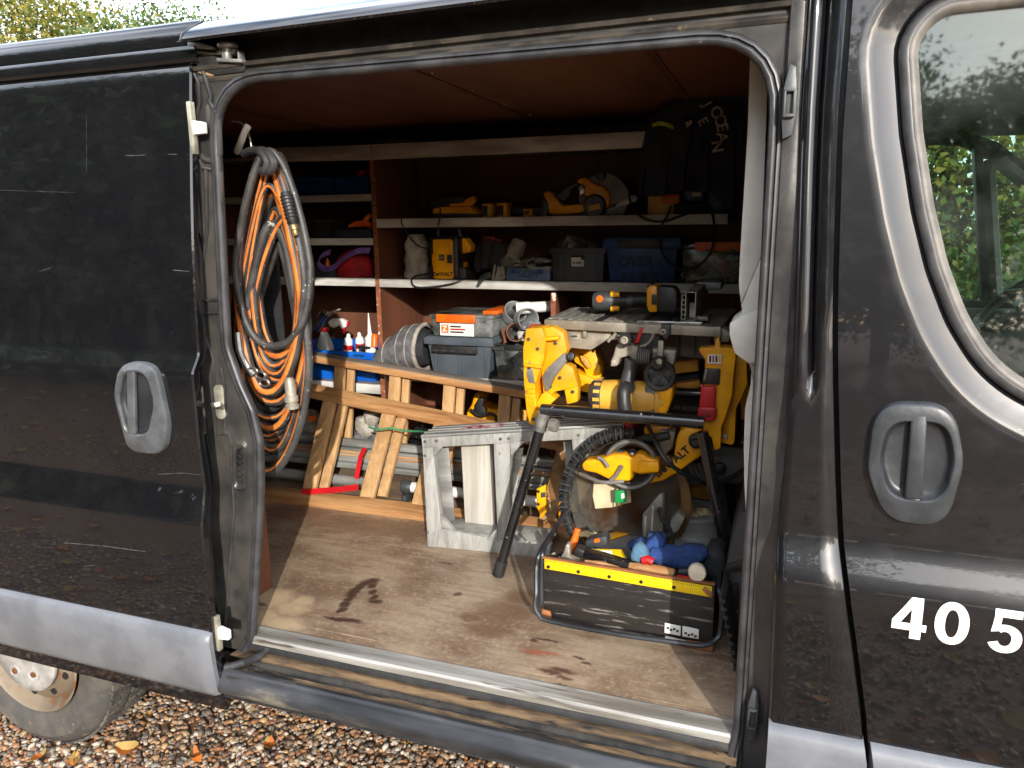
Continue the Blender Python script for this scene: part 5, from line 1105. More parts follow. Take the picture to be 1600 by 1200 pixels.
# ---- third row: quilted bag, lidded boxes, pipe fittings
qb = T('quilted_bag', 'grey quilted bag with a pale trimmed mouth lying on its side', 'bag', place(635, Z3, 1.42))
mb = MB(); lo = []
for i in range(10):
    h = i/9; px = 602+h*62; c = P(px, 548, Y=1.50); hz = (.055+.050*sin(min(1, h*1.3)*1.57)); hy = .12
    lo.append([V(c.x, 1.50+hy*cos(q*pi/12)*(1+.012*sin(q*2+i)), Z3+.004+hz+hz*sin(q*pi/12)*(1+.008*sin(q*3+i))) for q in range(24)])
mb.loft(lo, cap0=True); mb.build('bag', M_FABG, qb, ang=80)
for k_ in (2, 5, 7):
    mb = MB(); mb.tube([Vector(p) for p in lo[k_]], .0026, 6, True); mb.build('quilt_seam', M_CLOTH, qb)
mb = MB(); mb.tube([Vector(p) for p in lo[-1]], .010, 8, True); mb.build('mouth_trim', M_CLOTH, qb)
mb = MB(); mb.loft([[Vector(p)+V(-.02, 0, 0)+(sum((Vector(r) for r in lo[-1]), Vector())/24-Vector(p))*.12 for p in lo[-1]], [Vector(p)+V(.03, 0, 0)+(sum((Vector(r) for r in lo[-1]), Vector())/24-Vector(p))*.3 for p in lo[-1]]], cap1=True); mb.build('inside_lining', M_FABK, qb)
gt, a, b, t, u = crate('grey_tub', 'slate grey storage tub under the orange-clipped clear box', 668, 530, 768, 588, 1.38, .30, M_TUB, Z3+.002, taper=.02, rimh=.026, rim=.010, cat='tub')
MB().b2((a-.004, 1.376, t-.004), (b+.004, 1.684, t+.008)).build('lid', M_TUB, gt, .003)
MB().b2((a+.03, 1.358, t-.060), (b-.06, 1.371, t-.028)).build('clip', M_BLK, gt, .003)
for q in range(5): MB().b2((a+.04+q*.04, 1.3555, t-.052), (a+.065+q*.04, 1.3595, t-.046)).build('clip_rib', M_GREYD, gt)
for q in (.12, .5, .9): MB().b2((a+(b-a)*q-.004, 1.384, u+.004), (a+(b-a)*q+.004, 1.392, t-.03)).build('side_rib', M_TUB, gt, .001)
cb3 = T('clear_lidded_box', 'clear box with orange clips and a white label on the slate grey tub', 'box', (a+.1, 1.5, t+.01))
mb = MB(); zb2 = t+.010; a2, b2_, t2, u2 = fb(mb, 674, 497, 770, 528, 1.385, .28, .006, zb2); mb.build('body', M_CLEAR, cb3, .006)
MB().b2((a2-.006, 1.378, t2), (b2_+.006, 1.675, t2+.014)).build('lid', M_CLEAR, cb3, .005)
MB().b2((a2+.03, 1.368, t2-.020), (b2_-.075, 1.379, t2+.016)).build('clip', M_ORANGE, cb3, .004)
MB().b2((b2_-.06, 1.42, t2+.0145), (b2_+.012, 1.65, t2+.03)).build('lid_clip', M_ORANGE, cb3, .004)
MB().b2((a2+.045, 1.379, u2+.004), (b2_-.085, 1.3835, t2-.024)).build('label', M_PAPER, cb3)
lx, lz0, lz1 = a2+.045, u2+.004, t2-.024
MB().b2((lx+.006, 1.3765, lz1-.042), (lx+.040, 1.3795, lz1-.006)).build('label_logo', M_ORANGE, cb3, .003)
text('logo_mark', 'Z', M_PAPER, (lx+.023, 1.3755, lz1-.024), (1, 0, 0), (0, 0, 1), .034, cb3, .03)
for i in range(3): MB().b2((lx+.048, 1.3775, lz1-.016-.012*i), (lx+.048+(.05, .07, .062)[i], 1.3795, lz1-.010-.012*i)).build('label_line', (M_INK, M_RED, M_INK)[i], cb3)
for i in range(6): mb = MB(); mb.blob((a2+.05+.035*i, 1.47, u2+.035), .03, .04, .026, i+20, .2, 8, 6); mb.build('content', (M_GREYD, M_CLOTH, M_GREY)[i % 3], cb3)
sb, a, b, t, u = crate('clear_tub', 'small open clear tub crammed with fittings beside the yellow guard', 772, 540, 830, 592, 1.385, .26, M_CLEAR, Z3+.002, taper=.012, cat='tub')
MB().b2((a+.05, 1.372, t-.018), (b+.004, 1.382, t+.004)).build('clip', M_BLK, sb, .003)
for i in range(10): mb = MB(); mb.blob((a+.04+.013*i, 1.43+.05*(i % 3), u+.035+.02*(i % 4)), .032, .03, .028, i+40, .25, 8, 6); mb.build('content', (M_GREY, M_CLOTH, M_CAST, M_GREYD, M_RAWEDGE)[i % 5], sb)
def pipe(lab, p0, p1, r, mat, wall=.004, name='pipe_fitting', extra=None, sleeve=True):
    p0, p1 = Vector(p0), Vector(p1); t_ = T(name, lab, 'pipe', p1, 'pipe fittings on the shelf'); L_ = (p1-p0).length; ax_ = (p1-p0).normalized()
    MB().lathe(p0, ax_, [(r-wall, 0), (r, 0), (r, L_*.62), (r*1.10, L_*.66), (r*1.13, L_*.70), (r*1.13, L_), (r*1.06, L_), (r-wall, L_*.9), (r-wall, L_*.3)], 24, False).build('pipe', mat, t_)
    MB().lathe(p0+ax_*L_*.3, ax_, [(r-wall-.0005, 0), (.001, .001)], 24, False).build('inside', M_GREYD, t_); return t_
pipe('grey pipe elbow facing the camera on the fittings pile', P(800, 496, Y=1.55), P(826, 499, Y=1.42), .042, M_PIPE)
pipe('grey pipe socket pointing up behind the elbow', P(790, 510, Y=1.55), P(806, 486, Y=1.47), .045, M_PIPE)
pipe('white waste pipe lying across the top of the fittings', P(868, 478, Y=1.52), P(806, 482, Y=1.45), .023, M_WPLAST)
pipe('brown-lined pipe collar low in the fittings pile', P(808, 520, Y=1.55), P(806, 519, Y=1.42), .036, pm('brown_pipe', hexc(120, 76, 52), None, 10, .6))
mb = MB(); mb.tube([P(785, 512, Y=1.44), P(788, 528, Y=1.41), P(790, 536, Y=1.40)], .006, 8); tag(mb.build('copper_pipe', pm('copper', hexc(196, 120, 84), None, 20, .35, .7)), 'short copper pipe standing in the small clear tub', 'pipe')
for i, (px, py, s_, mt, lb) in enumerate(((820, 522, .034, M_WPLAST, 'crumpled white plastic lump in the fittings pile'), (834, 512, .03, M_PIPE, 'grey plastic joint beside the orange cap'), (796, 524, .026, M_GREYD, 'dark rubber bung in the fittings pile'))):
    mb = MB(); mb.blob(P(px, py, Y=1.46), s_, s_, s_*.8, i+60, .22); tag(mb.build('fitting', mt), lb, 'fitting')
mb = MB(); mb.blob(P(838, 511, Y=1.30), .034, .03, .012, 8, .08); tag(mb.build('round_lid', pm('red_orange', hexc(226, 76, 40), None, 10, .4)), 'red-orange cap lying on top of the yellow saw guard', 'cap')
# ---- floor level under the shelves
ys = T('yellow_tool', 'yellow corded machine on the floor behind the wooden ladders', 'power tool', P(755, 660, Y=1.5))
pz(MB(), ((727, 652), (729, 644), (736, 632), (740, 616), (748, 612), (752, 622), (746, 634), (770, 640), (790, 636), (800, 650), (790, 664), (735, 668)), 1.48, .12).build('body', M_YEL, ys, .012, 3)
pz(MB(), ((740, 634), (748, 620), (756, 622), (752, 640), (742, 652)), 1.465, .02).build('grip', M_BLK, ys, .006)
MB().lathe(P(752, 641, Y=1.48), (0, -1, 0), [(.03, 0), (.03, .02), (.01, .025)], 16).build('knob', M_BLK, ys)
MB().tube(spl([P(735, 640, Y=1.45), P(750, 650, Y=1.44), P(768, 646, Y=1.44), P(776, 656, Y=1.45), P(765, 668, Y=1.46), P(735, 655, Y=1.45)]), .007, 8).build('cord', M_CABLE, ys)
yb2 = T('yellow_case', 'yellow machine half hidden under the shelf beside the corded one', 'power tool', P(800, 660, Y=1.6)); pz(MB(), ((776, 650), (790, 640), (822, 640), (822, 680), (780, 680)), 1.58, .15).build('body', M_YELD, yb2, .012)
MB().lathe(P(792, 655, Y=1.57), (0, -1, 0), [(.03, 0), (.026, .03), (.006, .034)], 14).build('cap', M_GREYD, yb2)
bk = T('black_bag', 'shiny black bag slumped on the floor behind the ladder steps', 'bag', P(665, 700, Y=1.45))
mb = MB(); mb.loft([[P(x, y, Y=Y) for x, y in ((634, 706), (640, 682), (650, 664), (668, 655), (690, 652), (720, 668), (726, 706))] for Y in (1.42, 1.44)]+[[P(x, y, Y=1.62) for x, y in ((650, 700), (655, 684), (662, 672), (676, 664), (692, 662), (714, 672), (718, 700))]], cap0=True, cap1=True); mb.build('bag', M_BLKGLOSS, bk, .01, ang=70)
gg = T('grey_bag', 'crumpled grey cloth bag on the floor seen between the ladder steps', 'bag', P(575, 690, Y=1.4))
for i, (px, py, rx, rz) in enumerate(((572, 668, .05, .06), (562, 684, .06, .04), (582, 650, .03, .05), (592, 682, .05, .05))):
    mb = MB(); mb.blob(P(px, py, Y=1.38), rx, .05, rz, 70+i, .18); mb.build('fold', M_FABG if i % 2 else M_CLOTH, gg, ang=80)
wb = T('printed_sack', 'pale sack with orange print on the floor behind the slanted step', 'sack', P(485, 690, Y=1.4))
mb = MB(); mb.blob(P(486, 668, Y=1.40), .075, .06, .085, 90, .10, 18, 12); mb.build('sack', M_CLOTH, wb, ang=80)
pz(MB(), ((481, 651), (493, 649), (494, 657), (482, 660)), 1.318, .003).build('print_patch', M_ORANGE, wb)
mb = MB(); mb.blob(P(478, 695, Y=1.36), .06, .05, .04, 91, .15); tag(mb.build('black_boot', M_BLK), 'dark boot beside the printed sack', 'boot')
mb = MB(); fb(mb, 620, 640, 700, 712, 1.70, .1); tag(mb.build('brown_panel', M_PLY), 'loose brown plywood panel leaning at the back under the shelf', 'panel')
# ------------------------------------------------------------------ coiled hose hanging inside the rear edge of the opening
HY = .20
HO = T('hose_coil', 'coil of black hose with orange stripes hanging inside the rear edge of the door opening', 'hose', P(420, 240, Y=HY))
rg = random.Random(21)
def hloop(xl, xr, yt, yb, Y, r, tw, ph=0, lean=0, orange=True):
    pts = []; n = 44; w = .012
    for i in range(n):
        a = 2*pi*i/n; s_, c_ = sin(a), cos(a)
        fy = .5-.5*c_                                   # 0 top, 1 bottom
        cx = (xl+xr)/2+lean*(fy-.5); hw = (xr-xl)/2*(.42+.58*min(1, fy*1.7)**.8)
        x = cx+hw*(abs(s_)**.9)*(1 if s_ > 0 else -1)+2.2*sin(3*a+ph)
        y = yt+(yb-yt)*fy+1.5*sin(4*a+ph)
        pts.append(P(x, y, Y=Y+.018*sin(a+ph)+.006*sin(2*a+ph*2)))
    ms = [0]*10
    if orange:
        for k_ in tw: ms[k_ % 10] = 1
    return MB().tube(pts, r, 10, True, mats=ms, ups=(0, 1, 0)).build('hose_loop', [M_HOSE, M_HOSEO], HO, ang=80)
for i, (xl, xr, yt, yb, r, lean, og, dy) in enumerate((
        (364, 487, 236, 541, .0105, 8, False, -.045), (369, 470, 246, 612, .0125, 6, True, -.03), (380, 474, 243, 585, .012, 8, True, -.018), (373, 480, 250, 630, .0125, 0, True, -.005),
        (390, 466, 254, 570, .0115, 10, True, .012), (384, 484, 242, 556, .012, 4, True, .024), (377, 478, 252, 604, .0125, -2, True, .036), (366, 474, 258, 640, .012, -4, False, .048),
        (398, 476, 262, 545, .0115, 4, True, .058), (372, 480, 300, 668, .0125, -4, True, .02), (380, 478, 330, 690, .012, -10, True, .035), (372, 474, 350, 716, .0125, -8, False, .01), (380, 484, 340, 736, .013, -22, True, -.01), (384, 470, 380, 726, .012, -18, False, .05),
        (386, 478, 248, 596, .0095, 4, True, -.01), (392, 470, 258, 560, .009, 6, True, .03), (376, 466, 250, 618, .0095, 2, True, .015), (382, 474, 256, 576, .0095, 10, False, .045), (368, 478, 290, 654, .010, 0, True, .0), (376, 476, 310, 680, .010, -8, True, .03), (388, 480, 330, 704, .010, -14, True, .02))):
    hloop(xl, xr, yt, yb, HY+dy, r, (4, 5) if i in (1, 5, 9) else (5,), i*1.7, lean, og)
for dx in (0, 10):
    MB().tube(spl([P(382+dx, 241, Y=HY-.02), P(396+dx, 235, Y=HY-.05), P(410+dx, 240, Y=HY-.07), P(418+dx, 254, Y=HY-.075), P(413+dx, 266, Y=HY-.07), P(408+dx, 268, Y=HY-.06)]), .011, 9).build('hanging_loop', M_RUBBER, HO)
MB().tube(spl([P(371, 236, Y=HY), P(376, 222, Y=HY-.03), P(383, 205, Y=HY-.04), P(388, 196, Y=HY-.035)]), [.011, .011, .010, .010]+[.009]*15, 9).build('white_hook', M_WHITE, HO)
MB().tube(spl([P(362, 190, Y=HY), P(376, 192, Y=HY), P(388, 208, Y=HY), P(394, 235, Y=HY)]), .0025, 6).build('wire', M_CAST, HO)
gsp = MB(); a_, b_ = P(446, 300, Y=HY-.06), P(458, 350, Y=HY-.06)
gsp.tube([a_, a_.lerp(b_, .12), a_.lerp(b_, .85), b_], [.012, .016, .015, .011], 12); gsp.build('grip_sleeve', M_BLK, HO)
for i in range(14): p = a_.lerp(b_, .12+.055*i); t_ = (b_-a_).normalized(); MB().lathe(p-t_*.001, t_, [(.0165, 0), (.0185, .0015), (.0165, .003)], 12).build('sleeve_ring', M_GREYD, HO) if i % 2 == 0 else None
MB().lathe(b_, b_-a_, [(.009, 0), (.012, .004), (.012, .014), (.008, .016), (.008, .026), (.006, .03)], 12).build('brass_coupling', pm('brass', hexc(190, 166, 110), hexc(150, 130, 90), 30, .35, .7), HO)
a_, b_ = P(452, 590, Y=HY-.07), P(457, 640, Y=HY-.07)
MB().lathe(a_, b_-a_, [(.009, 0), (.015, .01), (.015, .05), (.019, .052), (.019, .066), (.016, .068), (.016, .074), (.019, .076), (.019, .086), (.012, .088)], 16).build('white_coupling', M_CAST, HO)
MB().tube(spl([P(372, 520, Y=HY-.05), P(376, 550, Y=HY-.06), P(386, 572, Y=HY-.06), P(398, 586, Y=HY-.06)]), .011, 9).build('spring_guard', M_GALV, HO)
for i, (px, py) in enumerate(((396, 580), (408, 586), (414, 598))):
    c = P(px, py, Y=HY-.065); MB().tube([c+V(cos(q*pi/6)*.016, -.002, sin(q*pi/6)*.010) for q in range(12)], .0035, 6, True).build('chain_link', M_STEEL, HO)
bg_ = T('black_pouch', 'black soft pouch hanging behind the coiled hose', 'pouch', P(430, 440, Y=.42))
MB().hexa([P(394, 330, Y=.40), P(398, 560, Y=.40), P(448, 556, Y=.40), P(432, 360, Y=.40)], [P(394, 330, Y=.48), P(398, 560, Y=.48), P(448, 556, Y=.48), P(432, 360, Y=.48)]).build('body', M_FABK, bg_, .02, 3)
MB().hexa([P(396, 365, Y=.385), P(398, 376, Y=.385), P(436, 372, Y=.385), P(434, 362, Y=.385)], [P(396, 365, Y=.40), P(398, 376, Y=.40), P(436, 372, Y=.40), P(434, 362, Y=.40)]).build('flap_edge', M_FABK, bg_, .006)
mb = MB(); mb.tube([P(392, 560, Y=.36), P(410, 590, Y=.36), P(440, 590, Y=.38)], .06, 10); tag(mb.build('rolled_mat', M_FABK), 'dark rolled mat low behind the coiled hose', 'mat')
# ------------------------------------------------------------------ ladders lying on edge
al = T('aluminium_ladder', 'long aluminium ladder lying on edge along the floor behind the wooden ones', 'ladder', P(700, 740, Y=1.2))
def xrail(y0, y1, x0, x1, Y, h, d, name, mat, tilt=0, par=al):
    a, b = P(x0, y0, Y=Y), P(x1, y1, Y=Y); b.z = a.z if tilt == 0 else b.z
    return MB().bar(a, b, d, h).build(name, mat, par, .003)
za = .60
for i, (z, h, Y) in enumerate(((.765, .030, 1.215), (.732, .028, 1.20), (.700, .026, 1.19), (.672, .026, 1.18))):
    mb = MB(); mb.bar((-1.6, Y, z), (.95, Y, z-.012), .03, h); mb.bar((-1.6, Y-.017, z+h*.3), (.95, Y-.017, z+h*.3-.012), .006, .006); mb.bar((-1.6, Y-.017, z-h*.3), (.95, Y-.017, z-h*.3-.012), .006, .006)
    mb.build('stile', M_ALU_D, al, .002)
for x in (-1.2, -.9, -.6, -.3, 0, .3, .6): MB().b2((x-.015, 1.23, .60), (x+.015, 1.26, .78)).build('rung', M_ALU_D, al, .003)
for x in (-1.2, .8): MB().b2((x-.02, 1.16, .5765), (x+.02, 1.24, .662)).build('foot', M_BLK, al, .004)
pp = T('grey_pole', 'round grey pole with paint spots lying along the floor under the ladder', 'pole', P(560, 755, Y=1.1))
MB().cyl((-1.6, 1.08, .632), (-.215, 1.10, .622), .024, 16).build('pole', M_ALU_D, pp)
wp = T('white_pole', 'short white pole end with a dark collar lying on the floor', 'pole', P(630, 760, Y=1.08))
MB().cyl((-.10, 1.07, .640), (.6, 1.09, .632), .022, 16).build('pole', M_WPLAST, wp); MB().lathe((-.13, 1.069, .6405), (1, 0, 0), [(.018, 0), (.030, .004), (.030, .03), (.024, .045)], 18).build('collar', M_GREYD, wp)
MB().b2((-.12, 1.035, .576), (-.10, 1.10, .612)).build('rest', M_GREYD, wp, .003)
# rear wooden ladder
L1 = T('wooden_ladder', 'wooden step ladder with a worn grey top edge, the rear one of the two', 'ladder', P(640, 715, Y=1.27))
YT, YBm = 1.30, 1.22
def stile(a, b, h, d, par, mats=(M_WOODX, M_WOODG), name='stile', ov=.0):
    o = MB().bar(a, b, d, h).build(name, mats[0], par, .002)
    up = V(0, 0, 1); MB().bar(Vector(a)+up*(h/2+.001), Vector(b)+up*(h/2+.001), d*.96, .003).build('worn_edge', mats[1], par, .001)
    return o
a0, b0 = P(480, 556, Y=YT), P(820, 613, Y=YT); d0 = (b0-a0)/(b0.x-a0.x); a0 = a0-d0*.55; b1 = b0+d0*.55
stile(a0, b1, .030, .075, L1)
c0, c1 = P(515, 702, Y=YBm), P(700, 722, Y=YBm); dd = (c1-c0)/(c1.x-c0.x); c0 = c0-dd*.6; c1 = c1+dd*.85
stile(c0, c1, .032, .075, L1)
for i, (tx, bx) in enumerate(((532, 527), (618, 614), (703, 700), (790, 788))):
    tp_ = P(tx, 556+(tx-480)*.168+6, Y=YT-.01); bp_ = P(bx+2, 698+(bx-515)*.1, Y=YBm); bp_.x = tp_.x
    MB().bar(bp_, tp_, .018, .052, (0, 1, .2)).build('step', M_WOODZ, L1, .002)
    MB().bar(bp_+V(.044, .022, .0), tp_+V(.044, .022, 0), .018, .034, (0, 1, .2)).build('step_back', M_WOODZ, L1, .002)
# front wooden ladder
L2 = T('wooden_ladder', 'front wooden step ladder, tilted back, its lower edge on the floor', 'ladder', P(640, 790, Y=.98))
e0, e1 = P(475, 608, Y=1.185), P(760, 668, Y=1.215); ed = (e1-e0)/(e1.x-e0.x); e0 = e0-ed*.42; e1 = e1+ed*.75
g0, g1 = P(420, 772, Z=.596), P(870, 826, Z=.596); gd = (g1-g0)/(g1.x-g0.x); g0 = g0-gd*.16; g1 = g1+gd*.12
sl = (e0-g0).normalized()
MB().bar(e0, e1, .075, .026, (0, 1, .35)).build('stile', M_WOODX, L2, .002)
MB().bar(g0, g1, .070, .030, (0, 1, .35)).build('stile', M_WOODX, L2, .002)
for i, (tx, ty, bx, by) in enumerate(((515, 616, 484, 765), (602, 634, 574, 778), (686, 652, 655, 790), (880, 692, 855, 815))):
    bp_ = P(bx, by, Z=.612); q = (bp_.x-e0.x)/(e1.x-e0.x); tp_ = e0.lerp(e1, q); tp_.x = bp_.x
    tp_ = tp_+(bp_-tp_).normalized()*.012
    MB().bar(bp_, tp_, .022, .062, (0, 1, .5)).build('step', M_WOODZ, L2, .002)
    MB().bar(bp_+V(.058, .02, .004), tp_+V(.058, .02, -.004), .022, .040, (0, 1, .5)).build('step_back', M_WOODZ, L2, .002)
st_ = T('red_strap', 'red webbing strap lying across the lower edge of the front ladder', 'strap', P(520, 768, Y=.95))
mb = MB(); ribbon(mb, [P(471, 769, Y=.93), P(500, 767, Y=.925), P(530, 765, Y=.925), P(560, 761, Y=.93)], .024, (0, .3, 1), .002); mb.build('webbing', M_RED, st_)
mb = MB(); ribbon(mb, [P(557, 748, Y=1.0), P(560, 730, Y=1.02), P(564, 712, Y=1.04), P(570, 700, Y=1.06)], .02, (1, 0, .1), .002); mb.build('webbing', M_RED, st_)
mb = MB(); pts = spl([P(576, 667, Y=1.05), P(590, 671, Y=1.03), P(610, 669, Y=1.03), P(632, 673, Y=1.02), P(656, 674, Y=.98), P(672, 676, Y=.88)])
mb.tube(pts, .004, 6); tag(mb.build('green_cord', pm('green_cord', hexc(70, 160, 110), hexc(40, 120, 76), 120, .8)), 'thin green cord tied from a ladder step to the white stool', 'cord')
# ------------------------------------------------------------------ white step stool on its side
SO = T('step_stool', 'paint-spattered whitish step stool lying on its side against the ladders', 'step stool', P(740, 860, Z=.575))
def sp3(px, py, t, dY=0):   # point on the stool's front plane (its depth grows to the right)
    p = P(px, py, Y=.70)
    for _ in range(4): p = P(px, py, Y=.70+.10*(p.x-.16)+dY)
    return p
def plate(pts, d, name, mat, par, dY=0, bev=.002):
    return MB().prism([sp3(x, y, 0, dY) for x, y in pts], (0, d, 0)).build(name, mat, par, bev)
plate(((658, 682), (985, 663), (986, 682), (660, 700)), .03, 'top_rail', M_STOOL, SO)
tr0 = [sp3(657, 680, 0), sp3(985, 661, 0)]
MB().hexa([tr0[0], tr0[1], tr0[1]+V(0, .13, 0), tr0[0]+V(.0, .13, 0)], [p+V(0, 0, -.012) for p in (tr0[0], tr0[1], tr0[1]+V(0, .13, 0), tr0[0]+V(.0, .13, 0))]).build('top_web', M_ALU_D, SO, .002)
for q in (.25, .5, .75): MB().bar(tr0[0]+V(0, .13*q, .001), tr0[1]+V(0, .13*q, .001), .006, .005).build('web_rib', M_ALU_D, SO)
plate(((660, 700), (676, 699), (682, 760), (690, 822), (690, 850), (668, 854)), .03, 'front_leg', M_STOOL, SO)
plate(((674, 700), (701, 700), (711, 815), (690, 820)), .004, 'leg_web', M_ALU_D, SO, .11)
plate(((771, 694), (797, 692), (796, 775), (799, 850), (778, 850)), .03, 'front_leg', M_STOOL, SO, .002)
plate(((797, 700), (818, 700), (806, 770), (798, 815)), .004, 'leg_web', M_ALU_D, SO, .06)
plate(((668, 838), (690, 826), (790, 846), (860, 852), (858, 874), (740, 862), (668, 855)), .03, 'bottom_rail', M_STOOL, SO, -.003)
b0_ = [sp3(690, 830, 0), sp3(856, 850, 0)]
MB().hexa([b0_[0], b0_[1], b0_[1]+V(0, .13, 0), b0_[0]+V(0, .13, 0)], [p+V(0, 0, -.012) for p in (b0_[0], b0_[1], b0_[1]+V(0, .13, 0), b0_[0]+V(0, .13, 0))]).build('bottom_web', M_STOOL, SO, .002)
plate(((720, 696), (769, 694), (773, 820), (776, 836), (727, 830)), .02, 'step_board', M_BOARD, SO, .10, .003)
plate(((893, 686), (918, 684), (922, 760), (905, 790)), .03, 'front_leg', M_STOOL, SO, .004)
plate(((880, 690), (894, 690), (905, 800), (890, 800)), .004, 'leg_web', M_ALU_D, SO, .10)
for g_ in (((676, 699), (692, 698), (677, 714)), ((690, 824), (689, 806), (712, 832)), ((797, 692), (820, 690), (798, 712)), ((760, 843), (776, 826), (777, 847)), ((918, 684), (938, 682), (920, 706)), ((812, 848), (800, 826), (826, 852))):
    plate(g_, .02, 'gusset', M_ALU_D, SO, -.004, .001)
for (x, y) in ((664, 690), (682, 689), (782, 686), (795, 685), (668, 832), (676, 848), (690, 848), (904, 680), (785, 842), (664, 712)):
    p = sp3(x, y, 0); MB().lathe(p+V(0, .001, 0), (0, -1, 0), [(.006, 0), (.005, .003), (.001, .004)], 10).build('rivet', M_STEEL, SO)
plate(((974, 660), (988, 662), (990, 680), (984, 688), (976, 682)), .14, 'end_cap', M_RED, SO, -.006, .004)
pt = MB(); pz(pt, ((724, 668), (740, 664), (762, 663), (790, 661), (788, 664), (756, 667), (735, 671)), .735, .02)
mb = MB(); mb.prism([sp3(x, y, 0, .05)+V(0, 0, .003) for x, y in ((722, 672), (740, 666), (766, 666), (790, 662), (784, 668), (750, 671))], (0, 0, .002)); mb.build('red_paint_smear', pm('red_smear', hexc(150, 40, 50), hexc(176, 160, 156), 60, .6), SO)
# ------------------------------------------------------------------ saw stand: black tube frame
SD_ = T('saw_stand', 'chipped black tubular folding stand straddling the mitre saw', 'stand', (.86, .56, .575))
lt, lf = P(850, 648, Y=.56), P(778, 902, Y=.56); lf.z = max(lf.z, .578)
rt = P(1098, 664, Y=.56); rf = V(1.236, .56, .578)
MB().tube([P(846, 640, Y=.56), P(1100, 660, Y=.56)], .0185, 14).build('cross_tube', M_BLKGLOSS, SD_)
MB().tube([lt, lt.lerp(lf, .93)], .0165, 14).build('leg', M_BLKGLOSS, SD_); MB().tube([lt.lerp(lf, .90), lf], .0195, 14).build('rubber_foot', M_BLKRUB, SD_)
MB().tube([rt+V(0, 0, -.02), rt.lerp(rf, .25)+V(-.004, 0, 0), rf], .0165, 14).build('leg', M_BLKGLOSS, SD_); MB().tube([rt.lerp(rf, .95), rf], .0195, 14).build('rubber_foot', M_BLKRUB, SD_)
MB().tube([lt+V(.30, .40, 0), V(.93, 1.16, .578)], .0165, 12).build('leg', M_BLKGLOSS, SD_); MB().tube([rt+V(0, .40, 0), V(1.2, 1.16, .578)], .0165, 12).build('leg', M_BLKGLOSS, SD_)
MB().tube([lt+V(0, .40, .0), rt+V(0, .40, 0)], .0185, 12).build('cross_tube', M_BLKGLOSS, SD_)
for p in (lt, rt): MB().bar(p+V(0, .0, .0), p+V(0, .40, 0), .02, .03).build('side_rail', M_BLKGLOSS, SD_, .003)
MB().tube([lt+V(.0, 0, .006), lt.lerp(lf, .09)], .0205, 14).build('leg_socket', M_GALV, SD_)
c = P(868, 664, Y=.545); MB().lathe(c+V(-.02, .0, .0), (1, -.25, 0), [(.010, 0), (.021, .006), (.021, .026), (.012, .03)], 8).build('knob', M_GREY, SD_)
# ------------------------------------------------------------------ table saw on the stand
TS = T('table_saw', 'yellow caged table saw with a grey slatted top carried by the black stand', 'table saw', (.87, .85, 1.12))
TZ = 1.402
ft = [P(850, 499, Z=TZ), P(1127, 511, Z=TZ), P(1152, 482, Z=TZ), P(893, 480, Z=TZ)]
MB().hexa(ft, [p+V(0, 0, -.030) for p in ft]).build('table_top', M_CAST, TS, .004)
def tq(u, v, dz=0): return ft[0].lerp(ft[1], u).lerp(ft[3].lerp(ft[2], u), v)+V(0, 0, dz)
for i in range(15):
    u = .03+.9*i/15
    if .28 < u < .36 or .60 < u < .66: continue
    MB().bar(tq(u, .06, .0015), tq(u+.02, .94, .0015), .012, .003, (1, 0, 0)).build('table_rib', M_ALU_D, TS)
MB().hexa([tq(.30, .02, .002), tq(.345, .02, .002), tq(.345, .98, .002), tq(.30, .98, .002)], [tq(.30, .02, -.002), tq(.345, .02, -.002), tq(.345, .98, -.002), tq(.30, .98, -.002)]).build('mitre_slot', M_BLK, TS)
MB().hexa([tq(.55, .1, .003), tq(.78, .1, .003), tq(.78, .75, .003), tq(.55, .75, .003)], [tq(.55, .1, -.002), tq(.78, .1, -.002), tq(.78, .75, -.002), tq(.55, .75, -.002)]).build('throat_plate', M_GREYD, TS, .001)
FY = ft[0].y-.006
MB().bar(P(995, 503, Y=FY-.01), P(1098, 506, Y=FY-.01), .022, .012).build('fence_rail', M_STEEL, TS, .003)
def pzt(pts, Y, d, name, mat, bev=.004, seg=2): return MB().prism([P(x, y, Y=Y) for x, y in pts], (0, d, 0)).build(name, mat, TS, bev, seg)
SYY = .72
pzt(((882, 510), (950, 513), (1000, 514), (1000, 530), (948, 532), (924, 547), (882, 543)), .74, .02, 'front_apron', M_CAST)
pzt(((889, 522), (905, 523), (905, 532), (889, 531)), .735, .006, 'apron_plate', M_CAST, .002); pzt(((910, 512), (916, 512), (916, 528), (910, 527)), .725, .012, 'apron_lug', M_CAST, .002)
pzt(((955, 520), (966, 521), (966, 527), (955, 526)), .733, .006, 'apron_slot', M_GREYD, .002)
pzt(((892, 524), (902, 524), (902, 527), (892, 527)), .732, .004, 'apron_slot', M_GREYD, .001)
pzt(((1000, 512), (1112, 518), (1110, 562), (1060, 556), (1000, 540)), .86, .02, 'rear_apron', M_GREY)
for x in (1030, 1060, 1085): pzt(((x, 516), (x+3, 516), (x+3, 556), (x, 555)), .852, .01, 'apron_rib', M_GREYD, .001)
pzt(((1112, 512), (1128, 512), (1142, 520), (1138, 535), (1116, 534)), .70, .10, 'corner_bracket', M_CAST, .004)
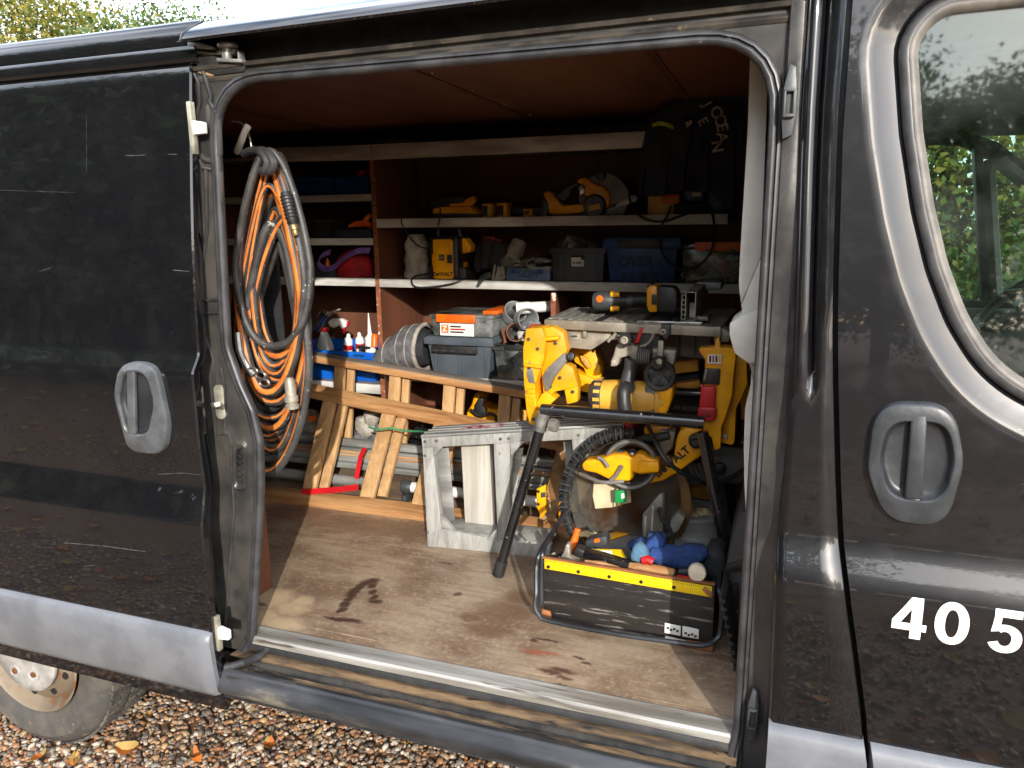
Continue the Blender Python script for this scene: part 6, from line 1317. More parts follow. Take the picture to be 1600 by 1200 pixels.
# bevel scale
pzt(((985, 514), (1030, 514), (1034, 545), (1000, 546), (990, 538)), .715, .012, 'bevel_plate', M_GREYD, .003)
MB().tube([P(1000+22*cos(a), 515+26*sin(a), Y=.70) for a in [.2+.12*i for i in range(12)]], .0045, 6).build('scale_arc', M_CAST, TS)
pzt(((1000, 512), (1006, 512), (998, 536), (991, 537)), .695, .006, 'red_lever', M_RED, .002)
MB().tube([P(958+6*cos(a)-2, 520-22*sin(a)*0+14*a/3, Y=.71) for a in (0, 1, 2, 3)], .005, 6).build('scale_arc', M_CAST, TS)
def knob(px, py, Y, r, d, m1, m2, name='knob'):
    c = P(px, py, Y=Y); MB().lathe(c, (0, -1, 0), [(r*.8, -d), (r, -d*.6), (r, 0), (r*.85, .004), (r*.62, .004), (r*.58, .0)], 26).build(name, m1, TS)
    MB().lathe(c, (0, -1, 0), [(r*.56, .0), (r*.55, .006), (r*.3, .007), (r*.25, .001), (.001, .001)], 22).build(name+'_hub', m2, TS)
knob(976, 531, .66, .021, .03, M_BLK, M_CAST)
# carriage casting, trunnion, hoses
pzt(((962, 540), (975, 534), (1000, 543), (1044, 546), (1057, 548), (1054, 566), (1045, 580), (1040, 556), (998, 566), (988, 563), (984, 556), (968, 560), (965, 572), (956, 574), (953, 566), (958, 556)), .69, .05, 'trunnion', M_CAST, .006, 3)
MB().tube([P(996, 556, Y=.675), P(1018, 557, Y=.675)], .026, 16).build('spring_drum', M_GREY, TS)
for i in range(7): x = 997+3.2*i; MB().lathe(P(x, 556, Y=.675), (1, 0, 0), [(.0265, 0), (.0285, .002), (.0265, .004)], 16).build('drum_coil', M_GREYD, TS)
pzt(((1028, 532), (1037, 533), (1036, 562), (1027, 560)), .66, .02, 'lock_arm', M_CAST, .003); knob(1037, 518, .66, .014, .03, M_STEEL, M_CAST, 'lock_screw')
pzt(((1032, 506), (1048, 508), (1046, 524), (1040, 532), (1034, 526)), .655, .02, 'clamp_foot', M_GREYD, .004)
pzt(((955, 563), (962, 563), (961, 572), (954, 573)), .685, .02, 'pivot_pad', M_CAST, .003)
MB().tube(spl([P(987, 562, Y=.68), P(984, 580, Y=.68), P(978, 602, Y=.66)]), .020, 12).build('dust_pipe', M_GREYD, TS)
MB().lathe(P(980, 600, Y=.66), (-.1, 0, -1), [(.024, 0), (.026, .004), (.026, .02), (.022, .024)], 16).build('pipe_collar', M_GREY, TS)
MB().tube(spl([P(980, 604, Y=.63), P(975, 612, Y=.61), P(975, 630, Y=.60), P(978, 648, Y=.60)]), .021, 12).build('pipe_elbow', M_BLK, TS)
# motor
MB().lathe(P(940, 618, Y=.70), (P(1042, 624, Y=.70)-P(940, 618, Y=.70)), [(.044, 0), (.050, .005), (.052, .04), (.053, .05), (.053, .16), (.050, .17), (.056, .175), (.056, .20)], 30).build('motor_housing', M_YELD, TS)
MB().lathe(P(922, 616, Y=.70), (P(1042, 624, Y=.70)-P(940, 618, Y=.70)), [(.030, 0), (.042, .006), (.0515, .02), (.054, .034), (.054, .042)], 30).build('motor_end_cap', M_GREYD, TS)
for i in range(14):
    a = 2*pi*i/14; c = P(936, 618, Y=.70)+V(0, cos(a)*.0545, sin(a)*.0545); MB().bar(c+V(-.008, 0, 0), c+V(.012, 0, 0), .006, .010, (0, cos(a), sin(a))).build('vent_fin', M_YELD, TS)
pzt(((1012, 596), (1026, 594), (1046, 596), (1050, 604), (1046, 630), (1036, 648), (1006, 648), (1002, 620)), .655, .09, 'gear_case', M_GREY, .010, 3)
pzt(((1026, 606), (1052, 604), (1050, 624), (1044, 642), (1038, 651), (1028, 650)), .645, .10, 'gear_cover', M_YEL, .008, 3)
# height wheel
c = P(1031, 586, Y=.645)
MB().lathe(c, (0, -1, 0), [(.030, -.004), (.044, -.010), (.0475, -.004), (.0475, .006), (.044, .010), (.034, .008), (.030, .002)], 40).build('height_wheel', M_BLK, TS)
MB().lathe(c, (0, -1, 0), [(.012, .0), (.012, .009), (.005, .010), (.001, .008)], 18).build('wheel_hub', M_GREYD, TS)
for i in range(5): a = 2*pi*i/5+.3; MB().bar(c+V(cos(a)*.010, -.004, sin(a)*.010), c+V(cos(a)*.034, -.004, sin(a)*.034), .006, .018, (0, 1, 0)).build('wheel_spoke', M_GREYD, TS, .001)
MB().lathe(P(1030, 565, Y=.635), (0, -1, 0), [(.017, -.006), (.017, .004), (.019, .006), (.019, .03), (.015, .034), (.009, .034), (.009, .030)], 20).build('crank_knob', M_BLK, TS); MB().lathe(P(1030, 565, Y=.601), (0, -1, 0), [(.0085, .0), (.008, .002), (.002, .003)], 14).build('crank_pin', M_CAST, TS)
# yellow cage, left side (sunlit, broken)
def pzy(pts, Y, d, name, mat=M_YELW, bev=.003, seg=2): return pzt(pts, Y, d, name, mat, bev, seg)
pzy(((822, 514), (846, 512), (852, 530), (850, 560), (836, 600), (838, 640), (848, 662), (838, 668), (827, 662), (822, 640), (818, 590), (817, 545)), .63, .09, 'cage_post')
pzy(((846, 514), (862, 510), (880, 520), (886, 548), (876, 566), (894, 574), (903, 604), (868, 612), (850, 622), (846, 590), (850, 550)), .66, .05, 'cage_panel')
pzy(((818, 568), (845, 572), (846, 576), (818, 573)), .618, .014, 'cage_rib', M_YEL, .002)
pzy(((846, 528), (872, 526), (872, 531), (846, 534)), .63, .05, 'cage_ledge', M_YEL, .003)
pzy(((880, 602), (903, 600), (902, 628), (886, 632)), .665, .04, 'cage_tab')
pzy(((852, 612), (868, 624), (858, 634), (840, 640), (838, 630), (846, 616)), .64, .06, 'cage_foot')
pzy(((892, 545), (914, 542), (930, 552), (938, 575), (936, 606), (920, 600), (912, 575), (898, 566)), .86, .10, 'cage_panel')
pzy(((896, 580), (926, 592), (938, 606), (930, 616), (902, 610)), .84, .08, 'cage_brace')
pzy(((905, 553), (916, 560), (924, 574), (918, 576), (908, 564)), .84, .02, 'cage_rib', M_YELD, .003)
pzt(((846, 590), (854, 576), (880, 552), (887, 556), (886, 564), (866, 590), (856, 612), (852, 612), (848, 596)), .645, .02, 'broken_patch', M_GREY, .004)
pzt(((826, 566), (832, 578), (836, 600), (826, 598), (822, 585)), .6285, .004, 'scuff_patch', M_GREY, .001)
pzt(((822, 578), (828, 562), (830, 576)), .6285, .004, 'scuff_patch', M_GREY, .001)
MB().lathe(P(892, 557, Y=.64), (0, -1, .3), [(.012, -.01), (.012, .008), (.004, .01)], 12).build('cage_bolt', M_BLK, TS)
MB().bar(P(862, 512, Y=.72), P(1110, 520, Y=.74), .03, .03).build('top_bar', M_YELD, TS, .005) if False else None
for (x, y, Y) in ((826, 530, .628), (840, 545, .628), (824, 612, .628), (834, 655, .628), (875, 590, .655), (860, 604, .655), (868, 536, .655), (895, 612, .66)):
    MB().lathe(P(x, y, Y=Y), (0, -1, 0), [(.0055, 0), (.0055, .003), (.002, .0035)], 8).build('cage_screw', M_GREYD, TS)
for y0 in (604, 611, 618): pzy(((822, y0), (836, y0+1), (836, y0+4), (822, y0+3)), .624, .008, 'cage_rib', M_YELW, .001)
# yellow cage, right side (shaded) with the switch
pzy(((1092, 545), (1116, 543), (1118, 530), (1124, 528), (1126, 543), (1147, 544), (1150, 556), (1146, 590), (1144, 618), (1134, 650), (1127, 668), (1126, 700), (1116, 704), (1112, 684), (1098, 672), (1096, 660), (1100, 600), (1102, 562), (1094, 551)), .60, .05, 'cage_post')
pzy(((1126, 543), (1148, 546), (1166, 556), (1168, 600), (1150, 640), (1148, 690), (1144, 696), (1128, 692), (1130, 650), (1146, 610)), .66, .09, 'cage_panel')
pzy(((1156, 600), (1170, 590), (1172, 650), (1158, 656)), .80, .06, 'cage_brace')
pzt(((1106, 554), (1128, 555), (1127, 569), (1105, 568)), .594, .008, 'warning_label', M_PAPER, .001)
for i in range(4): pzt(((1108+5*i, 556), (1111+5*i, 556), (1111+5*i, 566), (1108+5*i, 566)), .5925, .003, 'label_print', (M_INK, M_RED, M_INK, M_YELD)[i], 0)
pzt(((1100, 576), (1126, 577), (1124, 602), (1096, 600)), .592, .012, 'switch_box', M_BLK, .004)
pzt(((1102, 577), (1105, 577), (1102, 594), (1099, 594)), .588, .004, 'switch_glint', M_STEEL, .001)
pzt(((1095, 604), (1119, 605), (1117, 638), (1092, 637)), .578, .018, 'stop_paddle', M_RED, .005)
pzt(((1091, 636), (1120, 637), (1119, 654), (1113, 659), (1096, 658), (1089, 652)), .572, .022, 'stop_paddle', M_RED, .006)
for x in (1097, 1114): pzt(((x-3, 601), (x+2, 601), (x+2, 606), (x-3, 606)), .58, .012, 'paddle_hinge', M_RED, .002)
for i in range(3): pzt(((1093, 641+4*i), (1118, 642+4*i), (1118, 643+4*i), (1093, 642+4*i)), .5705, .003, 'paddle_rib', pm('dark_red', hexc(120, 16, 22)) if i == 0 else bpy.data.materials['dark_red'], 0)
for x in (1100, 1107): MB().lathe(P(x, 650, Y=.571), (0, -1, 0), [(.004, 0), (.004, .002), (.001, .002)], 10).build('paddle_hole', M_INK, TS)
MB().lathe(P(1133, 682, Y=.655), (0, -1, 0), [(.008, 0), (.008, .003), (.001, .004)], 12).build('cage_bolt', M_STEEL, TS)
pzt(((1054, 566), (1092, 560), (1092, 580), (1052, 585)), .95, .04, 'rear_brace', M_YELD, .006)
pzt(((1052, 600), (1094, 594), (1094, 606), (1052, 612)), .96, .04, 'rear_brace', M_YELD, .006)
# ------------------------------------------------------------------ on the saw table
DR = T('cordless_drill', 'black and yellow cordless driver lying across the saw table', 'drill', tq(.45, .4))
YD_ = tq(.45, .35).y
MB().tube([P(928, 470, Y=YD_), P(936, 470, Y=YD_), P(950, 470, Y=YD_), P(962, 470, Y=YD_)], [.026, .032, .031, .024], 14).build('head', M_GREYD, DR)
for dy in (-11, 11): MB().tube([P(955, 471+dy, Y=YD_-.012), P(968, 471+dy, Y=YD_-.012)], [.011, .008], 10).build('yellow_collar', M_YEL, DR)
MB().lathe(P(937, 467, Y=YD_-.031), (0, -1, 0), [(.012, 0), (.011, .004), (.002, .005)], 16).build('lens', M_ORANGE, DR)
MB().tube([P(958, 470, Y=YD_), P(975, 470, Y=YD_), P(1000, 468, Y=YD_), P(1012, 468, Y=YD_)], [.022, .019, .018, .021], 12).build('grip', M_BLK, DR)
MB().tube([P(981, 470, Y=YD_-.002), P(990, 470, Y=YD_-.002)], [.0202, .0200], 12).build('grip_band', M_GREYD, DR)
pz(MB(), ((1010, 452), (1016, 446), (1027, 447), (1027, 488), (1014, 488), (1010, 478)), YD_-.04, .08).build('battery_shoe', M_YEL, DR, .005)
pz(MB(), ((1027, 447), (1052, 449), (1058, 456), (1058, 482), (1052, 490), (1027, 488)), YD_-.042, .085).build('battery', M_BLK, DR, .006)
pz(MB(), ((1018, 460), (1026, 460), (1026, 476), (1018, 476)), YD_-.043, .004).build('release_button', M_BLK, DR, .001)
pz(MB(), ((1010, 445), (1018, 443), (1020, 452), (1012, 454)), YD_-.03, .06).build('belt_hook', M_BLK, DR, .002)
AF = T('rip_fence', 'hollow aluminium profile pointing at the camera on the saw table', 'rip fence', tq(.76, .3))
yf = ft[1].y+.03; xl_, xr_ = P(1065, 480, Y=yf).x, P(1087, 480, Y=yf).x; z0_, z1_ = P(1076, 502, Y=yf).z, P(1076, 456, Y=yf).z; z0_ = max(z0_, TZ+.004); th = .0025
def shell(a, b, c, d, Y0, Y1, name, mat):
    mb = MB(); mb.b2((a, Y0, c), (a+th, Y1, d)); mb.b2((b-th, Y0, c), (b, Y1, d)); mb.b2((a+th, Y0, d-th), (b-th, Y1, d)); mb.b2((a+th, Y0, c), (b-th, Y1, c+th)); return mb.build(name, mat, AF)
shell(xl_+.010, xr_, z0_, z1_, yf, yf+.42, 'profile', M_ALU)
mb = MB()
for q in range(6): zz_ = z0_+(z1_-z0_)*(q+.5)/6; mb.b2((xl_, yf, zz_-.004), (xl_+.0095, yf+.42, zz_-.0015))
mb.b2((xl_-.001, yf, z0_), (xl_+.0015, yf+.42, z1_-.01)); mb.build('side_channels', M_ALU_D, AF)
MB().b2((xl_+.018, yf+.05, z0_+.004), (xr_-.006, yf+.30, z0_+.05)).build('inner_bar', M_ALU, AF)
MB().b2((xl_+.012, yf+.3, z1_-.02), (xr_+.05, yf+.46, z1_+.006)).build('fence_head', M_ALU_D, AF, .003)
MB().b2((xr_, yf+.02, z0_), (xr_+.035, yf+.10, z0_+.012)).build('fence_foot', M_ALU_D, AF, .002)
mb = MB(); mb.tube(spl([tq(.22, .8, .002), tq(.23, .7, .03), tq(.25, .72, .045), tq(.27, .74, .048)]), .005, 8); tag(mb.build('bent_rod', M_STEEL), 'small bent steel rod standing on the rear edge of the saw table', 'rod')
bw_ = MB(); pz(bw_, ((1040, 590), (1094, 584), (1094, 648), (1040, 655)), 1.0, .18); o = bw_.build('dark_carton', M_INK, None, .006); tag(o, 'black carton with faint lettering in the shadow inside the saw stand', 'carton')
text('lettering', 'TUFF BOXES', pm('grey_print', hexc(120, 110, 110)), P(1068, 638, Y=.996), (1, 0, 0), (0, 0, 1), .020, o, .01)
# ------------------------------------------------------------------ mitre saw on the floor
MS = T('mitre_saw', 'yellow and grey mitre saw with a big ribbed guard standing on the van floor', 'mitre saw', (.95, .95, .575))
def q3(pts, Y, d, name, mat, bev=.004, seg=2, par=None): return MB().prism([P(x, y, Y=Y) for x, y in pts], (0, d, 0)).build(name, mat, par or MS, bev, seg)
GY = .74; gc_ = P(978, 782, Y=GY); gr0 = (P(978, 782, Y=GY)-P(886, 782, Y=GY)).length
# ribbed guard rim: hose-like arc
arc = []
for i in range(60):
    a = RAD(82+140*i/59); x = 978+95*cos(a)*(1.0); y = 782-105*sin(a); arc.append(P(x, y, Y=GY-.02))
MB().tube(arc, .013, 12).build('guard_rim', M_BLK, MS)
for i in range(1, 59):
    if i % 3 == 0: continue
    p = arc[i]; t_ = (arc[i+1 if i < 59 else i]-arc[i-1]).normalized(); r_ = (p-gc_).normalized(); w_ = t_.cross(r_)
    MB().box(p+r_*.004, (.0036, .036, .034), Matrix((t_, w_, r_)).transposed()).build('guard_rib', M_GREYD if i % 2 else M_BLK, MS)
disc = [P(978+86*cos(RAD(a))*1.0, 782-95*sin(RAD(a)), Y=GY) for a in range(0, 360, 10)]
MB().loft([disc, [p+V(0, .006, 0) for p in disc]], cap0=True, cap1=True).build('clear_guard', M_GUARD, MS)
d2 = [gc_+(p-gc_)*.90+V(0, .045, 0) for p in disc]; MB().loft([d2, [p+V(0, .003, 0) for p in d2]], cap0=True, cap1=True).build('saw_blade', M_STEEL, MS)
d3 = [gc_+(p-gc_)*.93+V(.045, .012, -.01) for p in disc]; MB().loft([d3, [p+V(0, .025, 0) for p in d3]], cap0=True, cap1=True).build('blade_housing', pm('brown_housing', hexc(134, 98, 54), hexc(96, 72, 46), 6, .4), MS, .004)
q3(((928, 752), (955, 752), (984, 752), (986, 785), (955, 793), (930, 795), (926, 775)), GY-.006, .003, 'guard_sticker', pm('cream_sticker', hexc(222, 206, 168), hexc(200, 182, 146), 10, .6), .001)
q3(((960, 767), (975, 766), (979, 772), (978, 785), (961, 787)), GY-.05, .008, 'green_tag', M_GREEN, .003)
q3(((970, 772), (975, 770), (977, 778), (971, 780)), GY-.0525, .003, 'tag_mark', M_PAPER, .001)
MB().tube([P(969, 752, Y=GY-.045), P(968, 768, Y=GY-.046)], .003, 6).build('tag_cord', M_GREYD, MS)
for x in (965, 970): MB().tube([P(x, 786, Y=GY-.046), P(x, 792, Y=GY-.046)], .002, 6).build('tag_pin', pm('brass_pin', hexc(200, 170, 90), None, 20, .3, .8) if x == 965 else bpy.data.materials['brass_pin'], MS)
# yellow handle with a coil of grey cable round it
q3(((908, 727), (914, 720), (930, 718), (946, 715), (958, 710), (975, 711), (990, 716), (994, 709), (1006, 710), (1010, 716), (1028, 720), (1031, 732), (1028, 740), (1000, 742), (988, 738), (990, 748), (984, 752), (958, 753), (948, 748), (932, 740), (912, 736)), GY-.10, .05, 'handle', M_YEL, .012, 3)
q3(((996, 722), (1029, 722), (1030, 738), (997, 740)), GY-.112, .03, 'handle_block', M_YEL, .005)
for i, (rx, ry, dy) in enumerate(((39, 36, 0), (37, 34, .010), (41, 37, .02), (35, 33, .03))):
    MB().tube([P(984+rx*cos(a)+1, 726-ry*sin(a)*1.0, Y=GY-.075+dy) for a in [2*pi*k_/40 for k_ in range(40)]], .0062, 8, True).build('coiled_cable', M_GREY if i != 1 else M_GREYD, MS)
for pts in (((934, 715), (942, 718), (948, 726), (950, 730)), ((954, 751), (962, 744), (968, 734), (972, 728))):
    MB().tube([P(x, y, Y=GY-.115) for x, y in pts], .006, 8).build('cable_tie', M_GREY, MS)
MB().tube(spl([P(906, 740, Y=GY-.06), P(935, 752, Y=GY-.1), P(952, 754, Y=GY-.11), P(975, 752, Y=GY-.1)]), .006, 8).build('cable_tail', M_GREY, MS)
MB().lathe(P(969, 711, Y=GY-.07), (0, -.4, 1), [(.016, 0), (.016, .008), (.010, .012)], 14).build('handle_bolt', M_STEEL, MS)
MB().lathe(P(988, 709, Y=GY-.06), (0, -.4, 1), [(.014, 0), (.014, .008), (.010, .012)], 14).build('handle_bolt', M_STEEL, MS)
# yellow arm with lettering
arm = [(998, 762), (1000, 756), (1086, 700), (1098, 697), (1096, 714), (1040, 752), (1014, 757)]
q3(((998, 760), (1034, 734), (1052, 718), (1056, 690), (1060, 676), (1072, 668), (1096, 672), (1098, 690), (1096, 712), (1060, 738), (1036, 752)), GY-.05, .07, 'arm', M_YEL, .008, 3)
q3(((1030, 738), (1068, 706), (1076, 716), (1040, 746)), GY-.053, .004, 'lettering_panel', M_YEL, .001)
pa, pb_ = P(1028, 740, Y=GY-.058), P(1072, 704, Y=GY-.058)
text('lettering', 'DeWALT', M_INK, pa.lerp(pb_, .50), pb_-pa, (-.6, 0, .8), .034, MS, .03)
q3(((1004, 670), (1012, 664), (1046, 668), (1050, 684), (1030, 690), (1008, 686)), GY+.03, .08, 'upper_housing', M_YEL, .01)
q3(((1030, 672), (1056, 674), (1052, 700), (1034, 716), (1024, 706), (1028, 690)), GY+.01, .05, 'gear_neck', M_CAST, .008)
MB().tube(spl([P(996, 690, Y=GY-.03), P(1010, 685, Y=GY-.04), P(1030, 683, Y=GY-.05), P(1046, 680, Y=GY-.05)]), .014, 12).build('carry_handle', M_BLK, MS)
MB().lathe(P(1088, 688, Y=GY-.055), (0, -1, 0), [(.022, -.01), (.024, .0), (.022, .014), (.012, .018), (.010, .03), (.001, .03)], 20).build('pivot_knob', M_BLK, MS)
MB().tube([P(1092, 688, Y=GY-.06), P(1102, 690, Y=GY-.06)], .008, 10).build('pivot_pin', M_STEEL, MS)
# motor block at the right rear
MB().lathe(P(1100, 722, Y=.92), (P(1168, 730, Y=.95)-P(1100, 722, Y=.92)), [(.03, 0), (.055, .01), (.062, .04), (.062, .13), (.05, .16), (.02, .165)], 26).build('motor', M_GREY, MS)
q3(((1040, 724), (1100, 722), (1110, 756), (1060, 762), (1036, 752)), GY+.06, .10, 'motor_mount', M_GREYD, .01)
MB().lathe(P(1124, 734, Y=.84), (0, -1, 0), [(.02, -.02), (.02, .0), (.012, .004), (.002, .004)], 16).build('brush_cap', M_BLK, MS)
for i in range(7): MB().bar(P(1058+7*i, 728-i, Y=GY+.055), P(1066+7*i, 748-i, Y=GY+.055), .006, .004).build('vent_rib', M_BLK, MS)
MB().tube(spl([P(1012, 664, Y=.68), P(1024, 690, Y=.63), P(1038, 716, Y=.60), P(1060, 735, Y=.61), P(1085, 748, Y=.64), P(1110, 756, Y=.70), P(1150, 742, Y=.75), P(1168, 726, Y=.78)]), .007, 8).build('power_cord', M_CABLE, MS)
# turntable, fence, base
tb = P(1081, 850, Y=.84); tb.z = .577
MB().lathe(V(tb.x, .86, .577), (0, 0, 1), [(.125, 0), (.125, .03), (.118, .035), (.118, .12), (.110, .126), (.106, .132), (.106, .182), (.098, .190), (.08, .192), (.078, .178), (.002, .176)], 44).build('turntable', M_GREY, MS)
MB().lathe(V(tb.x, .86, .577), (0, 0, 1), [(.1262, .034), (.1266, .036), (.1262, .039)], 44, False).build('turntable_band', M_CAST, MS)
for i, (dx, dy, s_) in enumerate(((-.02, -.03, .04), (.03, .0, .035), (-.03, .03, .04))): MB().blob(V(tb.x+dx, .86+dy, .757), s_, s_*.8, .012, 120+i, .2).build('sawdust_heap', M_SAWDUST, MS)
q3(((1066, 795), (1080, 788), (1084, 798), (1072, 804), (1062, 804)), .80, .03, 'yellow_insert', M_YELD, .003)
fa = [P(1003, 845, Y=.66), P(1004, 804, Y=.66), P(1030, 772, Y=.70), P(1035, 772, Y=.70), P(1036, 800, Y=.70), P(1034, 845, Y=.70)]
MB().prism(fa, (.006, .018, 0)).build('fence_plate', M_CAST, MS, .002)
for (a, b) in (((1008, 838), (1009, 806)), ((1018, 838), (1021, 790))): MB().bar(P(*a, Y=.658), P(*b, Y=.668), .01, .008).build('fence_rib', M_CAST, MS, .001)
q3(((1048, 812), (1060, 802), (1070, 810), (1060, 830), (1046, 836)), .70, .04, 'fence_plate', M_CAST, .003)
MB().tube(spl([P(1031, 796, Y=.67), P(1034, 812, Y=.65), P(1046, 824, Y=.64), P(1052, 842, Y=.63), P(1048, 856, Y=.62)]), .0045, 8).build('fence_cable', M_CABLE, MS)
MB().lathe(P(1031, 796, Y=.675), (0, -1, 0), [(.008, -.004), (.008, .006), (.002, .008)], 12).build('fence_knob', M_BLK, MS)
def fl_(px, py, z): return P(px, py, Z=z)
bs_ = [fl_(936, 838, .70), fl_(1002, 818, .70), fl_(1006, 826, .70), fl_(944, 846, .70)]
MB().hexa(bs_, [p+V(0, 0, -.004) for p in bs_]).build('yellow_scale', M_YEL, MS, .001)
bb_ = [fl_(914, 842, .695), fl_(1003, 820, .695), fl_(1030, 840, .695), fl_(930, 866, .695)]
MB().hexa(bb_, [V(p.x, p.y, .577) for p in bb_]).build('base_arm', M_GREY, MS, .008)
MB().b2((.86, .80, .577), (1.22, .98, .625)).build('base', M_GREY, MS, .012)
MB().b2((.74, .72, .577), (.80, .84, .62)).build('front_foot', M_GREYD, MS, .01)
for i in range(3): MB().blob(P(914+14*i, 834+2*i, Y=.70), .03, .02, .006, 130+i, .25).build('sawdust_heap', M_SAWDUST, MS)
yl = T('spirit_level', 'short yellow level standing on the floor behind the black stand leg', 'level', P(850, 800, Y=.9))
q3(((838, 764), (852, 758), (853, 800), (846, 812), (838, 792)), .86, .02, 'body', M_YEL, .004, 2, yl)
for y in (768, 788): MB().lathe(P(841, y, Y=.859), (0, -1, 0), [(.006, 0), (.005, .002), (.001, .002)], 10).build('bolt', M_INK, yl)
q3(((845, 770), (852, 769), (852, 777), (845, 778)), .857, .004, 'vial', M_GREYD, .001, 2, yl)
yt2 = T('folding_rule', 'yellow folding rule with black print wedged upright by the ribbed guard', 'folding rule', P(880, 800, Y=.9)); q3(((873, 786), (882, 784), (882, 812), (872, 814)), .88, .014, 'body', M_YEL, .002, 2, yt2)
q3(((876, 790), (879, 789), (879, 800), (876, 802)), .877, .004, 'print_mark', M_INK, 0, 2, yt2)
yo = T('orange_tool', 'yellow tool in shadow behind the mitre saw turntable', 'power tool', P(1095, 780, Y=1.2)); q3(((1078, 764), (1110, 758), (1116, 784), (1084, 790)), 1.15, .1, 'body', M_YELD, .01, 2, yo); MB().lathe(P(1114, 772, Y=1.14), (0, -1, 0), [(.012, 0), (.010, .006), (.002, .006)], 12).build('button', M_RED, yo)
# ------------------------------------------------------------------ tool tote
TT = T('tool_tote', 'open black wooden tool tote with a yellow ruler along its front top edge', 'tool box', P(975, 1000, Z=.577))
A, B = P(848, 968, Z=.577), P(1112, 1018, Z=.577); ux = (B-A).normalized(); uy = V(-ux.y, ux.x, 0); Lx = (B-A).length; Ly = .27; Hh = .195
def tt(x, y, z): return A+ux*(x*Lx)+uy*(y*Ly)+V(0, 0, z)
def panel(c, name, mat=M_TOTE, th=.014, dirn=None, bev=.002):
    d = dirn*th; return MB().hexa(c, [p+d for p in c]).build(name, mat, TT, bev)
lf_, rf_ = .025, .975
panel([tt(0, .02, .014), tt(1, .02, .014), tt(1, .0, Hh), tt(0, .0, Hh)], 'front_board', dirn=uy)
HB = .105
panel([tt(0, .98, .014), tt(1, .98, .014), tt(1, 1, HB), tt(0, 1, HB)], 'back_board', dirn=-uy)
panel([tt(0, .06, .014), tt(0, .94, .014), tt(0, .95, HB), tt(0, .05, Hh)], 'end_board', dirn=ux)
panel([tt(1, .06, .014), tt(1, .94, .014), tt(1, .95, HB), tt(1, .05, Hh)], 'end_board', dirn=-ux)
panel([tt(.0, .0, .0), tt(1.0, .0, .0), tt(1.0, 1, .0), tt(.0, 1, .0)], 'bottom_board', M_TOTE, .014, V(0, 0, 1))
MB().hexa([tt(-.005, -.012, .003), tt(.06, -.012, .003), tt(.05, -.012, .03), tt(-.005, -.012, .034)], [tt(-.005, .02, .003), tt(.06, .02, .003), tt(.05, .02, .03), tt(-.005, .02, .034)]).build('worn_corner', M_RAWEDGE, TT, .003)
MB().hexa([tt(.76, -.012, -.0005), tt(1.006, -.012, -.0005), tt(1.006, -.012, .022), tt(.76, -.012, .016)], [tt(.76, .02, -.0005), tt(1.006, .02, -.0005), tt(1.006, .02, .022), tt(.76, .02, .016)]).build('worn_corner', M_RAWEDGE, TT, .003)
MB().bar(tt(0, .0, Hh+.001), tt(1, .0, Hh+.001), .014, .004, uy).build('top_edge', M_RAWEDGE, TT, .001)
rl = [tt(.015, -.018, Hh-.032), tt(.985, -.018, Hh-.036), tt(.985, -.016, Hh-.006), tt(.015, -.016, Hh-.002)]
MB().hexa(rl, [p+uy*.004 for p in rl]).build('ruler', M_RULER, TT, .0005)
tk = MB()
for i in range(96):
    f = .02+.955*i/95; h = .009 if i % 10 == 0 else (.007 if i % 5 == 0 else .0045); p = tt(f, -.0185, Hh-.004-.0035*f); tk.hexa([p, p+ux*.0011, p+ux*.0011-V(0, 0, h), p-V(0, 0, h)], [q_+uy*.0012 for q_ in (p, p+ux*.0011, p+ux*.0011-V(0, 0, h), p-V(0, 0, h))])
tk.build('ruler_ticks', M_INK, TT, kind='stuff')
for i in range(5):
    p = tt(.04+.185*i, -.020, Hh-.024); MB().lathe(p, -uy, [(.005, -.001), (.005, .0015), (.002, .002)], 12).build('ruler_hole', M_INK, TT)
p = [tt(.93, -.022, Hh-.018), tt(.985, -.022, Hh-.040), tt(.99, -.022, Hh-.022), tt(.95, -.022, Hh-.008)]; MB().hexa(p, [q_+uy*.006 for q_ in p]).build('torn_ruler_end', M_RAWEDGE, TT, .001)
# bail handle: flat black loop round the front
M_BAIL = pm('dark_steel_bail', hexc(34, 36, 40), hexc(60, 62, 66), 10, .35, .3, speck=hexc(140, 140, 140), sscale=30, samt=.68)
def bl(px, py, Y): return P(px, py, Y=Y)
pts = spl([tt(-.014, .95, Hh+.045), tt(-.014, .5, Hh+.03), tt(-.02, .05, Hh+.012), tt(-.03, -.04, Hh-.03), bl(838, 925, .30), bl(836, 945, .29), bl(842, 960, .285), bl(858, 970, .283), bl(960, 990, .280), bl(1060, 1004, .283), bl(1100, 1008, .288), bl(1118, 1000, .29), bl(1126, 985, .30), bl(1128, 940, .31), tt(1.02, .02, Hh-.01), tt(1.012, .3, Hh-.002)], 6)
MB().tube(pts, .0072, 8).build('bail_handle', M_BAIL, TT)
MB().tube(spl([tt(-.012, .95, Hh+.045), tt(-.012, .6, Hh+.036), tt(-.012, .12, Hh+.016), tt(-.01, .02, Hh-.02), tt(-.008, .0, .05)]), .008, 8).build('end_frame', M_BAIL, TT)
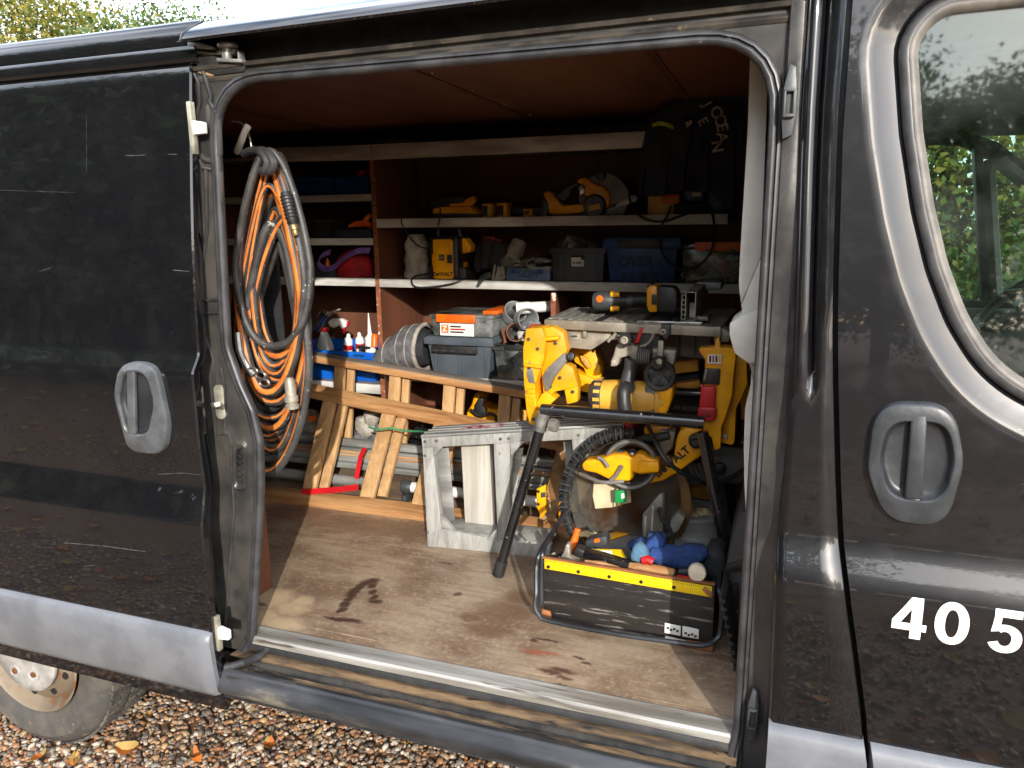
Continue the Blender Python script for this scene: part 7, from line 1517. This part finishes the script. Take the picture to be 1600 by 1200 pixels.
for i, (x0, x1, s_) in enumerate(((.735, .825, 'TOOLS'), (.835, .925, '40 L'))):
    p = [tt(x0, -.006, .030), tt(x1, -.006, .030), tt(x1, -.008, .058), tt(x0, -.008, .060)]; MB().hexa(p, [q_+uy*.003 for q_ in p]).build('sticker', M_PAPER, TT, .0004)
    for j in range(4): q0 = tt(x0+.012+.018*j, -.0105, .050-.004*(j % 2)-.006*i); MB().hexa([q0, q0+ux*.007, q0+ux*.006-V(0, 0, .006), q0-V(0, 0, .006)], [w_+uy*.002 for w_ in (q0, q0+ux*.007, q0+ux*.006-V(0, 0, .006), q0-V(0, 0, .006))]).build('sticker_print', M_INK, TT)
p = [tt(.74, -.013, .012), tt(.93, -.013, .006), tt(.93, -.013, .014), tt(.86, -.013, .018), tt(.74, -.013, .022)]; MB().prism(p, uy*.003).build('torn_paper', M_PAPER, TT)
# contents
def item(name, label, cat, loc): return T(name, label, cat, loc)
fb_ = tt(.5, .5, .03)
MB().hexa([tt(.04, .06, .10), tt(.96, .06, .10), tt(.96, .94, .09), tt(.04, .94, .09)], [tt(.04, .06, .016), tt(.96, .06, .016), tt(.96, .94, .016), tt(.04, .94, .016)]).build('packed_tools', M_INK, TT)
pk = item('pry_bar', 'bright orange handled pry bar sticking up at the rear corner of the tool tote', 'pry bar', P(900, 860, Y=.47))
MB().tube([P(890, 864, Y=.46), P(897, 846, Y=.47), P(903, 826, Y=.48)], [.010, .011, .010], 10).build('handle', M_ORANGE, pk); MB().tube([P(890, 864, Y=.46), P(884, 880, Y=.45)], .006, 8).build('shaft', M_STEEL, pk)
pc = item('claw_hammer', 'dusty pale hammer head poking out of the left end of the tote', 'hammer', P(885, 870, Y=.42))
q3(((872, 876), (880, 864), (884, 850), (890, 852), (890, 872), (906, 876), (918, 880), (904, 884), (880, 884)), .40, .03, 'head', M_CAST, .006, 3, pc)
MB().tube([P(868+6*cos(a), 870+6*sin(a), Y=.41) for a in [q*.5 for q in range(10)]], .004, 6).build('ring', M_CAST, pc)
hm = item('hammer', 'hammer with a long black neck and wooden handle lying along the tote', 'hammer', P(960, 880, Y=.40))
MB().bar(P(913, 862, Y=.40), P(984, 884, Y=.38), .03, .024).build('neck', M_BLKGLOSS, hm, .004); MB().bar(P(900, 858, Y=.40), P(914, 864, Y=.40), .036, .03).build('neck_end', M_BLK, hm, .006)
MB().tube([P(984, 885, Y=.38), P(1000, 888, Y=.375), P(1030, 892, Y=.365), P(1054, 896, Y=.36)], [.012, .016, .016, .012], 12).build('handle', M_WAND, hm)
ml = item('rubber_mallet', 'mallet with a round white face pointing at the camera in the tote', 'mallet', P(1089, 895, Y=.33))
MB().lathe(P(1089, 893, Y=.37), P(1089.5, 896, Y=.33)-P(1089, 893, Y=.37), [(.022, -.02), (.024, 0), (.024, .035), (.021, .041), (.002, .042)], 24).build('head', pm('white_rubber', hexc(226, 212, 186), hexc(200, 184, 156), 14, .7), ml); MB().tube([P(1062, 894, Y=.38), P(1080, 893, Y=.375)], .013, 10).build('handle', M_BLK, ml)
ch = item('chisel', 'wooden chisel handle lying along the front board of the tote', 'chisel', P(940, 888, Y=.36))
MB().tube([P(915, 880, Y=.37), P(940, 884, Y=.36), P(968, 890, Y=.355)], [.010, .013, .008], 10).build('handle', M_WAND, ch); MB().bar(P(905, 878, Y=.37), P(918, 881, Y=.37), .012, .006).build('blade', M_STEEL, ch)
yc = item('yellow_carton', 'yellow packet with a white label lying in the tote', 'packet', P(950, 865, Y=.47))
p_ = [P(917, 857, Y=.44), P(972, 858, Y=.46), P(980, 874, Y=.43), P(960, 876, Y=.41)]; MB().hexa(p_, [a-V(0, 0, .02) for a in p_]).build('packet', M_RULER, yc, .002)
p_ = [P(930, 861, Y=.432), P(956, 862, Y=.44), P(958, 872, Y=.418), P(944, 871, Y=.42)]; p_ = [a+V(0, 0, .003) for a in p_]; MB().hexa(p_, [a-V(0, 0, .002) for a in p_]).build('label', M_PAPER, yc)
dg = item('grey_plane', 'dark grey block plane with an orange sticker at the back of the tote', 'plane', P(930, 850, Y=.5)); q3(((914, 846), (946, 838), (950, 852), (930, 858), (914, 856)), .50, .05, 'body', M_GREYD, .006, 2, dg); q3(((928, 843), (936, 841), (937, 847), (929, 848)), .497, .004, 'sticker', M_ORANGE, 0, 2, dg)
gv = item('blue_gloves', 'pair of blue work gloves heaped on the right half of the tote', 'gloves', P(1050, 870, Y=.42))
def soft(pts, Y0, d, name, mat, amp, seed, par):
    rg = random.Random(seed); base_ = [P(x, y, Y=Y0) for x, y in pts]; cen = sum(base_, Vector())/len(base_); lo = []
    for f, dy in ((.35, -.012), (.75, -.010), (.97, .0), (1.0, d*.5), (.85, d)):
        lo.append([cen+(p-cen)*f*(1+rg.uniform(-amp, amp))+V(0, dy+rg.uniform(-amp, amp)*.05, 0) for p in base_])
    return MB().loft(lo, cap0=True, cap1=True).build(name, mat, par, ang=85)
soft(((1006, 872), (1020, 858), (1040, 862), (1058, 866), (1068, 860), (1084, 860), (1102, 862), (1108, 868), (1096, 884), (1076, 890), (1060, 889), (1044, 886), (1026, 882)), .40, .06, 'glove', M_DENIM, .05, 3, gv)
soft(((1000, 858), (1010, 848), (1024, 838), (1034, 842), (1040, 852), (1034, 864), (1020, 866)), .43, .05, 'glove', M_DENIM, .05, 5, gv)
soft(((984, 868), (990, 852), (1000, 848), (1010, 858), (1014, 868), (1000, 880), (986, 876)), .38, .03, 'cuff', M_DENIML, .03, 6, gv)
q3(((1012, 834), (1042, 838), (1040, 856), (1034, 858), (1008, 850)), .46, .03, 'cuff', pm('navy_cuff', hexc(34, 62, 104), hexc(26, 48, 84), 30, .9, bump=.5), .008, 3, gv)
soft(((980, 850), (1000, 842), (1012, 848), (1000, 858), (984, 860)), .47, .03, 'finger', M_DENIM, .05, 7, gv)
MB().tube([P(1004, 876, Y=.37), P(1012, 874, Y=.37), P(1020, 878, Y=.37)], .012, 8).build('red_lining', M_RED, gv)
rd = MB().tube([P(1058, 902, Y=.345), P(1090, 906, Y=.34)], .007, 8).build('screwdriver', M_RED); tag(rd, 'thin red screwdriver handle under the white mallet face', 'screwdriver')
bk2 = item('black_bag', 'black limp tool pouch draped over the right end of the tote', 'pouch', P(1112, 880, Y=.5)); soft(((1096, 880), (1104, 862), (1120, 858), (1132, 866), (1134, 890), (1126, 910), (1110, 906)), .42, .10, 'pouch', M_FABK, .04, 9, bk2)
# ------------------------------------------------------------------ black case by the pillar
BC = T('ribbed_case', 'dark ribbed plastic case standing by the front pillar beside the tote', 'case', P(1160, 1000, Z=.577))
cf_ = [P(1134, 886, Y=.36), P(1146, 950, Y=.36), P(1152, 1004, Y=.36), P(1190, 1010, Y=.36), P(1192, 800, Y=.36), P(1158, 800, Y=.36), P(1142, 850, Y=.36)]
MB().prism(cf_, (0.0, .30, 0)).build('body', M_GREYD, BC, .006)
for i in range(9):
    p = P(1135+2.4*i, 898+12.5*i, Y=.355); MB().box(p, (.014, .30, .011), Matrix.Rotation(.3, 3, 'Y')).build('edge_rib', M_BLK, BC, .002)
MB().prism([P(x, y, Y=.352) for x, y in ((1134, 884), (1158, 876), (1190, 880), (1190, 888), (1136, 894))], (0, .02, 0)).build('lid_band', M_BLK, BC, .003)
MB().prism([P(x, y, Y=.35) for x, y in ((1142, 916), (1152, 912), (1154, 950), (1146, 954))], (0, .02, 0)).build('latch', M_BLK, BC, .003)
